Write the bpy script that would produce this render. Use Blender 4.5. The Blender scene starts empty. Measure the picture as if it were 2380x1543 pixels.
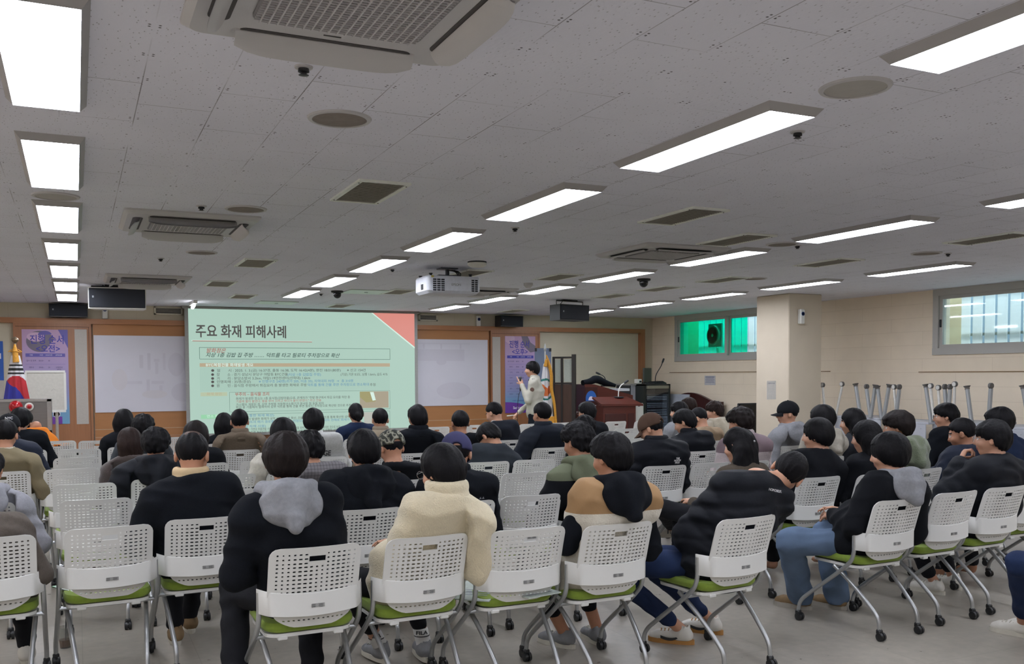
import bpy, bmesh, math, random
import numpy as np
from mathutils import Vector, Matrix
SC = bpy.context.scene
COL = SC.collection
random.seed(7)
# ------------------------------------------------------------------ camera
W_PX, H_PX, F_PX, CY_PX = 2380.0, 1543.0, 2161.8, 963.76
HC, ZC = 1.60, 2.785          # camera height, ceiling height
YF, XR = 16.8, 11.2           # front wall, right wall
def cam_axes(yaw, pitch, roll):
    cy, sy, cp, sp = math.cos(yaw), math.sin(yaw), math.cos(pitch), math.sin(pitch)
    fw = np.array([sy*cp, cy*cp, sp]); r = np.array([cy, -sy, 0.0]); u = np.cross(r, fw)
    cr, sr = math.cos(roll), math.sin(roll)
    return cr*r+sr*u, -sr*r+cr*u, fw
RT, UP, FWD = cam_axes(*[math.radians(a) for a in (25.104, -2.471, -0.298)])
cam = bpy.data.cameras.new('camera'); camo = bpy.data.objects.new('camera', cam); COL.objects.link(camo)
camo.matrix_world = Matrix(((RT[0], UP[0], -FWD[0], 0), (RT[1], UP[1], -FWD[1], 0), (RT[2], UP[2], -FWD[2], HC), (0, 0, 0, 1)))
cam.sensor_width = 36; cam.lens = 36*F_PX/W_PX; cam.shift_y = (CY_PX-H_PX/2)/W_PX; cam.clip_start = .05; cam.clip_end = 200
SC.camera = camo
# ------------------------------------------------------------------ world, exposure
w = bpy.data.worlds.new('world'); SC.world = w; w.use_nodes = True
w.node_tree.nodes['Background'].inputs[0].default_value = (.80, .93, 1, 1)
w.node_tree.nodes['Background'].inputs[1].default_value = 3.6
SC.view_settings.view_transform = 'Standard'; SC.view_settings.look = 'None'
SC.view_settings.exposure = 0.0; SC.view_settings.gamma = 1; SC.view_settings.use_curve_mapping = False
PANEL = 24.3                  # brightness of the ceiling light panels
try:
    SC.cycles.use_denoising = True; SC.cycles.max_bounces = 8; SC.cycles.diffuse_bounces = 5
    SC.cycles.glossy_bounces = 3; SC.cycles.transparent_max_bounces = 12; SC.cycles.caustics_reflective = False
    SC.cycles.sample_clamp_indirect = 6
except Exception: pass
# measured places: a pixel of the photograph met with a known plane of the room
def ray(q): return FWD+RT*((q[0]-W_PX/2)/F_PX)-UP*((q[1]-CY_PX)/F_PX)
def wz(x, y, z): d = ray((x, y)); k = (z-HC)/d[2]; return (d[0]*k, d[1]*k, z)
def wy(x, y, Y): d = ray((x, y)); k = Y/d[1]; return (d[0]*k, Y, HC+d[2]*k)
def wx(x, y, X): d = ray((x, y)); k = X/d[0]; return (X, d[1]*k, HC+d[2]*k)
sun = bpy.data.lights.new('sun', 'SUN'); sun.energy = 5.0; sun.angle = .02; sun.color = (1, .97, .92); suno = bpy.data.objects.new('sun', sun); COL.objects.link(suno)
suno.rotation_euler = Vector((-.55, .18, -1)).to_track_quat('-Z', 'Y').to_euler()
# ------------------------------------------------------------------ materials
def lin(c):
    if isinstance(c, str): c = [int(c[i:i+2], 16)/255 for i in (1, 3, 5)]
    return tuple(((v/12.92) if v <= .04045 else ((v+.055)/1.055)**2.4) for v in c)+(1,)
MATS = {}
def mat(name, color, rough=.6, metal=0, nscale=30, namp=.06, bump=0, bscale=200, sheen=0, emit=None, estr=0, spec=.5, coat=0, stretch=None, trans=0):
    if name in MATS: return MATS[name]
    m = bpy.data.materials.new(name); m.use_nodes = True; MATS[name] = m
    nt = m.node_tree; p = nt.nodes['Principled BSDF']; L = nt.links.new
    c = lin(color)
    tc = nt.nodes.new('ShaderNodeTexCoord')
    vec = tc.outputs['Object']
    if stretch:
        mp = nt.nodes.new('ShaderNodeMapping'); mp.inputs['Scale'].default_value = stretch; L(vec, mp.inputs['Vector']); vec = mp.outputs[0]
    n = nt.nodes.new('ShaderNodeTexNoise'); n.inputs['Scale'].default_value = nscale; n.inputs['Detail'].default_value = 4; L(vec, n.inputs['Vector'])
    mx = nt.nodes.new('ShaderNodeMix'); mx.data_type = 'RGBA'
    mx.inputs[6].default_value = tuple(max(0, v*(1-namp*2)) for v in c[:3])+(1,)
    mx.inputs[7].default_value = tuple(min(1, v*(1+namp*2)) for v in c[:3])+(1,)
    L(n.outputs['Fac'], mx.inputs[0]); L(mx.outputs[2], p.inputs['Base Color'])
    p.inputs['Roughness'].default_value = rough; p.inputs['Metallic'].default_value = metal
    p.inputs['Specular IOR Level'].default_value = spec
    if sheen: p.inputs['Sheen Weight'].default_value = sheen; p.inputs['Sheen Roughness'].default_value = .6
    if coat: p.inputs['Coat Weight'].default_value = coat
    if bump:
        b2 = nt.nodes.new('ShaderNodeTexNoise'); b2.inputs['Scale'].default_value = bscale; b2.inputs['Detail'].default_value = 3; L(vec, b2.inputs['Vector'])
        b = nt.nodes.new('ShaderNodeBump'); b.inputs['Strength'].default_value = bump; b.inputs['Distance'].default_value = .004
        L(b2.outputs['Fac'], b.inputs['Height']); L(b.outputs[0], p.inputs['Normal'])
    if emit:
        p.inputs['Emission Color'].default_value = lin(emit); p.inputs['Emission Strength'].default_value = estr
    return m
def mnode(m, kind, **k):
    n = m.node_tree.nodes.new(kind)
    for a, v in k.items():
        if a in n.inputs.keys(): n.inputs[a].default_value = v
        else: setattr(n, a, v)
    return n
def glass(name, tint, gloss=.08):
    if name in MATS: return MATS[name]
    m = bpy.data.materials.new(name); m.use_nodes = True; MATS[name] = m; nt = m.node_tree
    nt.nodes.remove(nt.nodes['Principled BSDF'])
    t = nt.nodes.new('ShaderNodeBsdfTransparent'); t.inputs[0].default_value = tint
    g = nt.nodes.new('ShaderNodeBsdfGlossy'); g.inputs['Roughness'].default_value = .03
    n = nt.nodes.new('ShaderNodeTexNoise'); n.inputs['Scale'].default_value = 2
    r = nt.nodes.new('ShaderNodeMapRange'); r.inputs[3].default_value = gloss*.7; r.inputs[4].default_value = gloss*1.3
    mx = nt.nodes.new('ShaderNodeMixShader'); nt.links.new(n.outputs['Fac'], r.inputs[0]); nt.links.new(r.outputs[0], mx.inputs[0])
    nt.links.new(t.outputs[0], mx.inputs[1]); nt.links.new(g.outputs[0], mx.inputs[2]); nt.links.new(mx.outputs[0], nt.nodes['Material Output'].inputs[0])
    return m
# ------------------------------------------------------------------ mesh building
class B:
    def __init__(s): s.v = []; s.f = []; s.m = []; s.cur = 0
    def add(s, vs, fs):
        o = len(s.v); s.v += [tuple(v) for v in vs]; s.f += [tuple(i+o for i in f) for f in fs]; s.m += [s.cur]*len(fs); return s
    def box(s, c, d, rz=0, rx=0, bev=0):
        x, y, z = [k/2 for k in d]; M = Matrix.Rotation(rz, 3, 'Z') @ Matrix.Rotation(rx, 3, 'X')
        if bev:
            b = min(bev, x*.9, y*.9, z*.9); vs = []; idx = {}
            for sx in (-1, 1):
                for sy in (-1, 1):
                    for sz in (-1, 1):
                        for ax in range(3):
                            p = [sx*(x-b), sy*(y-b), sz*(z-b)]; p[ax] = (sx*x, sy*y, sz*z)[ax]
                            idx[(sx, sy, sz, ax)] = len(vs); vs.append(M @ Vector(p)+Vector(c))
            fs = []
            for ax in range(3):
                o1, o2 = [(1, 2), (2, 0), (0, 1)][ax]
                for sg in (-1, 1):
                    q = []
                    for a, b_ in ((-1, -1), (1, -1), (1, 1), (-1, 1)):
                        k = [0, 0, 0]; k[ax] = sg; k[o1] = a; k[o2] = b_; q.append(idx[tuple(k)+(ax,)])
                    fs.append(q if sg > 0 else q[::-1])
                for a in (-1, 1):
                    for b_ in (-1, 1):
                        k0 = [0, 0, 0]; k0[ax] = -1; k0[o1] = a; k0[o2] = b_; k1 = list(k0); k1[ax] = 1
                        q = [idx[tuple(k0)+(o1,)], idx[tuple(k1)+(o1,)], idx[tuple(k1)+(o2,)], idx[tuple(k0)+(o2,)]]
                        fs.append(q if a*b_ < 0 else q[::-1])
            for sx in (-1, 1):
                for sy in (-1, 1):
                    for sz in (-1, 1):
                        q = [idx[(sx, sy, sz, i)] for i in range(3)]; fs.append(q if sx*sy*sz > 0 else q[::-1])
            return s.add(vs, fs)
        vs = [M @ Vector((sx*x, sy*y, sz*z))+Vector(c) for sz in (-1, 1) for sy in (-1, 1) for sx in (-1, 1)]
        return s.add(vs, [(0, 2, 3, 1), (4, 5, 7, 6), (0, 1, 5, 4), (2, 6, 7, 3), (0, 4, 6, 2), (1, 3, 7, 5)])
    def span(s, a, b, bev=0): return s.box([(a[i]+b[i])/2 for i in range(3)], [abs(a[i]-b[i]) for i in range(3)], bev=bev)
    def quad(s, a, b, c, d): return s.add([a, b, c, d], [(0, 1, 2, 3)])
    def tube(s, pts, r, n=10, caps=True, sm=0):
        P = [Vector(p) for p in pts]; R = list(r) if hasattr(r, '__len__') else [r]*len(P)
        for _ in range(sm):                               # corner cutting
            Q = [P[0]]; RR = [R[0]]
            for i in range(len(P)-1):
                Q += [P[i]*.75+P[i+1]*.25, P[i]*.25+P[i+1]*.75]; RR += [R[i]*.75+R[i+1]*.25, R[i]*.25+R[i+1]*.75]
            Q.append(P[-1]); RR.append(R[-1]); P, R = Q, RR
        vs = []; fs = []; nrm = None
        for i, p in enumerate(P):
            t = (P[min(i+1, len(P)-1)]-P[max(i-1, 0)]).normalized()
            if nrm is None: nrm = t.orthogonal().normalized()
            nrm = (nrm-t*nrm.dot(t)); nrm = nrm.normalized() if nrm.length > 1e-6 else t.orthogonal().normalized()
            bn = t.cross(nrm)
            for k in range(n):
                a = 2*math.pi*k/n; vs.append(p+(nrm*math.cos(a)+bn*math.sin(a))*R[i])
        for i in range(len(P)-1):
            for k in range(n):
                k2 = (k+1) % n; fs.append((i*n+k, i*n+k2, (i+1)*n+k2, (i+1)*n+k))
        if caps: fs += [tuple(range(n))[::-1], tuple(range((len(P)-1)*n, len(P)*n))]
        return s.add(vs, fs)
    def lathe(s, prof, c=(0, 0, 0), n=24, axis='Z'):
        vs = []; fs = []
        for r, z in prof:
            for k in range(n):
                a = 2*math.pi*k/n; x, y = r*math.cos(a), r*math.sin(a)
                p = {'Z': (x, y, z), 'X': (z, x, y), 'Y': (y, z, x)}[axis]
                vs.append((p[0]+c[0], p[1]+c[1], p[2]+c[2]))
        m = len(prof)
        for i in range(m-1):
            for k in range(n):
                k2 = (k+1) % n; fs.append((i*n+k, i*n+k2, (i+1)*n+k2, (i+1)*n+k))
        fs += [tuple(range(n))[::-1], tuple(range((m-1)*n, m*n))]
        return s.add(vs, fs)
    def prism(s, poly, ax, a, b):
        """extrude a 2D polygon along axis ax between a and b"""
        n = len(poly); f = {'X': lambda p, t: (t, p[0], p[1]), 'Y': lambda p, t: (p[0], t, p[1]), 'Z': lambda p, t: (p[0], p[1], t)}[ax]
        vs = [f(p, a) for p in poly]+[f(p, b) for p in poly]
        return s.add(vs, [tuple(range(n))[::-1], tuple(range(n, 2*n))]+[(i, (i+1) % n, n+(i+1) % n, n+i) for i in range(n)])
def link(name, me, mats, parent=None, loc=None, rz=0):
    o = bpy.data.objects.new(name, me); COL.objects.link(o)
    for m in (mats if isinstance(mats, (list, tuple)) else [mats]): me.materials.append(m)
    if parent is not None: o.parent = parent
    if loc is not None: o.location = loc
    if rz: o.rotation_euler = (0, 0, rz)
    return o
def obj(name, b, mats, parent=None, loc=None, rz=0, smooth=False, recalc=True):
    me = bpy.data.meshes.new(name); me.from_pydata(b.v, [], b.f)
    if any(b.m): me.polygons.foreach_set('material_index', b.m)
    if recalc:
        bm = bmesh.new(); bm.from_mesh(me); bmesh.ops.recalc_face_normals(bm, faces=bm.faces); bm.to_mesh(me); bm.free()
    if smooth:
        me.polygons.foreach_set('use_smooth', [True]*len(me.polygons))
        try: me.set_sharp_from_angle(angle=math.radians(40))
        except Exception: pass
    me.update()
    return link(name, me, mats, parent, loc, rz)
def tag(o, label=None, cat=None, group=None, kind=None):
    if label: o['label'] = label
    if cat: o['category'] = cat
    if group: o['group'] = group
    if kind: o['kind'] = kind
    return o
def thing(name, label, cat, loc=(0, 0, 0), rz=0, group=None):
    o = bpy.data.objects.new(name, None); COL.objects.link(o); o.location = loc; o.rotation_euler = (0, 0, rz); o.empty_display_size = .1
    return tag(o, label, cat, group)
def copy_tree(o, parent=None):
    c = o.copy(); COL.objects.link(c)
    if parent is not None: c.parent = parent
    for ch in o.children: copy_tree(ch, c)
    return c
def struct(o): o['kind'] = 'structure'; return o
TXT = []
def text(s, size, m, parent, loc, rot=(math.pi/2, 0, 0), align='CENTER', sx=1, name='lettering', ext=.0004, bold=0, shear=0):
    """lettering as a thin mesh: lies in its local XY plane"""
    if not TXT:
        TXT.append(bpy.data.curves.new('lettering', 'FONT')); TXT.append(bpy.data.objects.new('lettering', TXT[0]))
    c, t = TXT; c.body = s; c.size = size; c.align_x = align; c.align_y = 'CENTER'; c.extrude = ext; c.offset = bold; c.shear = shear
    me = bpy.data.meshes.new_from_object(t)
    
    me.transform(Matrix.Diagonal((sx, 1, 1, 1)))
    me.materials.clear(); me.materials.append(m)
    o = bpy.data.objects.new(name, me); COL.objects.link(o); o.parent = parent; o.location = loc; o.rotation_euler = rot
    return o
# colours used all over
WHITE = mat('white_plastic', '#d9d8d2', .38, nscale=3, namp=.01)
CREAM = mat('cream_plastic', '#cfcac0', .5, nscale=5, namp=.02)
BLACK = mat('black_plastic', '#17181a', .45, nscale=8, namp=.1)
SILVER = mat('silver_steel', '#a9abac', .36, metal=.75, nscale=40, namp=.03)
GREY = mat('grey_metal', '#84837f', .5, metal=.2, nscale=20, namp=.04)
INK = mat('dark_ink', '#26282c', .7)
# ================================================================== ROOM
def brickwall(name, col, dark=.80, bw=1.2, bh=.2, axis='X'):
    m = mat(name, col, .75, nscale=4, namp=.03, bump=.12, bscale=90)
    nt = m.node_tree; p = nt.nodes['Principled BSDF']
    tc = mnode(m, 'ShaderNodeTexCoord'); sp = mnode(m, 'ShaderNodeSeparateXYZ'); cb = mnode(m, 'ShaderNodeCombineXYZ')
    nt.links.new(tc.outputs['Object'], sp.inputs[0]); nt.links.new(sp.outputs['Y' if axis == 'X' else 'X'], cb.inputs[0]); nt.links.new(sp.outputs['Z'], cb.inputs[1])
    br = mnode(m, 'ShaderNodeTexBrick', Scale=1.0); br.inputs['Mortar Size'].default_value = .004; br.inputs['Mortar Smooth'].default_value = .6
    br.inputs['Brick Width'].default_value = bw; br.inputs['Row Height'].default_value = bh; br.inputs['Color1'].default_value = (1, 1, 1, 1); br.inputs['Color2'].default_value = (.975, .975, .975, 1)
    br.inputs['Mortar'].default_value = (dark, dark*.98, dark*.95, 1); nt.links.new(cb.outputs[0], br.inputs['Vector'])
    src = p.inputs['Base Color'].links[0].from_socket
    mx = mnode(m, 'ShaderNodeMix', data_type='RGBA', blend_type='MULTIPLY'); mx.inputs[0].default_value = 1
    nt.links.new(src, mx.inputs[6]); nt.links.new(br.outputs['Color'], mx.inputs[7]); nt.links.new(mx.outputs[2], p.inputs['Base Color'])
    return m
# ceiling: gypsum tiles with worm marks, joints and screw heads
def ceiling_mat():
    m = mat('ceiling_gypsum_tile', '#dfe0ec', .85, nscale=1.3, namp=.035)
    nt = m.node_tree; L = nt.links.new; p = nt.nodes['Principled BSDF']; tc = mnode(m, 'ShaderNodeTexCoord')
    src = p.inputs['Base Color'].links[0].from_socket
    def mul(a, b, f=None):
        mx = mnode(m, 'ShaderNodeMix', data_type='RGBA', blend_type='MULTIPLY'); mx.inputs[0].default_value = 1
        L(a, mx.inputs[6]); L(b, mx.inputs[7]); return mx.outputs[2]
    mp = mnode(m, 'ShaderNodeMapping'); mp.inputs['Rotation'].default_value = (0, 0, math.pi/2); mp.inputs['Location'].default_value = (.06, .04, 0); L(tc.outputs['Object'], mp.inputs[0])
    br = mnode(m, 'ShaderNodeTexBrick', Scale=1.0); br.inputs['Mortar Size'].default_value = .0024; br.inputs['Mortar Smooth'].default_value = .2
    br.inputs['Brick Width'].default_value = .62; br.inputs['Row Height'].default_value = .31
    br.inputs['Color1'].default_value = (1, 1, 1, 1); br.inputs['Color2'].default_value = (.955, .955, .96, 1); br.inputs['Mortar'].default_value = (.34, .33, .33, 1); L(mp.outputs[0], br.inputs['Vector'])
    # joints fade in and out
    nf = mnode(m, 'ShaderNodeTexNoise', Scale=1.1); L(tc.outputs['Object'], nf.inputs['Vector'])
    rf = mnode(m, 'ShaderNodeMapRange'); rf.inputs[1].default_value = .42; rf.inputs[2].default_value = .62; L(nf.outputs['Fac'], rf.inputs[0])
    c1 = mnode(m, 'ShaderNodeMix', data_type='RGBA'); c1.inputs[6].default_value = (1, 1, 1, 1); L(rf.outputs[0], c1.inputs[0]); L(br.outputs['Color'], c1.inputs[7])
    out = mul(src, c1.outputs[2])
    # small worm marks
    mp2 = mnode(m, 'ShaderNodeMapping'); mp2.inputs['Scale'].default_value = (1.9, .8, 1); mp2.inputs['Rotation'].default_value = (0, 0, .9); L(tc.outputs['Object'], mp2.inputs[0])
    vo = mnode(m, 'ShaderNodeTexVoronoi', Scale=30.0); vo.inputs['Randomness'].default_value = .75; L(mp2.outputs[0], vo.inputs['Vector'])
    r2 = mnode(m, 'ShaderNodeMapRange'); r2.inputs[1].default_value = .07; r2.inputs[2].default_value = .18; r2.inputs[3].default_value = .5; r2.inputs[4].default_value = 1; L(vo.outputs['Distance'], r2.inputs[0])
    out = mul(out, r2.outputs[0])
    # screw heads along the joints
    sp = mnode(m, 'ShaderNodeSeparateXYZ'); L(tc.outputs['Object'], sp.inputs[0])
    def mth(op, a, b=None, c=None):
        n = mnode(m, 'ShaderNodeMath', operation=op)
        for i, v in enumerate((a, b, c)):
            if v is None: continue
            if isinstance(v, (int, float)): n.inputs[i].default_value = v
            else: L(v, n.inputs[i])
        return n.outputs[0]
    u = mth('ABSOLUTE', mth('SUBTRACT', mth('MODULO', mth('ADD', sp.outputs['X'], 31.04), .31), .155))   # distance from joint centre
    v = mth('ABSOLUTE', mth('SUBTRACT', mth('MODULO', mth('ADD', sp.outputs['Y'], 31.0), .31), .155))
    du = mth('SUBTRACT', u, .138); dv = mth('SUBTRACT', v, .145)
    d = mth('SQRT', mth('ADD', mth('MULTIPLY', du, du), mth('MULTIPLY', dv, dv)))
    r3 = mnode(m, 'ShaderNodeMapRange'); r3.inputs[1].default_value = .0035; r3.inputs[2].default_value = .0065; r3.inputs[3].default_value = .12; r3.inputs[4].default_value = 1; L(d, r3.inputs[0])
    n4 = mnode(m, 'ShaderNodeTexNoise', Scale=9.0); L(tc.outputs['Object'], n4.inputs['Vector'])
    keep = mth('GREATER_THAN', n4.outputs['Fac'], .54)
    s4 = mnode(m, 'ShaderNodeMix', data_type='RGBA'); L(keep, s4.inputs[0]); L(r3.outputs[0], s4.inputs[6]); s4.inputs[7].default_value = (1, 1, 1, 1)
    out = mul(out, s4.outputs[2]); L(out, p.inputs['Base Color'])
    bp = mnode(m, 'ShaderNodeBump', Strength=.25, Distance=.003); L(vo.outputs['Distance'], bp.inputs['Height']); L(bp.outputs[0], p.inputs['Normal'])
    return m
def floor_mat():
    m = mat('polished_stone_floor', '#9c968c', .22, nscale=1.7, namp=.08)
    nt = m.node_tree; L = nt.links.new; p = nt.nodes['Principled BSDF']; tc = mnode(m, 'ShaderNodeTexCoord'); src = p.inputs['Base Color'].links[0].from_socket
    n = mnode(m, 'ShaderNodeTexNoise', Scale=16.0, Detail=8.0); L(tc.outputs['Object'], n.inputs['Vector'])
    r = mnode(m, 'ShaderNodeMapRange'); r.inputs[1].default_value = .3; r.inputs[2].default_value = .7; r.inputs[3].default_value = .87; r.inputs[4].default_value = 1.09; L(n.outputs['Fac'], r.inputs[0])
    br = mnode(m, 'ShaderNodeTexBrick', Scale=1.0, offset=0.0); br.inputs['Mortar Size'].default_value = .0025; br.inputs['Brick Width'].default_value = .6; br.inputs['Row Height'].default_value = .6
    br.inputs['Color1'].default_value = (1, 1, 1, 1); br.inputs['Color2'].default_value = (.94, .94, .93, 1); br.inputs['Mortar'].default_value = (.78, .77, .74, 1); L(tc.outputs['Object'], br.inputs['Vector'])
    o = src
    for s in (r.outputs[0], br.outputs['Color']):
        mx = mnode(m, 'ShaderNodeMix', data_type='RGBA', blend_type='MULTIPLY'); mx.inputs[0].default_value = 1; L(o, mx.inputs[6]); L(s, mx.inputs[7]); o = mx.outputs[2]
    L(o, p.inputs['Base Color'])
    r2 = mnode(m, 'ShaderNodeMapRange'); r2.inputs[3].default_value = .24; r2.inputs[4].default_value = .36; L(n.outputs['Fac'], r2.inputs[0]); L(r2.outputs[0], p.inputs['Roughness'])
    return m
XL, YB = -4.2, -4.5
struct(obj('floor', B().span((XL, YB, -.2), (XR+.3, YF+.3, 0)), floor_mat()))
struct(obj('ceiling', B().span((XL, YB, ZC), (XR+.3, YF+.3, ZC+.25)), ceiling_mat()))
WALLR = brickwall('painted_block_wall', '#f1e2cc', .86, 1.15, .2, 'X')
WALLF = brickwall('painted_front_wall', '#c6bea9', .9, 1.9, .4, 'Y')
struct(obj('wall_left', B().span((XL-.2, YB, 0), (XL, YF, ZC)), WALLR))
struct(obj('wall_back', B().span((XL, YB-.2, 0), (XR, YB, ZC)), WALLF))
struct(obj('wall_front', B().span((XL, YF, 0), (XR+.3, YF+.2, ZC)), WALLF))
# right wall with two window openings (y range, z range)
def yz(px, py): p = wx(px, py, XR); return p[1], p[2]
W1 = (12.6, 15.93, 1.87, 2.765); W2 = (5.5, 9.56, 1.87, 2.765)
b = B(); ys = [YB, W2[0], W2[1], W1[0], W1[1], YF+.2]
for i in range(5):
    y0, y1 = ys[i], ys[i+1]
    if i in (1, 3):
        b.span((XR, y0, 0), (XR+.3, y1, W1[2])); b.span((XR, y0, W1[3]), (XR+.3, y1, ZC))
    else: b.span((XR, y0, 0), (XR+.3, y1, ZC))
struct(obj('wall_right', b, WALLR))
PIL = brickwall('painted_pillar', '#c9bdaa', .99, 5, 5, 'X')
struct(obj('wall_pillar', B().box(((9.6+10.24)/2, (10.79+11.52)/2, ZC/2), (.64, .73, ZC), bev=.012), PIL))
LINE = mat('brown_rail', '#8f7352', .6)
struct(obj('trim_1', B().span((XR-.012, 11.6, 1.62), (XR, 16.15, 1.632)), LINE))
struct(obj('trim_2', B().span((XR-.012, 2.0, 1.60), (XR, 9.83, 1.612)), LINE))
# ---- windows
PVC = mat('grey_window_frame', '#b5b3ae', .45, nscale=3, namp=.015)
GL = glass('window_glass', (.90, .97, .96, 1), .07)
GREEN = glass('green_tinted_glass', (.03, .92, .70, 1), .06)
def window(name, W, mull, panes):
    y0, y1, z0, z1 = W
    t = bpy.data.objects.new(name, None); COL.objects.link(t); t.location = (XR, (y0+y1)/2, z0); struct(t)
    o = Vector(t.location)
    def L(b): b.v = [tuple(Vector(v)-o) for v in b.v]; return b
    f = .075
    b = B(); b.span((XR-.03, y0-.02, z0-.02), (XR+.14, y1+.02, z0+f)); b.span((XR-.03, y0-.02, z1-f), (XR+.14, y1+.02, z1+.02))
    b.span((XR-.028, y0-.018, z0+.01), (XR+.138, y0+f-.001, z1-.01)); b.span((XR-.028, y1-f+.001, z0+.01), (XR+.138, y1+.018, z1-.01))
    struct(obj('window_frame', L(b), PVC, t))
    edges = [y0+f]+mull+[y1-f]
    for i, gm in enumerate(panes):
        a, c = edges[i], edges[i+1]; s = .05; x = XR+(.02 if i % 2 else .075)
        b = B(); b.span((x-.02, a-.02, z0+f), (x+.02, c+.02, z0+f+s)); b.span((x-.02, a-.02, z1-f-s), (x+.02, c+.02, z1-f))
        b.span((x-.019, a-.019, z0+f+.004), (x+.019, a+s, z1-f-.004)); b.span((x-.019, c-s, z0+f+.004), (x+.019, c+.019, z1-f-.004))
        sh = struct(obj('window_sash', L(b), PVC, t))
        if isinstance(gm, tuple):
            struct(obj('window_pane', L(B().span((x-.003, a+s, z0+f+s), (x+.003, gm[2], z1-f-s))), gm[0], sh)); struct(obj('window_pane', L(B().span((x-.003, gm[2], z0+f+s), (x+.003, c-s, z1-f-s))), gm[1], sh))
        else: struct(obj('window_pane', L(B().span((x-.003, a+s, z0+f+s), (x+.003, c-s, z1-f-s))), gm, sh))
        struct(obj('window_latch', L(B().box((x-.03, c-.025 if i else a+.025, (z0+z1)/2-.02), (.02, .02, .11), bev=.004)), INK, sh))
    return t
window('window_1', W1, [14.3], [(GL, GREEN, 13.78), GREEN])
window('window_2', W2, [7.5], [GL, GL])
# outside the windows: light well with reveals, corrugated fence of vertical slats, duct and fan
OUTW = mat('outside_cream_wall', '#d8c6a2', .8, nscale=6, namp=.05)
OUTG = mat('outside_grey_sheet', '#8d9a98', .6, nscale=6, namp=.08)
SLAT = mat('white_fence_slat', '#f2f6f7', .6)
def translucent(m, f=.6):
    nt = m.node_tree; p = nt.nodes['Principled BSDF']; t = nt.nodes.new('ShaderNodeBsdfTranslucent'); t.inputs[0].default_value = (.93, .97, 1, 1); mx = nt.nodes.new('ShaderNodeMixShader'); mx.inputs[0].default_value = f
    nt.links.new(p.outputs[0], mx.inputs[1]); nt.links.new(t.outputs[0], mx.inputs[2]); nt.links.new(mx.outputs[0], nt.nodes['Material Output'].inputs[0])
translucent(SLAT)
for nm, y0, y1, lab in (('slat_fence', 10.4, 16.08, 'white vertical slat fence outside the green tinted window'), ('slat_fence', 2.6, 9.66, 'white vertical slat fence outside the clear window near the pillar')):
    t = thing(nm, lab, 'fence', (XR+.68, (y0+y1)/2, 1.2))
    y = y0; k = 0
    while y < y1:
        obj('slat', B().box((0, y-(y0+y1)/2, 1.1), (.02, .15, 2.3)), SLAT, t); y += .2; k += 1
    b = B(); b.box((.03, 0, 1.55), (.03, y1-y0, .05)); b.box((.03, 0, .95), (.03, y1-y0, .04)); b.box((.03, 0, .3), (.03, y1-y0, .05)); obj('rail', b, OUTG, t)
struct(obj('wall_outside', B().span((XR+.3, 16.06, 1.0), (XR+.66, 16.3, 3.6)).span((XR+.3, 9.66, 1.0), (XR+.66, 9.9, 3.6)), OUTW))
struct(obj('wall_opposite', B().span((XR+2.2, 2, 1.0), (XR+2.4, 20, 3.9)), mat('far_blue_grey_wall', '#7f92a3', .8)))
struct(obj('floor_outside', B().span((XR+.3, 4, 1.0), (XR+3.2, 20, 1.12)), OUTG))
FANM = mat('fan_metal', '#8b8c82', .4, metal=.3, nscale=12, namp=.2); BLADE = mat('fan_blade', '#cfc3ae', .4, metal=.2)
fc = (XR+.36, 15.1, 2.36)
t = thing('exhaust_fan', 'round metal exhaust fan behind the green tinted window', 'fan', fc)
b = B(); b.box((0, 0, 0), (.03, .42, .46)); obj('mount_plate', b, OUTG, t)
obj('fan_ring', B().lathe([(.16, -.06), (.19, -.05), (.2, 0), (.19, .02), (.16, .0), (.16, -.06)], (-.02, 0, 0), 28, 'X'), FANM, t, smooth=True)
obj('hub', B().lathe([(.001, -.07), (.035, -.06), (.04, 0)], (-.02, 0, 0), 16, 'X'), BLADE, t, smooth=True)
for k in range(5):
    a = k*2*math.pi/5+.4; b = B(); r0, r1 = .03, .15; vs = []
    for r, da in ((r0, -.2), (r0, .2), (r1, .42), (r1, -.25)):
        vs.append((-.045+.02*(da > 0), r*math.cos(a+da), r*math.sin(a+da)))
    vs += [(v[0]-.004, v[1], v[2]) for v in vs]
    b.add(vs, [(0, 1, 2, 3), (7, 6, 5, 4), (0, 4, 5, 1), (1, 5, 6, 2), (2, 6, 7, 3), (3, 7, 4, 0)]); obj('blade', b, BLADE, t)
tag(obj('vent_pipe', B().tube([(XR+.5, 15.1, 1.12), (XR+.5, 15.1, 1.9), (XR+.44, 15.12, 2.12)], .05), mat('white_pipe', '#dfe2e2', .5), smooth=True), 'white pipe hanging below the exhaust fan outside the green window', 'pipe')
# ================================================================== FRONT WALL
def wood(name, col, sc=(1, 1, 18)):
    return mat(name, col, .42, nscale=2.2, namp=.10, stretch=sc)
WOODH = wood('warm_wood_board', '#a4714c', (1.2, 1, 22)); WOODV = wood('warm_wood_upright', '#9c6a48', (22, 1, 1.2))
WOODP = mat('flat_wood_panel', '#a97548', .45, nscale=2, namp=.05, stretch=(1, 1, 6))
def fb(b, x0, x1, z0, z1, d0, d1): return b.span((x0, YF-d1, z0), (x1, YF-d0, z1))
struct(obj('trim_3', fb(B(), XL, 10.95, 2.46, 2.545, 0, .10), WOODH))
struct(obj('trim_4', fb(B(), 10.84, 10.95, 0, 2.46, 0, .10), WOODV))
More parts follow.
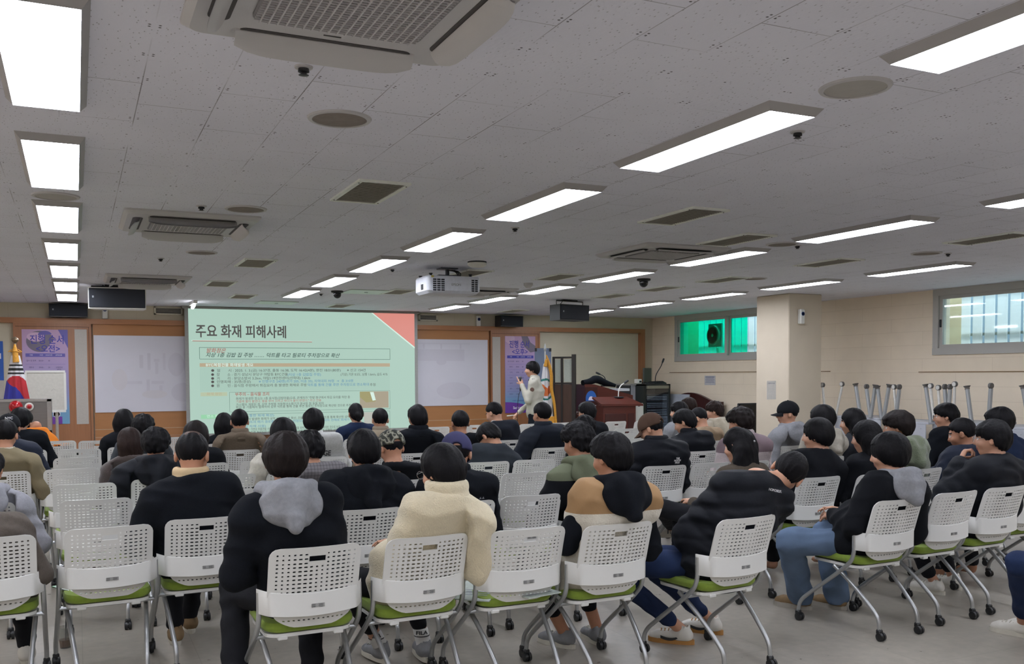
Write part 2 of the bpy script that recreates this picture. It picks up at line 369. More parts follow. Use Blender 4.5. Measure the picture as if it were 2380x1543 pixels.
# big wood panels behind the banners, door leaves with posters, skirting
for i, (x0, x1, z0) in enumerate(((.27, 7.36, 0),)):
    struct(obj('wall_panel', fb(B(), x0, x1, z0, 2.46, 0, .05), WOODP))
def doorleaf(n, x0, x1):
    o = struct(obj('door_%d' % n, fb(B(), x0, x1, 0, 2.46, 0, .09), WOODV))
    struct(obj('door_seam', fb(fb(B(), x0+.03, x1-.03, 2.405, 2.412, .085, .094), x1-.045, x1-.038, .02, 2.405, .085, .094), mat('dark_seam', '#5d3d28', .7), o))
doorleaf(1, -.88, .25); doorleaf(2, 7.38, 8.46)
SEAM = MATS['dark_seam']
struct(obj('trim_5', fb(fb(B(), .27, 7.36, .725, .735, .05, .056), .27, 7.36, .60, .606, .05, .056), mat('pale_edge', '#b9a084', .5)))
struct(obj('trim_6', fb(B(), .27, 7.36, .0, .60, .05, .09), WOODH))
def fabric(name, c): return mat(name, c, .8, nscale=2.5, namp=.02, bump=.1, bscale=15)
STRIP = mat('speckled_grey_paper', '#b5afa8', .9, nscale=120, namp=.08)
tag(obj('paper_strip', fb(B(), 0, .18, .83, 2.37, .092, .097), STRIP), 'narrow grey paper strip on the door beside the left poster', 'paper')
tag(obj('paper_strip', fb(B(), 7.41, 7.58, .85, 2.34, .092, .097), STRIP), 'narrow grey paper strip on the door beside the right poster', 'paper')
BAN = fabric('translucent_white_banner', '#cfcdd6'); GHOST = mat('faint_grey_print', '#c8c5cf', .85, nscale=3, namp=.03); GHOST2 = mat('faint_beige_print', '#cdc9cf', .85, nscale=3, namp=.03)
def banner(x0, x1, lab):
    n = 24; b = B(); vs = []
    for j in (0, 1):
        for i in range(n+1):
            x = x0+(x1-x0)*i/n; vs.append((x, YF-.062-.008*abs(math.sin(i*.7+j)), (1.01, 2.28)[j]-.0*(i % 3)))
    b.add(vs, [(i, i+1, n+2+i, n+1+i) for i in range(n)])
    for v in [tuple(v) for v in vs]: b.v.append((v[0], v[1]+.004, v[2]))
    k = 2*(n+1); b.f += [(k+n+1+i, k+n+2+i, k+i+1, k+i) for i in range(n)]; b.m += [0]*n
    return tag(obj('hanging_banner', b, BAN, smooth=True), lab, 'banner')
bl = banner(.28, 3.1, 'large whitish banner turned to its back, hanging left of the projected slide')
br = banner(4.6, 7.32, 'large whitish banner turned to its back, hanging right of the projected slide')
Y0 = YF-.072
def mark(par, name, m, fn): b = B(); fn(b); return obj(name, b, m, par)
def ell(b, cx, cz, rx, rz, y, n=28, th=.002, a0=0, a1=2*math.pi):
    P = [(cx+rx*math.cos(a0+(a1-a0)*k/n), cz+rz*math.sin(a0+(a1-a0)*k/n)) for k in range(n+(a1-a0 < 6.2))]
    b.prism(P, 'Y', y-th, y); return b
def faint(b):
    for (x, z, w_, h_) in ((1.0, 1.85, .06, .22), (1.12, 1.85, .05, .28), (1.24, 1.87, .09, .05), (1.24, 1.74, .05, .2), (1.36, 1.85, .04, .28), (.86, 1.5, .3, .05), (1.1, 1.45, .05, .2), (1.25, 1.5, .2, .05), (1.3, 1.35, .05, .2)): b.box((x, Y0, z), (w_, .002, h_))
mark(bl, 'faint_print', GHOST, lambda b: (faint(b), ell(b, 1.55, 1.8, .13, .2, Y0), ell(b, 1.66, 1.33, .2, .16, Y0)))
mark(bl, 'faint_print', GHOST2, lambda b: ell(b, .66, 1.55, .12, .18, Y0)); mark(bl, 'faint_print', GHOST2, lambda b: ell(b, 1.2, 1.3, .2, .07, Y0))
mark(br, 'faint_print', GHOST, lambda b: (b.box((6.35, Y0, 1.98), (.95, .002, .22)), b.box((6.0, Y0, 2.15), (.03, .002, .1)), b.box((6.35, Y0, 2.15), (.03, .002, .1)), b.box((6.75, Y0, 2.15), (.03, .002, .1)), b.box((6.4, Y0, 2.2), (1.1, .002, .015)), ell(b, 6.35, 1.85, .1, .06, Y0), ell(b, 6.6, 1.3, .35, .16, Y0)))
# ---- posters
def posterm():
    m = mat('lilac_to_blue_poster', '#a996bd', .5, nscale=1, namp=.02); nt = m.node_tree; p = nt.nodes['Principled BSDF']
    tc = mnode(m, 'ShaderNodeTexCoord'); sp = mnode(m, 'ShaderNodeSeparateXYZ'); nt.links.new(tc.outputs['Generated'], sp.inputs[0])
    cr = mnode(m, 'ShaderNodeValToRGB'); e = cr.color_ramp.elements
    e[0].position = 0; e[0].color = lin('#6fa3c4'); e[1].position = 1; e[1].color = lin('#b694b4')
    for q, c in ((.14, '#6f9cc0'), (.3, '#8a8fb8'), (.6, '#a391bb')): k = e.new(q); k.color = lin(c)
    nt.links.new(sp.outputs['Z'], cr.inputs[0]); nt.links.new(cr.outputs[0], p.inputs['Base Color']); return m
POST = posterm(); PINK = mat('pale_pink_print', '#c6a6c0', .5); VIO = mat('violet_print', '#5f57a0', .5, nscale=2, namp=.1); GRB = mat('grey_brown_print', '#6f6678', .5, nscale=4, namp=.15)
NAVY = mat('navy_print', '#3c3aa0', .5); PURP = mat('purple_print', '#6a3a9a', .5, nscale=3, namp=.15); PALE = mat('pale_print', '#dcd6e6', .5); DKP = mat('plum_ink', '#3f3560', .6)
def poster(x0, x1, word, lab, left):
    y = YF-.092; t = thing('wall_poster', lab, 'poster', (x0, y, .84)); W = x1-x0; Hh = 1.52
    obj('sheet', B().span((0, -.005, 0), (W, 0, Hh)), POST, t)
    yy = -.0055
    if left:
        obj('print_shape', ell(B(), .26, 1.33, .2, .17, yy, a0=.2, a1=5.0), GRB, t); obj('print_shape', ell(B(), .2, 1.40, .13, .075, yy-.001), PINK, t)
        obj('print_shape', ell(B(), .33, 1.43, .1, .07, yy-.002, a0=.2, a1=3.2), VIO, t); obj('print_shape', B().prism([(W-.14, Hh), (W, Hh), (W, Hh-.3)], 'Y', yy-.002, yy), VIO, t)
        tx, tz = W/2+.03, 1.35
    else:
        obj('print_shape', B().prism([(.36, Hh), (.5, Hh), (.56, 1.4), (W, 1.33), (W, 1.22), (.56, 1.2), (.42, 1.32)], 'Y', yy-.002, yy), GRB, t)
        obj('print_shape', B().prism([(0, Hh-.1), (.1, Hh-.16), (.22, Hh-.06), (.2, Hh), (0, Hh)], 'Y', yy-.002, yy), PINK, t)
        tx, tz = W/2-.02, 1.35
    text('진행 순서', .155, NAVY, t, (tx, yy-.003, tz), bold=.002, sx=.82 if left else .74)
    text('<'+word+'>', .13, NAVY, t, (tx+.01, yy-.003, tz-.145), bold=.002, sx=.9)
    zt = 1.11
    obj('header_bar', B().box((W/2, yy-.001, zt), (W*.86, .002, .055)), VIO if left else NAVY, t)
    cx = [W*.19, W*.41, W*.575, W*.79]
    for c, s_ in zip(cx, ('구분', '시간', '소요시간', '교육내용')): text(s_, .027, PALE, t, (c, yy-.003, zt))
    rows = [('접수 및 등록', '08:30~', '30', ''), ('개회식', '09:00~', '20', '교육안내'), ('1교시', '10:00~', '50', ''), ('2교시', '11:00~', '50', ''), ('3교시', '12:00~', '50', ''), ('중식', '12:50~', '60', ''), ('수료식', '13:30~', '20', '')]
    for k in range(3 if left else 7):
        z = zt-.09-k*(.108)
        obj('rule', B().box((W/2, yy-.0005, z-.055), (W*.86, .001, .003)), VIO, t)
        for c, s_ in zip(cx, rows[k]):
            if s_: text(s_, .030, DKP, t, (c, yy-.002, z), sx=.9)
        if k == 1:
            for q in range(2): text(('(영상)', '(시청각)')[q], .026, DKP, t, (cx[3], yy-.002, z-.032*(q+1)))
    if not left:
        text('※ 일정은 사정에 따라 변경될 수 있음', .028, NAVY, t, (W/2, yy-.002, .24), sx=.85)
        obj('print_shape', B().prism([(0, 0)]+[(W, 0)]+[(W*.96*math.cos(a)+.0, .21*math.sin(a)+.005) for a in np.linspace(.05, 1.5, 14)]+[(0, .215)], 'Y', yy-.002, yy), PURP, t)
        text('Sacheon', .075, PALE, t, (W*.42, yy-.0035, .1), bold=.002, sx=.9)
    else:
        obj('ring_mark', B().lathe([(.045, -.002), (.055, -.002), (.055, 0), (.045, 0), (.045, -.002)], (.47, yy, .16), 24, 'Y'), PALE, t); obj('print_shape', B().box((.3, yy, .06), (.5, .002, .12)), PURP, t)
    return t
poster(-.76, -.10, '오전', 'lilac schedule poster on the door behind the white flag', True)
poster(7.68, 8.35, '오후', 'lilac schedule poster with purple foot behind the man in uniform', False)
# blue banner cut by the left edge
t = thing('blue_banner', 'blue banner cut off by the left edge beside the flag', 'banner', (-1.9, YF-.012, 1.0))
obj('sheet', B().span((0, -.006, .55), (.87, 0, 1.17)), mat('royal_blue_cloth', '#2455a8', .6), t); obj('white_foot', B().span((0, -.006, 0), (.87, 0, .55)), STRIP, t)
text('01', .12, PALE, t, (.80, -.009, .93), bold=.003)
# ---- screen with the slide
YS = 16.55
scz = lambda v: v
SCX0, SCX1, SCT, SCB = 1.74, 5.75, 2.76, .62
t = thing('projection_screen', 'pull-down projection screen showing a pale green Korean slide', 'screen', (SCX0, YS, SCB))
SW, SH = SCX1-SCX0, SCT-SCB
obj('border', B().span((-.06, 0, -.05), (SW+.06, .006, SH)), mat('screen_grey_border', '#9a9a97', .7), t)
obj('case', B().box((SW/2, .02, SH+.003), (SW+.2, .09, .045), bev=.01), mat('screen_case', '#8c8a86', .5), t)
def emis(name, c, s=1.0):
    m = mat(name, '#202020', .6, emit=c, estr=s); return m
S = lambda n, c: emis('slide_'+n, c)
slide = obj('picture', B().span((0, -.003, 0), (SW, -.001, SH)), S('mint', '#aac8ba'), t)
def sx(px): return (px-441)/(958-441)*SW
def spt(px, py):             # photo pixel on the slide -> slide coordinates
    p = wy(px, py, YS); return p[0]-SCX0, p[2]-SCB
def srect(name, a, c, m, y=-.0045, th=.001):
    (x0, z0), (x1, z1) = spt(*a), spt(*c); return obj(name, B().span((x0, y-th, min(z0, z1)), (x1, y, max(z0, z1))), m, t)
def sline(a, c, wd, m, y=-.0045):
    (x0, z0), (x1, z1) = spt(*a), spt(*c); z = (z0+z1)/2
    if abs(x1-x0) > abs(z1-z0): return obj('slide_line', B().span((x0, y-.001, z-wd/2), (x1, y, z+wd/2)), m, t)
    x = (x0+x1)/2; return obj('slide_line', B().span((x-wd/2, y-.001, min(z0, z1)), (x+wd/2, y, max(z0, z1))), m, t)
wh = S('white', '#d3ebe0'); dk = S('dark', '#4c4a48'); rd = S('red', '#a5655a'); gr = S('greygreen', '#5f7d72'); blu = S('blue', '#4f86ad'); tan = S('tan', '#b3a388'); pal = S('pale', '#b9d9ca'); pk = S('pinkred', '#d98b80'); g2 = S('green', '#93cfa6')
a0 = spt(864, 728); a1 = spt(954, 806)
obj('slide_corner', B().prism([(a0[0], SH-.005), (SW, SH-.005), (SW, a1[1])], 'Y', -.0048, -.0035), pk, t)
obj('slide_line', B().prism([(a0[0]-.03, SH-.005), (a0[0], SH-.005), (SW, a1[1]), (SW, a1[1]-.03)], 'Y', -.0052, -.0035), wh, t)
sline((445, 790), (725, 795), .012, wh); sline((447, 792), (725, 795), .012, rd, -.0055)
def stext(s, px, py, h, m, align='LEFT', sxx=1.0, bold=0.0, shear=0):
    x, z = spt(px, py); return text(s, h, m, t, (x, -.006, z), align=align, sx=sxx, bold=bold, shear=shear, name='slide_text')
def fit(s, px0, px1, py, h, m, bold=0.0, shear=0):
    o = stext(s, px0, py, h, m, 'LEFT', 1, bold, shear); me = o.data; xs = [v.co.x for v in me.vertices]
    want = spt(px1, py)[0]-spt(px0, py)[0]; cur = max(xs)-min(xs); me.transform(Matrix.Diagonal((want/cur, 1, 1, 1))); return o
fit('주요 화재 피해사례', 454, 664, 771, .235, dk, .0045)
for a, c in (((463, 807), (906, 811)), ((464, 834), (906, 836)), ((463, 807), (464, 834)), ((906, 811), (906, 836))): sline(a, c, .008, gr)
fit('발화점은', 478, 523, 815, .085, rd, .001, .3); fit('지상 1층 김밥 집 주방 …… 덕트를 타고 필로티 주차장으로 확산', 477, 789, 825.5, .085, S('slate', '#3f5650'), .001, .3)
srect('slide_bar', (464, 844), (906, 852), tan); fit('BYC복합건물 화재발생 개요', 478, 588, 848.5, .062, wh, .001)
srect('slide_box', (464, 854), (906, 905), S('mint2', '#a5c4b6'), -.004)
L1 = [('●  일       시 : 2025. 1. 3.(금) 16:37경, 출동 16:38, 도착 16:42(4분), 완진 18:01(80분)      ※ 신고 154건', 490, 849, 861.5, dk), ('●  장       소 : 경기 성남시 분당구 야탑동 BYC건물', 490, 668, 871, dk), ('(지상 1층 김밥집 주방)', 668, 745, 871, blu), ('(기상) 기온 0.5도, 남풍 1.6m/s, 습도 41%', 791, 900, 870.5, dk),
      ('●  거       리 : 분당소방서 3.2km, 야탑119안전센터(선착대) 1.6km', 490, 720, 880, dk), ('●  인명피해 : 35명(경상)', 490, 582, 888, dk), ('※ 인명구조 240명(귀가 205, 이송 35), 자력대피 70명  →  총 310명', 601, 820, 887, blu),
      ('●  원       인 : 음식점 주방에서 튀김요리 중 발생한 화재로 주방', 490, 712, 897, dk), ('덕트를 통해 건물 후면 주차장으로 연소확대', 714, 856, 895, blu), ('추정', 859, 872, 894.5, dk)]
for s_, p0, p1, py, m in L1: fit(s_, p0, p1, py, .058, m)
for a, c in (((533, 911), (906, 908)), ((535, 957), (906, 950)), ((533, 911), (534, 957)), ((906, 908), (906, 950)), ((536, 963), (906, 955)), ((906, 955), (906, 1003))): sline(a, c, .005, gr)
srect('slide_box', (466, 912), (528, 920), S('beige', '#b3bfa2')); fit('화재 원인', 480, 515, 916, .055, tan)
srect('slide_box', (467, 964), (528, 972), g2); fit('연소 확대', 480, 515, 968, .055, wh)
fit('부주의 – 음식물 조리', 546, 625, 917, .07, rd, .001)
L2 = [('화재가 발생한 장소는 1층 음식점(김밥마을)으로, 관계자가 "주방 화구에서 튀김 요리를 하던 중', 548, 813, 927, dk), ('기름에 불이 붙었다. 물을 부어 끄려고 하다가 불이 번졌다." 라고 진술', 548, 746, 933.5, rd), ('가스밸브 개방된 점, 상부 주방용 자동확산소화기가 분사된 점 등을 보아', 548, 752, 941, dk), ('튀김 솥 기름에서 발화하여 상부 덕트를 통해 건물 후면 필로티 주차장으로 확산된 것으로 추정', 548, 815, 947, dk),
      ('(덕트를 통한 화재 확산)', 548, 636, 967, blu), ('튀김 솥에서 발생한 화재가 상부 배기덕트로 확산, 건물 외부로 연결된 덕트를 통해 확산된 상태', 548, 812, 975, dk), ('화염은 덕트의 배기 경로를 따라 필로티 천장으로 전파, 연결된 덕트 전체로 화재가', 548, 812, 982, blu), ('(가연성 자재 사용)', 548, 617, 992, blu), ('외부 연결부는 가연성 주름관을 사용하여 배기가 연소하면서 건물 외벽과 주차장 천장으로 확대된 것으로 보임', 548, 790, 999, dk), ('벽면은 건물 후면 필로티로 이어지며 가연성 단열재를 사용하여 연소가 빠르게 진행된 상태임', 548, 790, 1006, dk)]
for s_, p0, p1, py, m in L2: fit(s_, p0, p1, py, .052, m)
pa = srect('slide_photo', (836, 910), (903, 947), S('photo', '#a49a85')); 
c0 = spt(836, 910); c1 = spt(903, 947)
obj('slide_photo_shape', B().prism([(c0[0], c0[1]), (c0[0]+.25, c0[1]), (c0[0]+.3, c1[1]+.12), (c0[0]+.12, c1[1]+.1), (c0[0], c1[1]+.2)], 'Y', -.0062, -.0052), S('olive', '#9c9668'), t)
obj('slide_photo_shape', B().prism([(c0[0]+.19, c0[1]-.01), (c0[0]+.26, c0[1]-.01), (c0[0]+.3, c0[1]-.16), (c0[0]+.24, c0[1]-.17)], 'Y', -.0072, -.0052), wh, t)
srect('slide_photo', (846, 958), (900, 998), S('photo2', '#b5b6ad'))
# ---- vents, fresheners, speakers on the front wall strip
VENTF = mat('ivory_vent', '#cdc8b6', .5); VD = mat('vent_dark', '#4a484a', .7); VG = mat('vent_slat_grey', '#a5a299', .55)
def wallvent(x0, x1, z0, z1, lab):
    t = thing('wall_vent', lab, 'vent', (x0, YF, z0)); w_, h_ = x1-x0, z1-z0
    obj('backing', B().span((.03, -.012, .02), (w_-.03, -.004, h_-.02)), VD, t)
    b = B(); b.span((0, -.03, 0), (w_, 0, .025)); b.span((0, -.03, h_-.022), (w_, 0, h_)); b.span((0, -.03, 0), (.03, 0, h_)); b.span((w_-.03, -.03, 0), (w_, 0, h_)); obj('frame', b, VENTF, t)
    for k in range(3): obj('louver', B().box((w_/2, -.02, .04+(h_-.06)*(k+.4)/3), (w_-.05, .018, .004), rx=-.6), VG, t)
wallvent(1.22, 1.68, 2.64, 2.775, 'louvered wall vent at the ceiling left of the slide'); wallvent(5.92, 6.3, 2.63, 2.76, 'louvered wall vent at the ceiling right of the slide')
def freshener(loc, rz, lab):
    t = thing('air_freshener', lab, 'dispenser', loc, rz)
    obj('body', B().box((0, -.035, .1), (.085, .07, .22), bev=.012), WHITE, t)
    obj('ring', B().lathe([(.020, -.004), (.03, -.004), (.03, 0), (.02, 0), (.02, -.004)], (0, -.071, .14), 24, 'Y'), mat('blue_ring', '#3c4f86', .4), t)
freshener((.46, YF, 2.56), 0, 'white air freshener on the front wall beside the left speaker')
freshener((7.14, YF, 2.54), 0, 'white air freshener on the front wall right of the slide')
p = wy(1790, 725, 10.79); freshener((9.80, 10.785, 2.34), 0, 'white air freshener high on the cream pillar')
SPK = mat('dark_navy_grille', '#20242d', .75, nscale=400, namp=.25, bump=.3, bscale=500)
def speaker(loc, W, Hh, D, rz, lab, bracket=True, edge=BLACK):
    t = thing('speaker', lab, 'speaker', loc, rz)
    obj('cabinet', B().prism([(-W/2, 0), (-W/2+.05, D), (W/2-.05, D), (W/2, 0)], 'Z', -Hh, 0), edge, t)
    obj('grille', B().box((0, -.008, -Hh/2), (W-.02, .016, Hh-.03), bev=.006), SPK, t)
    obj('badge', B().box((-W/2+.06, -.018, -Hh*.45), (.02, .003, .025)), mat('badge_silver', '#8f9499', .4), t)
    if bracket:
        hb_ = max(.004, min(.06, ZC-loc[2]-.02)); b = B(); b.tube([(-W/2+.03, .12, -.05), (-W/2+.03, .12, hb_), (W/2-.03, .12, hb_), (W/2-.03, .12, -.05)], .009, 6); b.box((0, .12, (hb_+ZC-loc[2])/2), (.3, .05, max(.01, ZC-loc[2]-hb_))); obj('bracket', b, BLACK, t)
        obj('cable', B().tube([(-W/4, .1, ZC-loc[2]-.008), (-W/4-.03, .14, .0), (-W/4-.02, .16, -.03)], .006, 6), BLACK, t)
    return t
q = wy(272, 668, 13.05); speaker((q[0], 13.05, q[2]), .69, .275, .3, math.radians(-6), 'black speaker in a white bracket hanging from the ceiling at left', True, WHITE)
q = wy(1336, 708, 13.0); speaker((q[0], 13.0, q[2]), .63, .25, .3, math.radians(14), 'black speaker hanging from the ceiling above the lectern')
speaker((-.08, YF-.32, 2.765), .56, .21, .25, 0, 'black speaker mounted on the front wall at far left', False)
speaker((7.72, YF-.34, 2.745), .55, .21, .25, math.radians(12), 'black speaker on the front wall above the purple poster', False)
# ================================================================== CEILING FIXTURES
PAN = mat('lit_diffuser', '#f4f6ff', .5, emit='#f0f4ff', estr=PANEL); HOUS = mat('light_housing', '#a5a3a4', .5, nscale=6, namp=.02)
def light_proto():
    t = thing('ceiling_light', 'x', 'ceiling light')
    W_, L_ = .257, 1.245; b = B(); a, c = W_/2+.028, L_/2+.028; z0 = 0; z1 = .035
    for (s0, s1) in (((-a, -c), (a, -c)), ((a, -c), (a, c)), ((a, c), (-a, c)), ((-a, c), (-a, -c))):
        i0 = (math.copysign(W_/2, s0[0]), math.copysign(L_/2, s0[1])); i1 = (math.copysign(W_/2, s1[0]), math.copysign(L_/2, s1[1]))
        b.quad((s0[0], s0[1], z1), (s1[0], s1[1], z1), (i1[0], i1[1], z0), (i0[0], i0[1], z0))
        b.quad((i0[0], i0[1], z0), (i1[0], i1[1], z0), (i1[0], i1[1], z0+.004), (i0[0], i0[1], z0+.004))
    obj('housing', b, HOUS, t)
    obj('diffuser', B().box((0, 0, z0+.004), (W_-.002, L_-.002, .004)), PAN, t)
    return t
rowsY = [1.35, 3.26, 5.14, 7.05, 8.96, 10.8, 12.63, 14.45]
ordn = ['nearest', 'second', 'third', 'fourth', 'fifth', 'sixth', 'seventh', 'eighth', 'ninth']
lp = light_proto(); first = True
for cx, cname, rr in ((-.214, 'leftmost column', range(1, 8)), (2.785, 'second column from the left', range(0, 7)), (5.745, 'third column from the left', range(1, 8)), (8.56, 'rightmost column', range(3, 8))):
    n = 0
    for i in rr:
        o = lp if first else copy_tree(lp); first = False
        o.location = (cx+.1285, rowsY[i]+.6225, 2.75); o['label'] = '%s ceiling light from the camera in the %s' % (ordn[n], cname); o['group'] = 'rectangular ceiling light panels'; n += 1
for cx, ys_ in ((-.214, (-.55, -2.4, 1.35)), (2.785, (-.55, -2.4)), (5.745, (-.55, -2.4, 1.35)), (8.56, (-.55, -2.4, 1.35, 3.26)), (-3.2, (-2.4, -.55, 1.35, 3.26, 5.14, 7.05, 8.96, 10.8, 12.63))):
    for y in ys_:
        o = copy_tree(lp); o.location = (cx+.1285, y+.6225, 2.75); o['label'] = 'lit rectangular ceiling panel beyond the edge of the picture'; o['group'] = 'ceiling light panels out of view'
# AC cassettes
ACW = mat('ac_white_plastic', '#bdbcbe', .5, nscale=4, namp=.015); ACG = mat('ac_grille_grey', '#858385', .6); ACD = mat('ac_slot_dark', '#4a4747', .7)
def rrect(w_, l_, r, n=5):
    P = []
    for cx, cy, a0 in ((w_/2-r, l_/2-r, 0), (-w_/2+r, l_/2-r, 90), (-w_/2+r, -l_/2+r, 180), (w_/2-r, -l_/2+r, 270)):
        for k in range(n+1): a = math.radians(a0+90*k/n); P.append((cx+r*math.cos(a), cy+r*math.sin(a)))
    return P
def cassette(loc, lab, open_=1.0, detail=True):
    t = thing('ceiling_air_conditioner', lab, 'air conditioner', loc)
    S_ = .95; P0 = rrect(S_, S_, .03); P1 = rrect(S_-.05, S_-.05, .05); b = B(); n = len(P0)
    vs = [(x, y, 0) for x, y in P0]+[(x, y, -.012) for x, y in P0]+[(x, y, -.035) for x, y in P1]
    b.add(vs, [(i, (i+1) % n, n+(i+1) % n, n+i) for i in range(n)]+[(n+i, n+(i+1) % n, 2*n+(i+1) % n, 2*n+i) for i in range(n)]+[tuple(range(2*n, 3*n))])
    obj('panel', b, ACW, t)
    G = .56; gp = B(); P = rrect(G, G*.9, .05); gp.prism(P, 'Z', -.042, -.034); g = obj('grille', gp, ACG, t)
    b = B(); k = 20
    for i in range(1, k): b.box((-G/2+G*i/k, 0, -.045), (.005, G*.88, .008))
    obj('grille_bars', b, ACW, g)
    b = B()
    for i in range(1, 26): b.box((0, -G*.44+G*.88*i/26, -.044), (G*.97, .004, .006))
    obj('grille_bars', b, ACW, g)
    for k in range(4):
        a = k*math.pi/2; c, s_ = math.cos(a), math.sin(a)
        R_ = lambda x, y, z: (x*c-y*s_, x*s_+y*c, z)
        b = B(); P = rrect(.60, .07, .033); b.prism(P, 'Z', -.038, -.034); b.v = [R_(v[0], v[1]+.375, v[2]) for v in b.v]; obj('air_slot', b, ACD, t)
        b = B(); m_ = 14; vs = []; ang = .75*open_
        for i in range(m_+1):
            x = -.31+.62*i/m_; e = 1-.35*abs(2*i/m_-1)**6
            for j in range(5):
                u = j/4; yy = .335+.09*u*e*math.cos(ang)-.0*u; zz = -.041-.085*u*e*math.sin(ang)-.012*math.sin(u*math.pi)
                vs.append(R_(x, yy+.02, zz))
        q = 5; F = [(i*q+j, (i+1)*q+j, (i+1)*q+j+1, i*q+j+1) for i in range(m_) for j in range(4)]
        n0 = len(vs); vs += [(v[0], v[1], v[2]+.006) for v in vs]; F += [(n0+f[3], n0+f[2], n0+f[1], n0+f[0]) for f in F]
        b.add(vs, F); obj('air_flap', b, ACW, t, smooth=True)
    obj('brand_mark', B().box((0, .30, -.0365), (.06, .006, .002)), ACD, t)
cassette((.815, 2.86, ZC), 'large square ceiling air conditioner at the top edge nearest the camera')
cassette((.81, 7.58, ZC), 'square ceiling air conditioner with open flaps in the middle of the left ceiling')
cassette((.81, 12.13, ZC), 'square ceiling air conditioner just above the hanging left speaker')
cassette((5.16, 7.58, ZC), 'square ceiling air conditioner between the light columns at right', .25)
cassette((5.1, 12.1, ZC), 'square ceiling air conditioner half hidden behind the projector', .3)
# ceiling vents
def cvent(x, y, lab, L_=.72, W_=.33, hatch=False, bars=12):
    t = thing('ceiling_vent' if not hatch else 'ceiling_hatch', lab, 'vent' if not hatch else 'hatch', (x, y, ZC))
    HT = mat('pale_green_white_hatch', '#c2cdc2', .35)
    if hatch:
        obj('cover', B().box((0, 0, -.006), (L_, L_, .012), bev=.004), HT, t); obj('pull', B().box((0, 0, -.014), (.05, .012, .005)), INK, t); return
    obj('backing', B().box((0, 0, -.002), (W_-.03, L_-.03, .003)), VD, t)
    b = B(); f = .028
    for s_ in (-1, 1): b.box((s_*(W_/2-f/2), 0, -.007), (f, L_-2*f, .014)); b.box((0, s_*(L_/2-f/2), -.007), (W_, f, .0145))
    obj('frame', b, mat('vent_frame_white', '#e6eae4', .45), t)
    b = B()
    for i in range(bars*2): b.box((0, -L_/2+f+(L_-2*f)*(i+.5)/(bars*2), -.008), (W_-.04, .011, .003), rx=.5)
    obj('slats', b, VG, t)
    for sx_ in (-1, 1):
        for sy_ in (-1, 1): obj('screw', B().lathe([(.005, -.0165), (.005, -.013)], (sx_*(W_/2-f/2), sy_*(L_/2-.06), 0), 8), INK, t)
for x, y, lab in ((1.74, 5.87, 'white framed rectangular ceiling vent nearest the camera, right of the round speaker'), (1.73, 10.0, 'rectangular ceiling vent, second back in the left vent column'), (1.70, 12.39, 'rectangular ceiling vent, third back in the left vent column'), (2.27, 14.25, 'rectangular ceiling vent above the left edge of the slide'),
                  (4.15, 5.83, 'grey rectangular ceiling vent between the two rows of long lights'), (4.17, 10.06, 'rectangular ceiling vent just behind the projector mount'), (4.16, 12.65, 'rectangular ceiling vent beside the dome camera near the slide'), (4.08, 15.58, 'small looking rectangular ceiling vent close above the slide'),
                  (5.31, 6.66, 'ceiling vent with a green reflection behind the right air conditioner'), (5.33, 10.05, 'ceiling vent just right of the smoke detector'), (7.35, 5.71, 'white framed ceiling vent at the right edge of the picture'), (7.32, 7.63, 'flat ceiling vent between the two rightmost round speakers'), (7.41, 9.53, 'ceiling vent with a green reflection beside the dark dome camera'), (7.37, 10.87, 'ceiling vent just beyond the right dome camera'), (7.38, 12.15, 'ceiling vent right of the hanging lectern speaker'), (7.38, 15.69, 'farthest ceiling vent above the right wall speaker')):
    cvent(x, y, lab)
cvent(2.97, 15.3, 'pale square ceiling hatch above the slide title', .6, hatch=True); cvent(3.75, 12.85, 'pale square ceiling hatch with a pull, left of the projector', .6, hatch=True)
RS = mat('round_speaker_mesh', '#857c76', .8, nscale=20, namp=.12, bump=.3, bscale=900)
RW = mat('round_speaker_pale', '#aaa7a2', .7, nscale=20, namp=.05)
def cspk(x, y, lab, m, r=.125):
    t = thing('round_ceiling_speaker', lab, 'ceiling speaker', (x, y, ZC))
    obj('rim', B().lathe([(r+.022, 0), (r+.018, -.008), (r, -.010), (r, -.004)], (0, 0, 0), 36), ACW, t, smooth=True)
    obj('mesh_cover', B().lathe([(.001, -.009), (r*.7, -.0085), (r, -.006)], (0, 0, 0), 36), m, t, smooth=True)
for x, y, m, lab in ((1.13, 4.27, RS, 'round brownish ceiling speaker nearest the camera'), (1.12, 6.82, RS, 'round ceiling speaker just above the second air conditioner'), (1.12, 9.37, RS, 'round ceiling speaker between the two left air conditioners'), (2.96, 2.94, RW, 'pale round ceiling speaker near the top right corner'), (-.09, 6.83, RW, 'pale round ceiling speaker between the left light panels'), (5.9, 6.73, RS, 'round ceiling speaker left of a long light in the right half'), (7.68, 6.67, RS, 'dark round ceiling speaker nearest the right edge'), (7.72, 9.29, RS, 'small looking dark round ceiling speaker above the pillar')):
    cspk(x, y, lab, m)
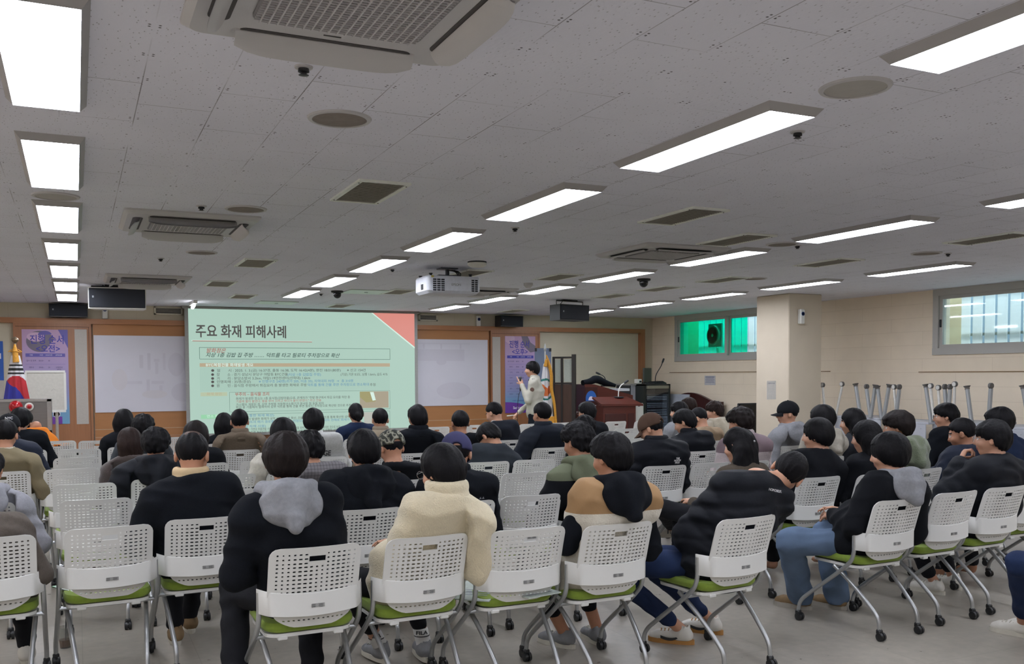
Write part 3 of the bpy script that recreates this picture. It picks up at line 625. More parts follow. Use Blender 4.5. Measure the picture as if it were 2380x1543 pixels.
for x, y, lab in ((.82, 3.62, 'sprinkler head nearest the camera, below the big air conditioner'), (3.24, 3.59, 'sprinkler head under the large light at upper right'), (3.24, 6.84, 'sprinkler head in the middle of the ceiling between lights'), (3.23, 10.02, 'sprinkler head just left of the projector'), (.82, 6.83, 'sprinkler head just before the second air conditioner'), (.8, 10.0, 'sprinkler head above the hanging left speaker'), (3.24, 13.4, 'sprinkler head farthest back over the slide'), (7.9, 6.6, 'sprinkler head beside the rightmost round speaker'), (6.1, 6.75, 'sprinkler head beside the middle right round speaker')):
    t = thing('sprinkler_head', lab, 'sprinkler', (x, y, ZC))
    obj('escutcheon', B().lathe([(.036, 0), (.034, -.006), (.02, -.008)], (0, 0, 0), 20), ACW, t, smooth=True)
    obj('head', B().lathe([(.02, -.004), (.022, -.02), (.012, -.024), (.012, -.03), (.02, -.032), (.001, -.035)], (0, 0, 0), 16), mat('sprinkler_dark', '#3c3d40', .4, metal=.5), t, smooth=True)
for x, y, lab in ((3.35, 12.91, 'black dome camera over the middle of the slide'), (6.45, 9.87, 'black dome camera between the right rows of lights')):
    t = thing('dome_camera', lab, 'camera', (x, y, ZC))
    obj('base', B().lathe([(.085, 0), (.085, -.02), (.07, -.028)], (0, 0, 0), 28), BLACK, t, smooth=True)
    obj('dome', B().lathe([(.055, -.02)]+[(.055*math.cos(a), -.05-.055*math.sin(a)) for a in np.linspace(0, 1.5, 8)], (0, 0, 0), 24), mat('smoked_dome', '#101216', .1), t, smooth=True)
t = thing('smoke_detector', 'white smoke detector above the projector', 'smoke detector', (3.84, 9.04, ZC))
obj('base', B().lathe([(.10, 0), (.10, -.015)], (0, 0, 0), 28), INK, t); obj('body', B().lathe([(.10, -.015), (.10, -.035), (.075, -.055), (.001, -.06)], (0, 0, 0), 28), WHITE, t, smooth=True)
t = thing('smoke_detector', 'small ceiling detector beside the light right of the projector', 'smoke detector', (5.35, 10.9, ZC))
obj('body', B().lathe([(.06, 0), (.06, -.03), (.03, -.06), (.001, -.062)], (0, 0, 0), 24), ACW, t, smooth=True)
# projector
q = wy(1040, 666, 9.75)
t = thing('ceiling_projector', 'white projector hanging upside down from the ceiling before the slide', 'projector', (q[0], 9.75, q[2]), math.radians(-2))
PW, PH, PD = .62, .19, .46
b = B(); P = rrect(PW, PD, .05); n = len(P); vs = [(x*.97, y*.97, PH/2) for x, y in P]+[(x, y, PH/2-.02) for x, y in P]+[(x, y, -PH/2+.03) for x, y in P]+[(x*.90, y*.88, -PH/2) for x, y in P]
b.add(vs, [tuple(range(n))[::-1]]+[(k*n+i, k*n+(i+1) % n, (k+1)*n+(i+1) % n, (k+1)*n+i) for k in range(3) for i in range(n)]+[tuple(range(3*n, 4*n))]); obj('body', b, mat('projector_white', '#c5c8d0', .4), t)
for cx, wd, nc in ((-PW/2+.13, .14, 3), (PW/2-.075, .08, 2)):
    v = obj('air_vent', B().box((cx, -PD/2-.001, -.005), (wd, .006, PH*.72), bev=.002), INK, t)
    b = B()
    for k in range(7): b.box((cx, -PD/2-.005, -.005-PH*.36+PH*.72*k/6), (wd, .005, .006))
    for k in range(nc+1): b.box((cx-wd/2+wd*k/nc, -PD/2-.005, -.005), (.006, .005, PH*.72))
    obj('vent_bars', b, MATS['projector_white'], v)
b = B(); b.box((-PW/2-.001, -.05, -.02), (.006, .07, .06)); obj('side_vent', b, INK, t)
obj('sticker', B().box((-PW/2-.001, .04, .0), (.005, .07, .06)), mat('white_sticker', '#e8e8ec', .4), t); obj('sticker', B().box((-PW/2+.06, -PD/2-.001, PH/2-.012), (.03, .004, .02)), mat('yellow_sticker', '#b5a750', .5), t)
text('EPSON', .036, GREY, t, (.02, -PD/2-.0035, 0))
for x, y in ((-.25, -.17), (.21, -.17), (-.26, .17)): obj('foot', B().lathe([(.014, PH/2-.01), (.014, PH/2+.02), (.022, PH/2+.024), (.022, PH/2+.03)], (x, y, 0), 14), INK, t)
top = ZC-q[2]
b = B(); b.box((0, 0, PH/2+.02), (.26, .16, .012)); b.tube([(0, 0, PH/2+.02), (0, 0, top)], .022, 12); b.box((0, 0, top-.006), (.2, .16, .012)); obj('ceiling_mount', b, mat('mount_dark', '#4a4d55', .45, metal=.4), t)
for k in range(3): obj('cable', B().tube([(.02+.03*k, .0, top-.02), (.08+.02*k, -.05, PH/2+.07), (.12+.02*k, -.02, PH/2+.03), (.15, .12, PH/2)], .006, 6, sm=2), BLACK, t, smooth=True)
# small fluorescent lamp by the screen
q = wz(417, 706, 2.72)
t = thing('tube_lamp', 'small glowing tube lamp at the ceiling left of the screen', 'lamp', (1.72, 15.6, 2.71))
obj('tube', B().tube([(-.02, -.28, 0), (.02, .28, 0)], .026, 14), mat('lit_tube', '#ffffff', .4, emit='#ffffff', estr=9), t, smooth=True); obj('holder', B().box((0, 0, .05), (.06, .6, .045)), WHITE, t)
# ================================================================== CHAIRS
SEATG = mat('lime_green_fabric', '#768c2a', .85, nscale=60, namp=.08, bump=.25, bscale=700, sheen=.1)
TAGM = mat('grey_sticker', '#9a9a98', .5); BACKM = mat('white_chair_plastic', '#d6d6d3', .36, nscale=3, namp=.008)
def back_pt(x, z, off=0.0):
    """surface of the backrest: leans back, curved round the sitter"""
    t = (.84-z)
    y = .012+.30*t-.10*max(0, z-.72)**1.5
    y += .035*((x/.21)**2)-.02
    return (x, y-off, z)
def chair_back():
    NX, NZ = 15, 12; cw, ch = .0248, .0195; x0 = -NX*cw/2; zt = .815; zb = zt-NZ*ch
    xs = [-.209]+[x0+i*cw for i in range(NX+1)]+[.209]
    zs = [.458, .478, .505, .535, zb]+[zb+(j+1)*ch for j in range(NZ)]+[.84]; zs[4+10] -= .003; zs[4+11] += .003
    V = []; F = []; vid = {}
    Wt = lambda z: 1.0-.10*max(0, (.62-z)/.16)-(.0 if z > .5 else .12*((.5-z)/.04)**1.2)
    def shape(x, z):
        r = .045; W_ = .209
        if z > .84-r and abs(x) > W_-r:
            dx, dz = abs(x)-(W_-r), z-(.84-r); d = math.hypot(dx, dz)
            if d > r: dx, dz = dx*r/d, dz*r/d
            x = math.copysign(W_-r+dx, x); z = .84-r+dz
        if z < .57:
            r = .10; W2 = .200; zc = .458+r
            if abs(x) > W2-r and z < zc:
                dx, dz = abs(x)-(W2-r), z-zc; d = math.hypot(dx, dz)
                if d > r: dx, dz = dx*r/d, dz*r/d
                x = math.copysign(W2-r+dx, x); z = zc+dz
        return x*Wt(z), z
    def gv(i, j):
        if (i, j) not in vid: vid[(i, j)] = len(V); V.append(shape(xs[i], zs[j]))
        return vid[(i, j)]
    holes = []
    for i in range(len(xs)-1):
        for j in range(len(zs)-1):
            A, B_, C, D = gv(i, j), gv(i+1, j), gv(i+1, j+1), gv(i, j+1)
            cell = 1 <= i <= NX and 4 <= j < 4+NZ
            col = i-8; row = j-4
            handle = cell and abs(col) <= 1 and row in (10,)
            nearh = cell and abs(col) <= 1 and row in (11, 9)
            low = 1 < i < NX and j == 1
            if handle:
                xa, xb = xs[i], xs[i+1]; z0, z1 = zs[j]-.002, zs[j+1]+.003
                # one long slot over three cells: leave open, side walls added at the ends
                holes.append(('open', A, B_, C, D, col)); continue
            if nearh: F.append((A, B_, C, D)); continue
            if cell or low:
                k = .5+.5*math.cos((col+2.5)*.9)*1.0; hw = (.0045+.0042*k) if not low else .006; hh = .0036 if not low else .003
                if cell and row == 11 and abs(col) == 7: hw = .0045; hh = .0045
                elif cell and row == 11: hw *= .8
                cx, cz = (xs[i]+xs[i+1])/2, (zs[j]+zs[j+1])/2
                P = []
                for a in (-1, 1): P.append((cx+a*hw*.7, cz-hh))
                P.append((cx+hw, cz-hh*.35)); P.append((cx+hw, cz+hh*.35)); P.append((cx+hw*.7, cz+hh)); P.append((cx-hw*.7, cz+hh)); P.append((cx-hw, cz+hh*.35)); P.append((cx-hw, cz-hh*.35))
                q = [len(V)+k_ for k_ in range(8)]; V.extend([shape(*p) for p in P])
                F += [(A, B_, q[1], q[0]), (B_, q[2], q[1]), (B_, C, q[3], q[2]), (C, q[4], q[3]), (C, D, q[5], q[4]), (D, q[6], q[5]), (D, A, q[7], q[6]), (A, q[0], q[7])]
                holes.append(('h', q))
            else: F.append((A, B_, C, D))
    n = len(V); b = B(); th = .007
    vs = [back_pt(x, z, 0) for x, z in V]+[back_pt(x, z, th) for x, z in V]
    fs = [f for f in F]+[tuple(n+i for i in f[::-1]) for f in F]
    # walls on every boundary edge (rim and holes)
    ec = {}
    for f in F:
        for a, c in zip(f, f[1:]+f[:1]): ec[(a, c)] = 1
    for (a, c) in ec:
        if (c, a) not in ec: fs.append((c, a, n+a, n+c))
    b.add(vs, fs); return b
def make_chair():
    t = thing('training_chair', 'x', 'chair')
    obj('backrest', chair_back(), BACKM, t, smooth=True)
    # band across the back that carries the backrest
    m_ = 36; vs = []
    for i in range(m_+1):
        u = 2*i/m_-1; x = .243*u; yb = .066+.034*(x/.21)**2+.062*max(0, (abs(x)-.19)/.053)**1.5
        for z, dy in ((.530, 0), (.533, .004), (.634, .004), (.637, 0), (.634, -.004), (.533, -.004)):
            zz = z+(.006 if z > .6 else 0)*abs(u)**2; vs.append((x, yb-.019+dy, zz-.014*(1-u*u)))
    F = [(i*6+k, i*6+(k+1) % 6, (i+1)*6+(k+1) % 6, (i+1)*6+k) for i in range(m_) for k in range(6)]+[tuple(range(6))[::-1], tuple(range(m_*6, m_*6+6))]
    bd = obj('back_band', B().add(vs, F), BACKM, t, smooth=True)
    lb = obj('label_plate', B().box((.01, .0415, .565), (.058, .002, .017)), TAGM, bd)
    b = B()
    for i in range(4): b.box((-.012+.0*i,   .0405, .570-.004*i), (.02-.003*(i % 2), .001, .0014)); b.box((.022,   .0405, .570-.004*i), (.022-.004*(i % 2), .001, .0014))
    obj('label_print', b, INK, lb)
    for s_ in (-1, 1): obj('bolt', B().lathe([(.006, 0), (.006, .004)], (s_*.218, .123, .585), 10, 'Y'), GREY, bd)
    # seat
    P = rrect(.425, .415, .07, 6); n = len(P); vs = []
    for k, (sc, z) in enumerate(((.96, .425), (1.0, .438), (1.0, .455), (.97, .468), (.86, .474), (.5, .470))):
        for x, y in P: vs.append((x*sc, y*sc+.345, z-.030*max(0, (y-.12)/.1)**2*.6+.010*(x/.2)**2))
    F = [(k*n+i, k*n+(i+1) % n, (k+1)*n+(i+1) % n, (k+1)*n+i) for k in range(5) for i in range(n)]+[tuple(range(5*n, 6*n)), tuple(range(n))[::-1]]
    obj('seat', B().add(vs, F), SEATG, t, smooth=True)
    b = B(); b.prism([(x*.95, y*.95+.345) for x, y in P], 'Z', .408, .424)
    for s_ in (-1, 1): b.box((s_*.13, .155, .405), (.045, .03, .018), bev=.004)
    obj('seat_pan', b, BACKM, t)
    for s_ in (-1, 1):
        f = obj('frame_tube', B().tube([(s_*.232, .150, .625), (s_*.234, .150, .50), (s_*.236, .19, .43), (s_*.24, .50, .20), (s_*.243, .585, .13), (s_*.243, .60, .06)], .0125, 10, sm=2), SILVER, t, smooth=True)
        r_ = obj('rear_leg', B().tube([(s_*.200, .34, .398), (s_*.185, .20, .30), (s_*.168, .05, .165), (s_*.165, .02, .12), (s_*.165, .015, .06)], .0125, 10, sm=2), SILVER, t, smooth=True)
        for par, (x, y) in ((f, (s_*.243, .60)), (r_, (s_*.165, .015))):
            c = obj('caster', B().box((x, y, .052), (.034, .036, .034), bev=.008).lathe([(.012, -.022), (.024, -.02), (.026, -.014), (.026, -.004), (.018, -.003), (.018, .003), (.026, .004), (.026, .014), (.024, .02), (.012, .022)], (x, y-.012, .026), 18, 'X'), BLACK, par, smooth=True)
    b = B(); b.tube([(-.236, .23, .398), (.236, .23, .398)], .011, 8); b.tube([(-.2, .34, .398), (.2, .34, .398)], .011, 8); obj('cross_bar', b, SILVER, t, smooth=True)
    return t
CHAIR0 = make_chair(); CHAIR_USED = [False]
def chair(x, y, rz, label, group='training chairs set out in rows'):
    o = copy_tree(CHAIR0) if CHAIR_USED[0] else CHAIR0
    CHAIR_USED[0] = True; o.location = (x, y, 0); o.rotation_euler = (0, 0, math.radians(rz)); o['label'] = label; o['group'] = group; return o
CH = []   # (x, y, rot, label)
# ================================================================== PEOPLE: smooth bodies grown from distance fields
f32 = np.float32
def axis(lo, hi, h, fine=()):
    """grid line positions, finer inside the given bands (a, b, step)"""
    out = [lo]
    while out[-1] < hi:
        s = h
        for a, b, st in fine:
            if a-h < out[-1] < b: s = min(s, st)
        out.append(out[-1]+s)
    return np.array(out, f32)
class Field:
    def __init__(s, ax, ay, az):
        s.ax = (ax, ay, az); s.d = np.full((len(ax), len(ay), len(az)), .25, f32)
    def sub(s, lo, hi):
        sl = []
        for k in range(3):
            a = s.ax[k]; i0 = max(0, int(np.searchsorted(a, lo[k]))-1); i1 = min(len(a), int(np.searchsorted(a, hi[k]))+1); sl.append(slice(i0, max(i0, i1)))
        sl = tuple(sl); X = s.ax[0][sl[0]][:, None, None]; Y = s.ax[1][sl[1]][None, :, None]; Z = s.ax[2][sl[2]][None, None, :]
        return sl, X, Y, Z
    def blend(s, sl, d, k):
        a = s.d[sl]
        if k > 0:
            h = np.maximum(k-np.abs(a-d), 0)/k; s.d[sl] = np.minimum(a, d)-h*h*k*.25
        else: s.d[sl] = np.minimum(a, d)
    def cone(s, p, q, r1, r2, k=.02, sc=(1, 1, 1), quilt=None):
        p = np.array(p, f32); q = np.array(q, f32); R = max(r1, r2)*max(1/min(sc), 1)+k+.02
        sl, X, Y, Z = s.sub(np.minimum(p, q)-R, np.maximum(p, q)+R)
        if s.d[sl].size == 0: return
        v = q-p; L = float(v@v)+1e-9
        dx, dy, dz = X-p[0], Y-p[1], Z-p[2]; t = np.clip((dx*v[0]+dy*v[1]+dz*v[2])/L, 0, 1)
        d = np.sqrt(((dx-t*v[0])*sc[0])**2+((dy-t*v[1])*sc[1])**2+((dz-t*v[2])*sc[2])**2)
        r = r1+(r2-r1)*t
        if quilt: r = r+quilt[0]*(np.abs(np.sin(t*math.pi*quilt[1]))-.5)
        s.blend(sl, (d-r).astype(f32), k)
    def ell(s, c, r, k=.02, M=None, neg=False):
        c = np.array(c, f32); r = np.array(r, f32); R = float(max(r))+k+.02
        sl, X, Y, Z = s.sub(c-R, c+R)
        if s.d[sl].size == 0: return
        dx, dy, dz = X-c[0], Y-c[1], Z-c[2]
        if M is not None: dx, dy, dz = [M[0][i]*dx+M[1][i]*dy+M[2][i]*dz for i in range(3)]
        k0 = np.sqrt((dx/r[0])**2+(dy/r[1])**2+(dz/r[2])**2); k1 = np.sqrt((dx/r[0]**2)**2+(dy/r[1]**2)**2+(dz/r[2]**2)**2)+1e-6
        d = (k0*(k0-1)/k1).astype(f32)
        if neg:
            a = s.d[sl]; h = np.maximum(k-np.abs(a+d), 0)/max(k, 1e-6); s.d[sl] = np.maximum(a, -d)+h*h*k*.25
        else: s.blend(sl, d, k)
    def cut(s, fn, lo=None, hi=None, k=.008):
        """remove where fn(X,Y,Z) > 0 (fn is a distance-like field)"""
        sl, X, Y, Z = s.sub(lo if lo is not None else [a[0] for a in s.ax], hi if hi is not None else [a[-1] for a in s.ax])
        d = fn(X, Y, Z)
        a = s.d[sl]; h = np.maximum(k-np.abs(a-d), 0)/k; s.d[sl] = np.maximum(a, d)+h*h*k*.25
    def warp(s, fn):
        X = s.ax[0][:, None, None]; Y = s.ax[1][None, :, None]; Z = s.ax[2][None, None, :]
        s.d += np.where(np.abs(s.d) < .06, fn(X, Y, Z), 0).astype(f32)
    def mesh(s, name, M=None):
        d = s.d; nx, ny, nz = d.shape
        d[0] = d[-1] = .1; d[:, 0] = d[:, -1] = .1; d[:, :, 0] = d[:, :, -1] = .1
        ins = d < 0
        c = np.zeros((nx-1, ny-1, nz-1), np.int8)
        for i in (0, 1):
            for j in (0, 1):
                for k in (0, 1): c += ins[i:nx-1+i, j:ny-1+j, k:nz-1+k]
        act = np.argwhere((c > 0) & (c < 8)); n = len(act)
        if n == 0: act = np.zeros((0, 3), int)
        idx = np.full(c.shape, -1, np.int32); idx[act[:, 0], act[:, 1], act[:, 2]] = np.arange(n)
        acc = np.zeros((n, 3), f32); cnt = np.zeros(n, f32)
        A = [s.ax[k][act[:, k]] for k in range(3)]; Bx = [s.ax[k][act[:, k]+1] for k in range(3)]
        for ax in range(3):
            o1, o2 = [(1, 2), (0, 2), (0, 1)][ax]
            for a in (0, 1):
                for b in (0, 1):
                    i0 = act.copy(); i0[:, o1] += a; i0[:, o2] += b; i1 = i0.copy(); i1[:, ax] += 1
                    v0 = d[i0[:, 0], i0[:, 1], i0[:, 2]]; v1 = d[i1[:, 0], i1[:, 1], i1[:, 2]]
                    m = (v0 < 0) != (v1 < 0); t = np.where(m, v0/(v0-v1+1e-12), 0)
                    P = np.zeros((n, 3), f32); P[:, ax] = A[ax]+t*(Bx[ax]-A[ax]); P[:, o1] = Bx[o1] if a else A[o1]; P[:, o2] = Bx[o2] if b else A[o2]
                    acc[m] += P[m]; cnt[m] += 1
        V = acc/np.maximum(cnt, 1)[:, None]; Q = []
        for ax in range(3):
            o1, o2 = [(1, 2), (2, 0), (0, 1)][ax]
            sa = [slice(None)]*3; sb = [slice(None)]*3; sa[ax] = slice(0, -1); sb[ax] = slice(1, None)
            x = ins[tuple(sa)] != ins[tuple(sb)]; e = np.argwhere(x)
            e = e[(e[:, o1] > 0) & (e[:, o2] > 0) & (e[:, o1] < d.shape[o1]-1) & (e[:, o2] < d.shape[o2]-1)]
            up = ins[tuple(sa)][e[:, 0], e[:, 1], e[:, 2]]
            def g(a, b): k = e.copy(); k[:, o1] -= a; k[:, o2] -= b; return idx[k[:, 0], k[:, 1], k[:, 2]]
            q = np.stack([g(1, 1), g(0, 1), g(0, 0), g(1, 0)], 1); q[~up] = q[~up][:, ::-1]; Q.append(q)
        Q = np.concatenate(Q) if Q else np.zeros((0, 4), int); Q = Q[(Q >= 0).all(1)]
        return mesh_np(name, V, Q), V, Q
def mesh_np(name, V, Q):
    me = bpy.data.meshes.new(name); n, m = len(V), len(Q)
    me.vertices.add(n); me.loops.add(m*4); me.polygons.add(m)
    me.vertices.foreach_set('co', np.ascontiguousarray(V, f32).ravel()); me.loops.foreach_set('vertex_index', np.ascontiguousarray(Q, np.int32).ravel())
    me.polygons.foreach_set('loop_start', np.arange(0, m*4, 4, dtype=np.int32)); me.polygons.foreach_set('use_smooth', np.ones(m, bool))
    me.update(calc_edges=True); return me
def zone(me, V, Q, fn):
    c = V[Q].mean(1); me.polygons.foreach_set('material_index', np.asarray(fn(c[:, 0], c[:, 1], c[:, 2]), np.int32))
# cheap smooth 3-D noise
_rs = np.random.RandomState(3); _K = _rs.normal(size=(7, 3)); _K /= np.linalg.norm(_K, axis=1)[:, None]; _PH = _rs.uniform(0, 6.28, 7)
def noise(X, Y, Z, f, seed=0.0):
    s = 0
    for i in range(7): s = s+np.sin((X*_K[i, 0]+Y*_K[i, 1]+Z*_K[i, 2])*f*(1+.18*i)+_PH[i]+seed*(1+i))
    return s/4
def folds(X, Y, Z, seed, a=.006, f=22):
    w_ = noise(X, Y, Z, f*.45, seed)*.9
    return a*np.abs(np.sin(X*f*.35+Z*f+Y*f*.4+w_*2.2+seed))-a*.5+a*.5*noise(X, Y, Z, f*1.3, seed+2)
def rotm(yaw, pitch, roll):
    """head frame: columns are right, front, up; yaw + turns left, pitch + bows, roll + tips to the right"""
    y, p, r = [math.radians(a) for a in (yaw, pitch, roll)]
    return np.array(Matrix.Rotation(y, 3, 'Z') @ Matrix.Rotation(-p, 3, 'X') @ Matrix.Rotation(r, 3, 'Y'), f32)
# ---- cloth, hair and skin materials
def skinm(n, c): 
    m = mat(n, c, .5, nscale=25, namp=.05, spec=.35); p = m.node_tree.nodes['Principled BSDF']
    p.inputs['Subsurface Weight'].default_value = .08; p.inputs['Subsurface Radius'].default_value = (.012, .005, .003); return m
SKIN = [skinm('skin_a', '#b28268'), skinm('skin_b', '#bd8f76'), skinm('skin_c', '#a2735a')]
LIP = mat('lips', '#9c5f55', .5); BROW = mat('eyebrow', '#2a221f', .8); EYEW = mat('eye_white', '#d8d3cd', .3); EYED = mat('eye_iris', '#1c1512', .2)
def hairm(n, c):
    m = mat(n, c, .55, nscale=14, namp=.3, spec=.14); nt = m.node_tree; p = nt.nodes['Principled BSDF']
    tc = mnode(m, 'ShaderNodeTexCoord'); mp = mnode(m, 'ShaderNodeMapping'); mp.inputs['Scale'].default_value = (1, 1, .12); nt.links.new(tc.outputs['Object'], mp.inputs[0])
    nz = mnode(m, 'ShaderNodeTexNoise', Scale=260.0, Detail=4.0); nt.links.new(mp.outputs[0], nz.inputs['Vector'])
    b = mnode(m, 'ShaderNodeBump', Strength=.55, Distance=.004); nt.links.new(nz.outputs['Fac'], b.inputs['Height']); nt.links.new(b.outputs[0], p.inputs['Normal'])
    return m
HAIRK = hairm('black_hair', '#0e0d10'); HAIRB = hairm('dark_brown_hair', '#181211'); HAIRR = hairm('brown_hair', '#251a17')
def cloth(key, col, kind='cotton'):
    q = {'cotton': dict(rough=.95, nscale=9, namp=.06, bump=.3, bscale=260), 'wool': dict(rough=1, nscale=60, namp=.1, bump=.5, bscale=320), 'nylon': dict(rough=.72, nscale=5, namp=.05, bump=.25, bscale=40), 'fleece': dict(rough=1, nscale=50, namp=.05, bump=1.0, bscale=130, sheen=.3), 'denim': dict(rough=.9, nscale=7, namp=.18, bump=.3, bscale=400), 'knit': dict(rough=1, nscale=20, namp=.06, bump=.9, bscale=90)}[kind]
    return mat(key, col, spec=.2, **q)
HEADTOP = .137
THIN = hairm('thin_crown', '#4d3b33')
def head_skin(F, H, M, face=True):
    T = lambda p: H+M@np.array(p, f32)
    E = lambda c, r, k=.01, neg=False: F.ell(T(c), r, k, M, neg)
    E((0, -.012, .022), (.076, .094, .096), .0); E((0, .02, -.035), (.058, .066, .075), .03)
    E((0, .045, -.085), (.034, .034, .030), .03)
    if face:
        E((0, .078, -.010), (.030, .02, .05), .03)                                   # mid face
        F.cone(T((0, .088, .012)), T((0, .108, -.026)), .008, .012, .012); E((-.012, .098, -.030), (.008, .008, .007), .008); E((.012, .098, -.030), (.008, .008, .007), .008)
        for s_ in (-1, 1):
            E((s_*.033, .094, .008), (.017, .012, .011), .012, True); E((s_*.032, .072, .006), (.0125, .0125, .0125), .004); E((s_*.032, .080, .026), (.022, .010, .006), .012); E((s_*.042, .06, -.03), (.02, .02, .018), .03)
        E((0, .087, -.056), (.022, .011, .006), .006); E((0, .085, -.066), (.018, .011, .006), .006)
    for s_ in (-1, 1):
        E((s_*.085, -.014, -.004), (.011, .020, .033), .006); E((s_*.094, -.003, -.002), (.007, .011, .019), .004, True)
def hand(F, Wr, El, palm_n, curl=.5, side=1, point=False, r=.0085):
    """Wr wrist, El elbow (gives direction), palm_n palm normal, side +1: thumb on the +cross side"""
    d = np.array(Wr, float)-np.array(El, float); d /= np.linalg.norm(d); nrm = np.array(palm_n, float); nrm -= d*(nrm@d); nrm /= np.linalg.norm(nrm); sd = np.cross(d, nrm)*side
    W0 = np.array(Wr, float)
    kn = []
    for i in range(4):
        o = (i-1.5)*.019; L = (.083, .088, .084, .076)[i]; K = W0+d*L-sd*o; kn.append(K); F.cone(W0+d*.012-sd*o*.6, K, .014, .0115, .012)
    for i, K in enumerate(kn):
        ln = [(.040, .026, .020), (.044, .029, .021), (.041, .027, .020), (.032, .021, .018)][i]; c = curl*(1, 1.05, 1.1, 1.15)[i]
        if point and i == 0: c = .12
        a = 0; p = K
        for j, l in enumerate(ln):
            a += c*(.75, .95, .6)[j]; q = p+(d*math.cos(a)+nrm*math.sin(a))*l; F.cone(p, q, r*(1.08-.1*j), r*(1.0-.12*j), .004); p = q
    t0 = W0+d*.022+sd*.022+nrm*.004; t1 = W0+d*.055+sd*.046+nrm*.018; t2 = t1+d*.024+sd*.006+nrm*.018*(1+curl); t3 = t2+d*.018-sd*.004+nrm*.012
    F.cone(t0, t1, .014, .011, .012); F.cone(t1, t2, .010, .0095, .004); F.cone(t2, t3, .0095, .008, .003)
HS = dict(   # hairlines: (y back -> front), z of the lower hair edge; radii; strand height
 short=dict(y=(-.13, -.08, -.045, -.02, .015, .05, .07, .12), z=(-.075, -.075, -.04, .012, .02, .045, .055, .06), r=(.090, .108, .110), a=.0035),
 crop=dict(y=(-.13, -.08, -.045, -.02, .015, .05, .07, .12), z=(-.05, -.05, -.02, .015, .03, .055, .065, .07), r=(.084, .102, .106), a=.0025),
 full=dict(y=(-.13, -.09, -.05, -.015, .02, .05, .065, .12), z=(-.095, -.095, -.06, -.005, .0, .015, .028, .032), r=(.098, .114, .112), a=.005),
 bowl=dict(y=(-.13, -.09, -.04, .0, .03, .05, .065, .12), z=(-.085, -.085, -.06, -.03, -.02, .005, .018, .022), r=(.103, .117, .112), a=.003),
 curly=dict(y=(-.13, -.09, -.05, -.015, .02, .05, .065, .12), z=(-.085, -.085, -.05, .0, .01, .02, .03, .035), r=(.102, .116, .113), a=.009),
 long=dict(y=(-.13, -.09, -.04, .0, .03, .05, .065, .12), z=(-.6, -.6, -.6, -.6, -.3, .0, .04, .05), r=(.098, .112, .112), a=.004),
)
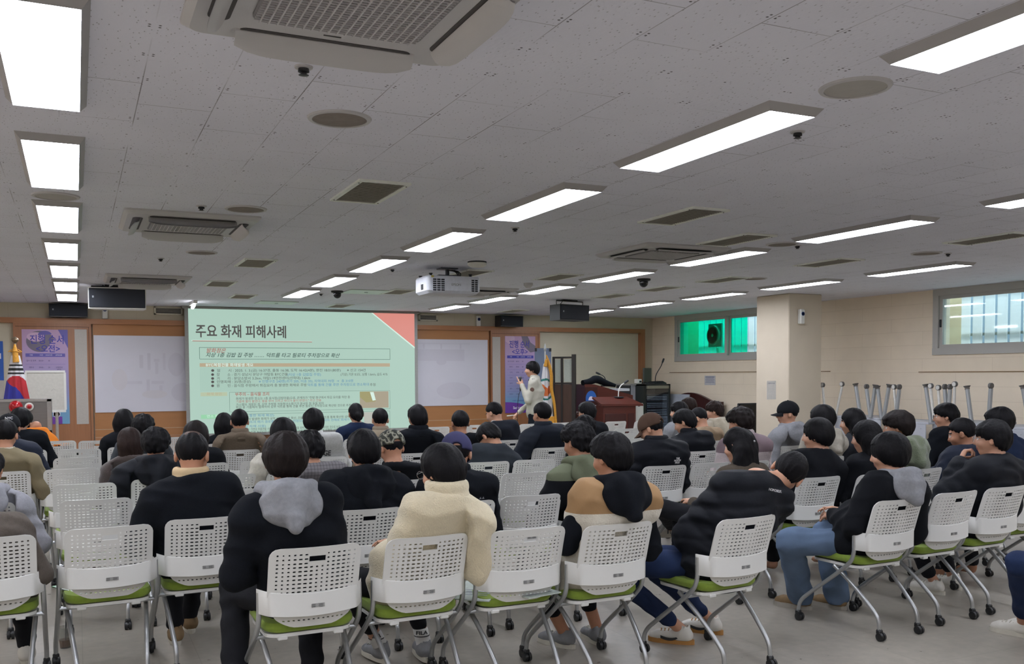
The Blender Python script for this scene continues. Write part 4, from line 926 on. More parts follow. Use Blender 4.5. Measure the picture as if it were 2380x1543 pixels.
def make_hair(par, H, M, kind, m, h, seed=0, wid=1.0, longer=0.0, capped=False, length=.3, wave=0, pony=False, fwd=True, thin=False):
    P = HS[kind]; lo = H-np.array([.17, .2, .17+(length if kind == 'long' or pony else 0)]); hi = H+np.array([.17, .19, .16])
    F = Field(axis(lo[0], hi[0], h), axis(lo[1], hi[1], h), axis(lo[2], hi[2], h)); r = np.array(P['r'])*np.array((wid, 1+(wid-1)*.6, 1))
    T = lambda p: H+M@np.array(p, f32)
    F.ell(T((0, -.014, .028)), r, .0, M)
    if kind in ('full', 'bowl', 'curly', 'long'): F.ell(T((0, -.05, -.02)), (r[0]*.93, .075, .085), .03, M)
    if kind == 'full': F.ell(T((0, .03, .055)), (.082, .075, .06), .03, M)
    if kind == 'curly': F.ell(T((0, .03, .055)), (.095, .08, .065), .03, M)
    if kind == 'long':
        for s_ in (-1, 0, 1): F.cone(T((s_*.045, -.05, -.03)), H+np.array([s_*.055, -.075+(.0 if s_ else -.01), -length]), .06, .042 if not wave else .055, .04, (1, 1.1, 1))
    if pony:
        F.cone(T((0, -.10, .0)), T((0, -.125, -.02)), .03, .03, .02); F.cone(T((0, -.125, -.02)), H+np.array([.0, -.13, -length]), .034, .018, .02)
    if P['a'] > .004 or wave:
        F.warp(lambda X, Y, Z: P['a']*.6*noise(X, Y, Z, 70 if kind == 'curly' else 40, seed)+(wave*noise(X, Y, Z*.7, 26, seed) if wave else 0))
    def strands(X, Y, Z):
        dx, dy, dz = X-H[0], Y-H[1], Z-H[2]; x, y, z = [M[0][i]*dx+M[1][i]*dy+M[2][i]*dz for i in range(3)]
        ph = np.arctan2(x, y+.045); rr = np.sqrt(x*x+(y+.045)**2)+.01
        q_ = noise(np.cos(ph)*1.0, np.sin(ph)*1.0, rr*6+z*3, 9, seed)+.6*noise(np.cos(ph), np.sin(ph), rr*9-z*5, 21, seed+1)
        return P['a']*.8*q_*np.clip(rr/.05, 0, 1)
    F.warp(strands)
    if kind != 'long':
        ta, tz0 = dict(short=(.0125, .05), crop=(.009, .05), full=(.011, .02), curly=(.010, .02), bowl=(.007, .0))[kind]
        def taper(X, Y, Z):
            dx, dy, dz = X-H[0], Y-H[1], Z-H[2]; z = M[0][2]*dx+M[1][2]*dy+M[2][2]*dz; y = M[0][1]*dx+M[1][1]*dy+M[2][1]*dz
            return ta*wid*np.clip((tz0-z)/.10, 0, 1.15)+.006*np.clip((y-.02)/.05, 0, 1)*(z < .07)
        F.warp(taper)
    def line(X, Y, Z):
        dx, dy, dz = X-H[0], Y-H[1], Z-H[2]; x, y, z = [M[0][i]*dx+M[1][i]*dy+M[2][i]*dz for i in range(3)]
        ln = np.interp(y, P['y'], np.array(P['z'])-longer)+.006*np.sin(np.arctan2(x, y)*17+seed)+.010*noise(X, Y, Z*.3, 130, seed)
        if capped: return np.maximum((ln-z)*.7, z-.03)
        return (ln-z)*.7
    F.cut(line)
    if kind == 'long':   # free the face
        F.ell(T((0, .11, -.05)), (.068, .075, .09), .01, M, True)
    me, V, Q = F.mesh('hair')
    if thin:
        def tz(X, Y, Z):
            dx, dy, dz = X-H[0], Y-H[1], Z-H[2]; x, y, z = [M[0][i]*dx+M[1][i]*dy+M[2][i]*dz for i in range(3)]
            return ((np.hypot(x, y+.045)+.012*np.sin(np.arctan2(x, y)*7) < .036) & (z > .05)).astype(int)
        zone(me, V, Q, tz); m = [m, THIN]
    return link('hair', me, m, par)
def cap(par, H, M, m, h, back=False, camo=False, letters=None):
    lo = H-.2; hi = H+.2; F = Field(axis(lo[0], hi[0], h), axis(lo[1], hi[1], h), axis(lo[2], hi[2], h)); T = lambda p: H+M@np.array(p, f32)
    F.ell(T((0, -.01, .035)), (.098, .117, .108), 0, M)
    def low(X, Y, Z):
        dx, dy, dz = X-H[0], Y-H[1], Z-H[2]; y = M[0][1]*dx+M[1][1]*dy+M[2][1]*dz; z = M[0][2]*dx+M[1][2]*dy+M[2][2]*dz; return (.012+.12*(y+.02)*(0 if camo else .25)-z)
    F.cut(low)
    sgn = -1 if back else 1
    F.ell(T((0, -sgn*.118, .022)), (.032, .04, .024), .004, M, True)                     # strap opening on the side away from the brim
    me, V, Q = F.mesh('cap'); c = link('cap', me, m, par)
    b = B(); vs = []; n = 12
    for i in range(n+1):
        a = math.pi*i/n; cx, cy = math.cos(a)*.085, math.sin(a)
        for rr, z in ((.55, .020), (1.0, .012-.028*abs(math.cos(a))*.5)): vs.append(T((cx*(1 if rr < 1 else 1.0), sgn*(.055+cy*(.03 if rr < 1 else .115)), z-(.0 if rr < 1 else .012))))
    m2 = len(vs); vs += [v-np.array([0, 0, .006]) for v in vs]; Fq = [(2*i, 2*i+2, 2*i+3, 2*i+1) for i in range(n)]; Fq += [tuple(m2+k for k in f[::-1]) for f in Fq]+[(2*i+1, 2*i+3, m2+2*i+3, m2+2*i+1) for i in range(n)]
    b.add(vs, Fq); obj('brim', b, m, c, smooth=True)
    obj('button', B().lathe([(.001, .006), (.007, .004), (.009, 0)], tuple(T((0, -.01, .142))), 10), m, c)
    if letters: surf_text(letters[0], letters[1], letters[2], c, c, H+M@np.array(letters[3], f32), math.degrees(math.atan2(M[1][0], M[0][0]))+letters[4])
    return c
def surf_text(s, size, m, parent, target, c, yaw=0, sx=1, tilt=0, bold=.0, name='print'):
    """lettering laid on a garment seen from behind: thrown forward onto the cloth"""
    from mathutils.bvhtree import BVHTree
    me0 = target.data; bv = BVHTree.FromPolygons([v.co for v in me0.vertices], [p.vertices for p in me0.polygons])
    o = text(s, size, m, parent, (0, 0, 0), (0, 0, 0), sx=sx, name=name, ext=0, bold=bold)
    R = Matrix.Rotation(math.radians(yaw), 4, 'Z'); dr = (R @ Vector((0, 1, 0))).normalized(); T_ = Matrix.Rotation(math.radians(tilt), 4, 'Y')
    bm = bmesh.new(); bm.from_mesh(o.data); bmesh.ops.subdivide_edges(bm, edges=[e for e in bm.edges if e.calc_length() > .03], cuts=1)
    for v in bm.verts:
        p = Vector(c)+R @ (T_ @ Vector((v.co.x, 0, v.co.y))); st = p-dr*.5
        hit = bv.ray_cast(st, dr, 1.2)
        v.co = (hit[0] if hit[0] is not None else p)-dr*.004
    bm.to_mesh(o.data); bm.free(); return o
def glasses(par, H, M, m):
    b = B(); T = lambda p: tuple(H+M@np.array(p, f32))
    for s_ in (-1, 1):
        b.tube([T((s_*.034+.024*math.cos(a), .108, .004+.019*math.sin(a))) for a in np.linspace(0, 2*math.pi, 17)], .0015, 5, caps=False)
        b.tube([T((s_*.058, .106, .01)), T((s_*.078, .06, .012)), T((s_*.083, -.01, .010)), T((s_*.082, -.03, -.008))], .0018, 5)
    b.tube([T((-.012, .109, .006)), T((0, .113, .008)), T((.012, .109, .006))], .0015, 5)
    return obj('glasses', b, m, par, smooth=True)
def shoe(par, A, yaw, col, sole, h=.008, mark=None, high=False, markm=None):
    """A: ankle, floor at z=0"""
    c, s_ = math.cos(math.radians(yaw)), math.sin(math.radians(yaw)); R = np.array([[c, -s_, 0], [s_, c, 0], [0, 0, 1]], f32); A = np.array(A, f32)
    T = lambda p: np.array([A[0], A[1], A[2]-.085], f32)+R@np.array(p, f32)
    lo = T((0, 0, 0))-np.array([.3, .3, .02]); hi = T((0, 0, 0))+np.array([.3, .3, .2])
    F = Field(axis(lo[0], hi[0], h), axis(lo[1], hi[1], h), axis(lo[2], hi[2], h*.8))
    F.cone(T((0, -.035, .05)), T((0, .0, .055)), .037, .04, .02); F.cone(T((0, .0, .055)), T((.003, .13, .035)), .04, .035, .03); F.cone(T((.003, .13, .034)), T((.0, .165, .03)), .034, .028, .02)
    F.cone(T((0, -.02, .06)), T((0, -.015, .10 if not high else .135)), .037, .036, .02)
    F.cut(lambda X, Y, Z: (T((0, 0, .022))[2]-Z), k=.004); F.ell(T((0, -.015, .13 if not high else .17)), (.030, .033, .05), .004, None, True)
    me, V, Q = F.mesh('shoe'); u = link('shoe', me, col, par)
    P = []
    for k in range(28):
        a = 2*math.pi*k/28; y = .06+.14*math.sin(a); wd = .040+.006*math.sin(a)-.004*math.cos(2*a); P.append(T((wd*math.cos(a), y, 0))[:2])
    b = B(); z0 = T((0, 0, 0))[2]; b.prism([tuple(p) for p in P], 'Z', z0, z0+.028); obj('sole', b, sole, u)
    if mark == 'swoosh':
        for sd in (-1, 1):
            pts = []; 
            for u_ in np.linspace(0, 1, 9): pts.append((.115-.14*u_, .040+.028*u_**2-.016*math.sin(u_*math.pi), .0015+.007*math.sin(min(1, (1-u_)*1.6)*math.pi/2*1.0)*(1-abs(2*(1-u_)*.6-1)**2*.3)))
            vs = []
            for y, z, wd in pts:
                for dz in (-wd, wd): vs.append(T((sd*(.0425-.003*abs(y-.03)/.1), y, z+dz)))
            b = B(); n = len(pts); b.add(vs+[v+R@np.array([sd*.002, 0, 0], f32) for v in vs], [(2*i, 2*i+2, 2*i+3, 2*i+1) for i in range(n-1)]+[(2*n+2*i+1, 2*n+2*i+3, 2*n+2*i+2, 2*n+2*i) for i in range(n-1)]+[(2*i+1, 2*i+3, 2*n+2*i+3, 2*n+2*i+1) for i in range(n-1)]); obj('shoe_mark', b, markm or INK, u)
    if mark == 'stripes':
        for k in range(3): obj('shoe_mark', B().box(tuple(T((-.042, .0+.02*k, .055))), (.004, .008, .035)), INK, u)
    b = B()
    for k in range(4): y = .05+.022*k; b.tube([T((-.022, y, .079-.09*(y-.04)*.9)), T((0, y, .086-.09*(y-.04)*.9)), T((.022, y+.01, .079-.09*(y-.04)*.9))], .003, 5)
    if not high: obj('laces', b, sole, u)
    return u
LOCAL = {}
def backcut(F, gap=.018):
    def fn(X, Y, Z):
        t_ = .84-Z; y = .012+.30*t_-.10*np.maximum(0, Z-.72)**1.5+.035*(X/.21)**2-.02+np.maximum(0, (np.abs(X)-.19)/.053)**1.5*.05*(Z < .66)
        inside = np.minimum(.215-.10*np.clip((Z-.86)/.2, 0, 1)-np.abs(X), 1.12-Z)
        return np.where((inside > 0) & (Z > .45), np.minimum(y+gap-.03*np.clip((Z-.86)/.1, 0, 1)-Y, inside+.003), -.02+0*X*Y*Z)
    F.cut(fn, (-.4, -.4, .3), (.4, .4, 1.2), k=.010)
def person(label, x, y, rz, head, hyaw=0, hpitch=5, hroll=0, hair='short', hm=None, hopt={}, skin=0, top=None, pants=None, shoes=None, arms='lap', wear=None, spec=None, group='seated audience', legs=None, near=False, cat='person', pel=None):
    """x, y: chair place; head: world (x, y, top z)"""
    near = near or math.hypot(x, y) < 6.2; mid = math.hypot(x, y) < 8.2
    hb = .012 if near else (.016 if mid else .02); hh = .006 if near else (.008 if mid else .010)
    c, s_ = math.cos(-math.radians(rz)), math.sin(-math.radians(rz))
    def loc(p): dx, dy = p[0]-x, p[1]-y; return np.array([dx*c-dy*s_, dx*s_+dy*c, p[2]], f32)
    M = rotm(hyaw-0, hpitch, hroll); ht = loc(head)
    H = ht-np.array([0, 0, HEADTOP], f32)+np.array([.0, .0, .0], f32)
    lean = M@np.array([0, -.035, -.14], f32)*.6+np.array([0, -.03, -.14], f32)*.4
    N = H+lean                                            # neck base
    if (wear or {}).get('N'): N = np.array(wear['N'], f32)
    P = np.array(pel if pel is not None else (0, .29, .565), f32)
    sp = N-P; lat = np.array([sp[2], 0, -sp[0]], f32); lat /= np.linalg.norm(lat); tw = math.radians((wear or {}).get('twist', 0)); lat = np.array([lat[0]*math.cos(tw), lat[0]*math.sin(tw), lat[2]], f32)
    C = P+sp*.62+np.array([0, -.025, 0], f32)
    t = dict(th=.014, kind='cotton', mat=None, fold=.0085, quilt=None, wide=0); t.update(top or {})
    sw = (.155 if (wear or {}).get('woman') else .172)+t['wide']
    S_ = [N+lat*s*sw+np.array([0, 0, -.078], f32) for s in (-1, 1)]
    # arms
    A = []
    for i, s in enumerate((-1, 1)):
        a = arms[i] if isinstance(arms, (tuple, list)) else arms
        S = S_[i]
        if a == 'lap': El = S+np.array([s*.075, .03, -.265], f32); Wr = np.array([s*.10, .53, .645], f32); pn = (0, 0, -1)
        elif a == 'fold': El = S+np.array([s*.06, .06, -.255], f32); Wr = np.array([-s*.02, El[1]+.19, El[2]+.03], f32); pn = (0, -1, 0)
        elif a == 'in': El = S+np.array([s*.06, .04, -.265], f32); Wr = np.array([s*.04, .47, .70], f32); pn = (0, -.3, -1)
        elif a == 'tight': El = S+np.array([s*.03, .06, -.26], f32); Wr = np.array([s*.02, .44, .72], f32); pn = (0, -.3, -1)
        elif a == 'wide': El = S+np.array([s*.105, .06, -.24], f32); Wr = np.array([s*.06, .48, .68], f32); pn = (0, 0, -1)
        elif a == 'chin': El = S+np.array([s*.15, .17, -.19], f32); Wr = H+M@np.array([s*.075, .19, -.12], f32)+np.array([0, 0, -.035], f32); pn = (-s*.9, -.6, 0)
        else: El, Wr, pn = [np.array(k, f32) for k in a]
        A.append((S, El, Wr, pn))
    # legs
    Lg = []
    for i, s in enumerate((-1, 1)):
        hip = P+np.array([s*.085, .0, -.03], f32)
        if legs and legs[i] is not None: K, An, fy = legs[i]; K = np.array(K, f32); An = np.array(An, f32)
        else: K = np.array([s*.15, .74, .545], f32); An = np.array([s*.14, .66+.0*s, .085], f32); fy = -s*6
        Lg.append((hip, K, An, fy))
    # ---------- body: one continuous skin surface
    pts = [P, N, H]+[q for a in A for q in a[:3]]+[q for l in Lg for q in l[:3]]
    lo = np.min(pts, 0)-.17; hi = np.max(pts, 0)+.19
    fx = [(H[0]-.1, H[0]+.1, hh)]; fy_ = [(H[1]-.13, H[1]+.13, hh)]; fz = [(H[2]-.13, H[2]+.13, hh)]
    show = (wear or {}).get('hands')
    if show:
        for i in show: Wq = A[i][2]; fx.append((Wq[0]-.11, Wq[0]+.11, .005)); fy_.append((Wq[1]-.11, Wq[1]+.11, .005)); fz.append((Wq[2]-.1, Wq[2]+.2, .005))
    F = Field(axis(lo[0], hi[0], hb, fx), axis(lo[1], hi[1], hb, fy_), axis(max(lo[2], -.03), hi[2], hb, fz))
    head_skin(F, H, M, face=True)
    F.cone(N, H+M@np.array([0, -.03, -.055], f32), .051, .047, .02); F.cone(C, N, .092, .052, .04, (.8, 1, 1)); F.cone(P, C, .09, .092, .05, (.8, 1, 1))
    F.cone(S_[0], S_[1], .045, .045, .04)
    for i, (S, El, Wr, pn) in enumerate(A):
        F.cone(S, El, .044, .036, .03); F.cone(El, Wr, .036, .024, .015); d = (Wr-El)/np.linalg.norm(Wr-El)
        hand(F, Wr+d*.01, El, pn, *((wear or {}).get('curl', (.45, .45))[i],), side=(1 if i == 0 else -1), point=bool((wear or {}).get('point') == i), r=.0085 if show and i in show else max(.0085, hb*.62))
    for hip, K, An, fy in Lg:
        F.cone(hip, K, .07, .05, .03); F.cone(K, An, .048, .034, .02); q = An+np.array([-math.sin(math.radians(fy)), math.cos(math.radians(fy)), 0], f32)*.13-np.array([0, 0, .045], f32); F.cone(An-np.array([0, 0, .03], f32), q, .030, .024, .02)
    if pel is None or (wear or {}).get('seated'): backcut(F, .024)
    me, V, Q = F.mesh('person')
    def sk(X, Y, Z):
        dx, dy, dz = X-H[0], Y-H[1], Z-H[2]; a, b, cc = [M[0][i]*dx+M[1][i]*dy+M[2][i]*dz for i in range(3)]
        ax = np.abs(a); z = np.zeros(len(X), int)
        z[(b > .075) & (ax < .024) & (cc < -.050) & (cc > -.072)] = 1
        z[(b > .06) & (ax > .014) & (ax < .052) & (cc > .024) & (cc < .036)] = 2
        z[(b > .07) & (b < .098) & (ax > .020) & (ax < .046) & (cc > .000) & (cc < .013)] = 3
        z[(b > .07) & (b < .098) & (ax > .027) & (ax < .038) & (cc > -.001) & (cc < .013)] = 4
        return z
    zone(me, V, Q, sk)
    o = link('person', me, [SKIN[skin], LIP, BROW, EYEW, EYED]); o.location = (x, y, 0); o.rotation_euler = (0, 0, math.radians(rz)); tag(o, label, cat, group)
    # ---------- upper garment
    th = t['th']; q = t['quilt']; hg = hb*.9
    lo = np.min([P, N]+[k for a in A for k in a[:3]], 0)-.2; hi = np.max([P, N]+[k for a in A for k in a[:3]], 0)+.2
    F = Field(axis(lo[0], hi[0], hg), axis(lo[1], hi[1], hg), axis(lo[2], hi[2], hg))
    qa = (q, max(2, round(.5/.085))) if q else None; qs = (q, 4) if q else None
    F.cone(P+np.array([0, 0, .01], f32), C, .118+th, .122+th, .05, (.70, 1, 1), qa)
    F.cone(C, N-np.array([0, 0, .06], f32), .122+th, .085+th*.6, .05, (.66, 1, 1))
    F.cone(S_[0], S_[1], .058+th*.8, .058+th*.8, .06, (1, .85, 1))
    for i in (0, 1): F.cone(N+np.array([0, -.012, -.002], f32), S_[i]+np.array([0, 0, .012], f32), .050+th*.5, .046+th*.6, .05)
    if t.get('hem', True): F.cone(P+np.array([0, -.01, -.02], f32), P+np.array([0, .01, .1], f32), .125+th, .12+th, .03, (.68, .95, 1))
    for i, (S, El, Wr, pn) in enumerate(A):
        if t.get('sleeves', True):
            F.cone(S, El, .056+th, .046+th, .035, quilt=qs); d = (Wr-El)/np.linalg.norm(Wr-El); F.cone(El, Wr-d*.005, .046+th, .034+th*.7, .02, quilt=qs)
        else: F.cone(S, S+(El-S)*.12, .058+th, .055+th, .035)
    sd = (x*3.1+y*1.7) % 6
    if q: F.warp(lambda X, Y, Z: .9*q*(.5-np.abs(np.sin(math.pi*(Z+.03*Y+.006*noise(X, Y, Z, 14, sd))/.088))**.6))
    F.warp(lambda X, Y, Z: folds(X, Y, Z, sd, t['fold'], 24)+(t['fold']*.6*noise(X, Y, Z, 12, sd)))
    # neck opening
    nr = .058; Nt = N+np.array([0, .02, .03], f32)
    F.cut(lambda X, Y, Z: np.minimum(nr-np.sqrt((X-Nt[0])**2+((Y-Nt[1])*.85)**2), Z-(N[2]-.06)), k=.01)
    F.cut(lambda X, Y, Z: (Z-(N[2]+.055)+0*X+0*Y), k=.02)
    if pel is None or (wear or {}).get('seated'): backcut(F)
    me, V, Q = F.mesh('top'); tm = t['mat'] if isinstance(t['mat'], (list, tuple)) else [t['mat']]
    for zt_ in t.get('snap', ()):
        dz = V[:, 2]-N[2]-zt_; k_ = np.abs(dz) < hg*.5; V[k_, 2] -= dz[k_]; me.vertices.foreach_set('co', np.ascontiguousarray(V, f32).ravel())
    if t.get('zone'): zone(me, V, Q, lambda X, Y, Z: t['zone'](X-N[0], Y-N[1], Z-N[2]))
    tp = link(t.get('name', 'jacket'), me, tm, o)
    if t.get('sleeves', True) is False and t.get('under'):
        F = Field(axis(lo[0], hi[0], hg), axis(lo[1], hi[1], hg), axis(lo[2], hi[2], hg))
        for i, (S, El, Wr, pn) in enumerate(A):
            d = (Wr-El)/np.linalg.norm(Wr-El); F.cone(S-lat*(-1 if i == 0 else 1)*.03, El, .072, .068, .03); F.cone(El, Wr, .066, .045, .02)
        F.warp(lambda X, Y, Z: folds(X, Y, Z, sd+1, .008, 30)); backcut(F); me, V, Q = F.mesh('sleeves'); link('sleeves', me, t['under'], o)
    # ---------- collar / hood
    col = t.get('collar')
    if col:
        kind, cm = col[0], col[1]; sc = col[2] if len(col) > 2 else 1.0; hz = hg*.75
        lo2 = N-np.array([.26, .26, .26]); hi2 = N+np.array([.26, .22, .18]); F = Field(axis(lo2[0], hi2[0], hz), axis(lo2[1], hi2[1], hz), axis(lo2[2], hi2[2], hz))
        up = M@np.array([0, 0, 1], f32)*.4+np.array([0, 0, .6], f32)
        if kind in ('stand', 'shirt', 'roll', 'fleece'):
            r0, r1, hgt, w_ = dict(stand=(.078, .072, .062, .014), shirt=(.072, .064, .040, .009), roll=(.066, .062, .055, .012), fleece=(.088, .086, .075, .018))[kind]
            r0 *= sc; r1 *= sc
            n = 22; ring = []
            for k in range(n+1):
                a = math.pi*(-.5-.80)+2*math.pi*.80*k/n if kind != 'roll' else 2*math.pi*k/n
                ring.append(a)
            for a0_, a1_ in zip(ring, ring[1:]):
                for fz_, rr in ((-.02, r0*1.08), (.3*hgt, r0), (.75*hgt, (r0+r1)/2), (hgt, r1)):
                    p0 = N+np.array([math.cos(a0_)*rr, math.sin(a0_)*rr*.95+.012, 0], f32)+up*(fz_-.01*(math.sin(a0_) > .5)); p1 = N+np.array([math.cos(a1_)*rr, math.sin(a1_)*rr*.95+.012, 0], f32)+up*fz_
                    F.cone(p0, p1, w_, w_, .012)
        elif kind == 'hood':
            k_ = sc
            F.ell(N+np.array([0, -.100, -.045], f32), (.135*k_, .052*k_, .105*k_), .03, np.array(Matrix.Rotation(math.radians(-14), 3, 'X'), f32))
            for a0_ in np.linspace(-.2, 3.34, 14):
                a1_ = a0_+.27; rr = .092*k_
                f_ = lambda a: N+np.array([math.cos(a)*rr*1.12, -math.sin(a)*rr*.95+.01, .028-.05*max(0, -math.sin(a))-.015*abs(math.cos(a))], f32)
                F.cone(f_(a0_), f_(a1_), .030*k_, .030*k_, .03)
            F.cone(N+np.array([-.05*k_, -.11*k_, .03], f32), N+np.array([0, -.16*k_, -.13*k_], f32), .03, .028, .04); F.cone(N+np.array([.05*k_, -.11*k_, .03], f32), N+np.array([0, -.16*k_, -.13*k_], f32), .03, .028, .04)
            F.ell(H+np.array([0, .0, -.02], f32), (.098, .118, .12), .02, None, True)
            F.warp(lambda X, Y, Z: folds(X, Y, Z, sd+3, .007, 26))
        elif kind == 'crew':
            for k in range(24):
                a = 2*math.pi*k/24; a2 = a+.27; rr = .068*sc
                f_ = lambda a: N+np.array([math.cos(a)*rr, math.sin(a)*rr*.95+.012, .016-.035*max(0, math.sin(a))], f32); F.cone(f_(a), f_(a2), .011, .011, .008)
        F.cut(lambda X, Y, Z: (.050-np.sqrt((X-N[0])**2+((Y-N[1]-.015)*.9)**2))+0*Z, k=.006)
        me, V, Q = F.mesh('collar'); link('hood' if kind == 'hood' else 'collar', me, cm, o)
    # ---------- trousers
    pm = pants or BLACKP; wd = (wear or {}).get('leg', .0)
    lo = np.min([P]+[k for l in Lg for k in l[:3]], 0)-.17; hi = np.max([P]+[k for l in Lg for k in l[:3]], 0)+.17
    F = Field(axis(lo[0], hi[0], hb), axis(lo[1], hi[1], hb), axis(max(lo[2], -.01), hi[2], hb))
    F.ell(P+np.array([0, -.01, -.0], f32), (.165, .125, .115), 0)
    for hip, K, An, fy in Lg:
        F.cone(hip, K, .088, .068+wd*.5, .04); e = An+(K-An)*((wear or {}).get('ankle', .06)); F.cone(K, e, .066+wd*.5, .050+wd, .03)
    F.warp(lambda X, Y, Z: folds(X, Y, Z, sd+2, .008, 26))
    F.cut(lambda X, Y, Z: (.085+(wear or {}).get('cuff', .0)-Z)+0*X+0*Y, k=.004)
    if pel is None or (wear or {}).get('seated'): backcut(F)
    me, V, Q = F.mesh('trousers'); link('trousers', me, pm, o)
    if shoes:
        for i, (hip, K, An, fy) in enumerate(Lg):
            shoe(o, An, fy, shoes[0], shoes[1], .007 if near else .01, mark=shoes[2] if len(shoes) > 2 else None, high=len(shoes) > 3 and shoes[3])
    hmat = hm or HAIRK
    if hair: hr_ = make_hair(o, H, M, hair, hmat, hh*.9, seed=sd, **hopt)
    wr = wear or {}
    if wr.get('cap'): cap(o, H, M, wr['cap'], hh*.9, back=wr.get('capback', False), camo=wr.get('camo', False), letters=wr.get('letters'))
    if wr.get('glasses'): glasses(o, H, M, wr['glasses'])
    LOCAL['last'] = dict(o=o, top=tp, N=N, H=H, M=M, P=P, A=A, L=Lg)
    return o
BLACKP = cloth('black_trousers', '#1b1c20')
# ================================================================== WHO SITS WHERE
DISC = SPEC_FRAME = mat('black_frame', '#151518', .3)
WIRE = mat('silver_wire', '#9a9a9a', .3, metal=.8)
WHS = mat('white_shoe', '#cfccc4', .55, nscale=20, namp=.04); GUM = mat('gum_sole', '#a9793f', .6); OFFS = mat('offwhite_sole', '#c2beb2', .6); GRS = mat('grey_suede', '#77787b', .9, nscale=40, namp=.1); TANB = mat('tan_boot', '#7d6648', .8, nscale=30, namp=.1); BLS = mat('black_shoe', '#222226', .6); GRSOLE = mat('grey_sole', '#9a958c', .6)
JEAN = cloth('dark_blue_jeans', '#1f2c4a', 'denim'); JEANL = cloth('washed_blue_jeans', '#5d6f88', 'denim')
LOGO = mat('white_logo', '#d8d8d8', .6); LOGOK = mat('black_logo', '#2b2b30', .6); LOGOB = mat('blue_logo', '#2b3390', .6)
cl = lambda k, c, t='cotton': cloth(k, c, t)
BLK = cl('black_cotton', '#101217'); BLKW = cl('black_wool', '#101319', 'wool'); BLKN = cl('black_nylon', '#0f1219', 'nylon'); NAVYN = cl('navy_nylon', '#1b2130', 'nylon'); NAVYW = cl('navy_wool', '#1c2740', 'wool')
GRH = cl('heather_grey', '#85868b', 'wool'); GRHD = cl('dark_grey', '#45464b'); OLV = cl('olive_cloth', '#5e6350'); CREAMF = cl('cream_fleece', '#cfc3a6', 'fleece'); IVORY = cl('ivory_fleece', '#c6bfb0', 'fleece'); TANV = cl('tan_nylon', '#9a7a57', 'nylon')
def ank(x, y, rz, px, py, z=.085):
    p = wz(px, py, z); c, s_ = math.cos(-math.radians(rz)), math.sin(-math.radians(rz)); dx, dy = p[0]-x, p[1]-y; return (dx*c-dy*s_, dx*s_+dy*c, z)
SEATED = []
def sit(label, who, px, py, Y, cx, cy, rot=0, chairlab=None, **k):
    """one person on one chair; px, py: top of the head in the photograph, Y: how far in front of the camera wall"""
    chair(cx, cy, rot, chairlab or ('white chair with %s on it' % who)); SEATED.append((cx, cy))
    p = wy(px, py, Y); yaw = math.degrees(math.atan2(-(3.7-p[0]), 16.5-p[1]))*.6-rot
    k.setdefault('hyaw', yaw); return person(label, cx, cy, rot, p, **k)
TOP = lambda m, **k: dict(mat=m, **k)
# ---- nearest row
x, y = .96, 4.10
sit('person with thick black hair in a black jacket with a light grey hood', 'the grey hooded man', 662, 1002, 4.32, x, y, 1, hyaw=-8, hpitch=8, hair='full', hopt=dict(wid=1.05), skin=0, hm=HAIRB,
    top=TOP(BLKW, th=.022, collar=('hood', GRH, 1.06)), arms='in', legs=[((-.26, .62, .54), (-.30, .42, .085), 12), ((.13, .74, .545), (.12, .62, .085), -6)], shoes=(BLS, BLS), wear=dict(leg=.01))
x, y = 1.50, 4.12
o = sit('person wearing a cream fleece jacket and glasses, seated beside the grey hooded man', 'the cream fleece man', 1025, 1030, 4.22, x, y, 2, hyaw=26, hpitch=14, hair='bowl', hopt=dict(wid=.98), skin=1,
    top=TOP(CREAMF, th=.022, wide=-.008, fold=.008, collar=('fleece', CREAMF, 1.0)), arms=['fold', 'tight'], legs=[((-.22, .66, .54), ank(x, y, 2, 884, 1500, .10), 10), ((.14, .70, .545), ank(x, y, 2, 985, 1496, .10), -8)], shoes=(GRS, OFFS), wear=dict(glasses=WIRE, ankle=.28, leg=-.002, cuff=.08))
SOCK = cl('white_sock', '#cfcfcf'); 
d = LOCAL['last']
for i, (hip, K, An, fy) in enumerate(d['L']):
    F = Field(axis(An[0]-.07, An[0]+.07, .006), axis(An[1]-.07, An[1]+.07, .006), axis(.07, .26, .006)); e = An+(K-An)*.26; F.cone(An-np.array([0, 0, .0], f32), e, .042, .041, .01); F.cut(lambda X, Y, Z: (Z-(An[2]+.10))+0*X+0*Y)
    me, V, Q = F.mesh('sock'); sk_ = link('sock', me, SOCK, o); surf_text('FILA', .030, LOGOK, sk_, sk_, An+(K-An)*.17+np.array([0, -.0, .0], f32), -14, bold=.001, sx=1.15)
    obj('sock_stripe', B().lathe([(.0435, -.003), (.0440, .0), (.0435, .003)], tuple(An+(K-An)*.12), 20), LOGOK, sk_)
x, y = 2.50, 4.03
def vestz(X, Y, Z): return (Z > -.135).astype(int)
o = sit('person in an ivory fleece vest with a tan yoke over a black hooded sweatshirt', 'the fleece vest man', 1419, 1003, 4.20, x, y, 1, hyaw=16, hpitch=10, hair='full', hopt=dict(wid=1.04), skin=0,
    top=TOP([IVORY, TANV], th=.034, fold=.007, sleeves=False, under=BLKW, zone=vestz, snap=(-.135,), collar=('hood', BLKW, 1.1), name='vest'), arms=['wide', 'in'],
    legs=[((-.2, .66, .54), ank(x, y, 1, 1312, 1470), 24), ((.12, .70, .545), ank(x, y, 1, 1388, 1462), -4)], shoes=(GRS, OFFS), wear=dict(ankle=.34, cuff=.1))
surf_text('NORTH', .016, LOGO, LOCAL['last']['top'], LOCAL['last']['top'], LOCAL['last']['N']+np.array([.05, 0, -.03], f32), 0)
x, y = 3.22, 3.90
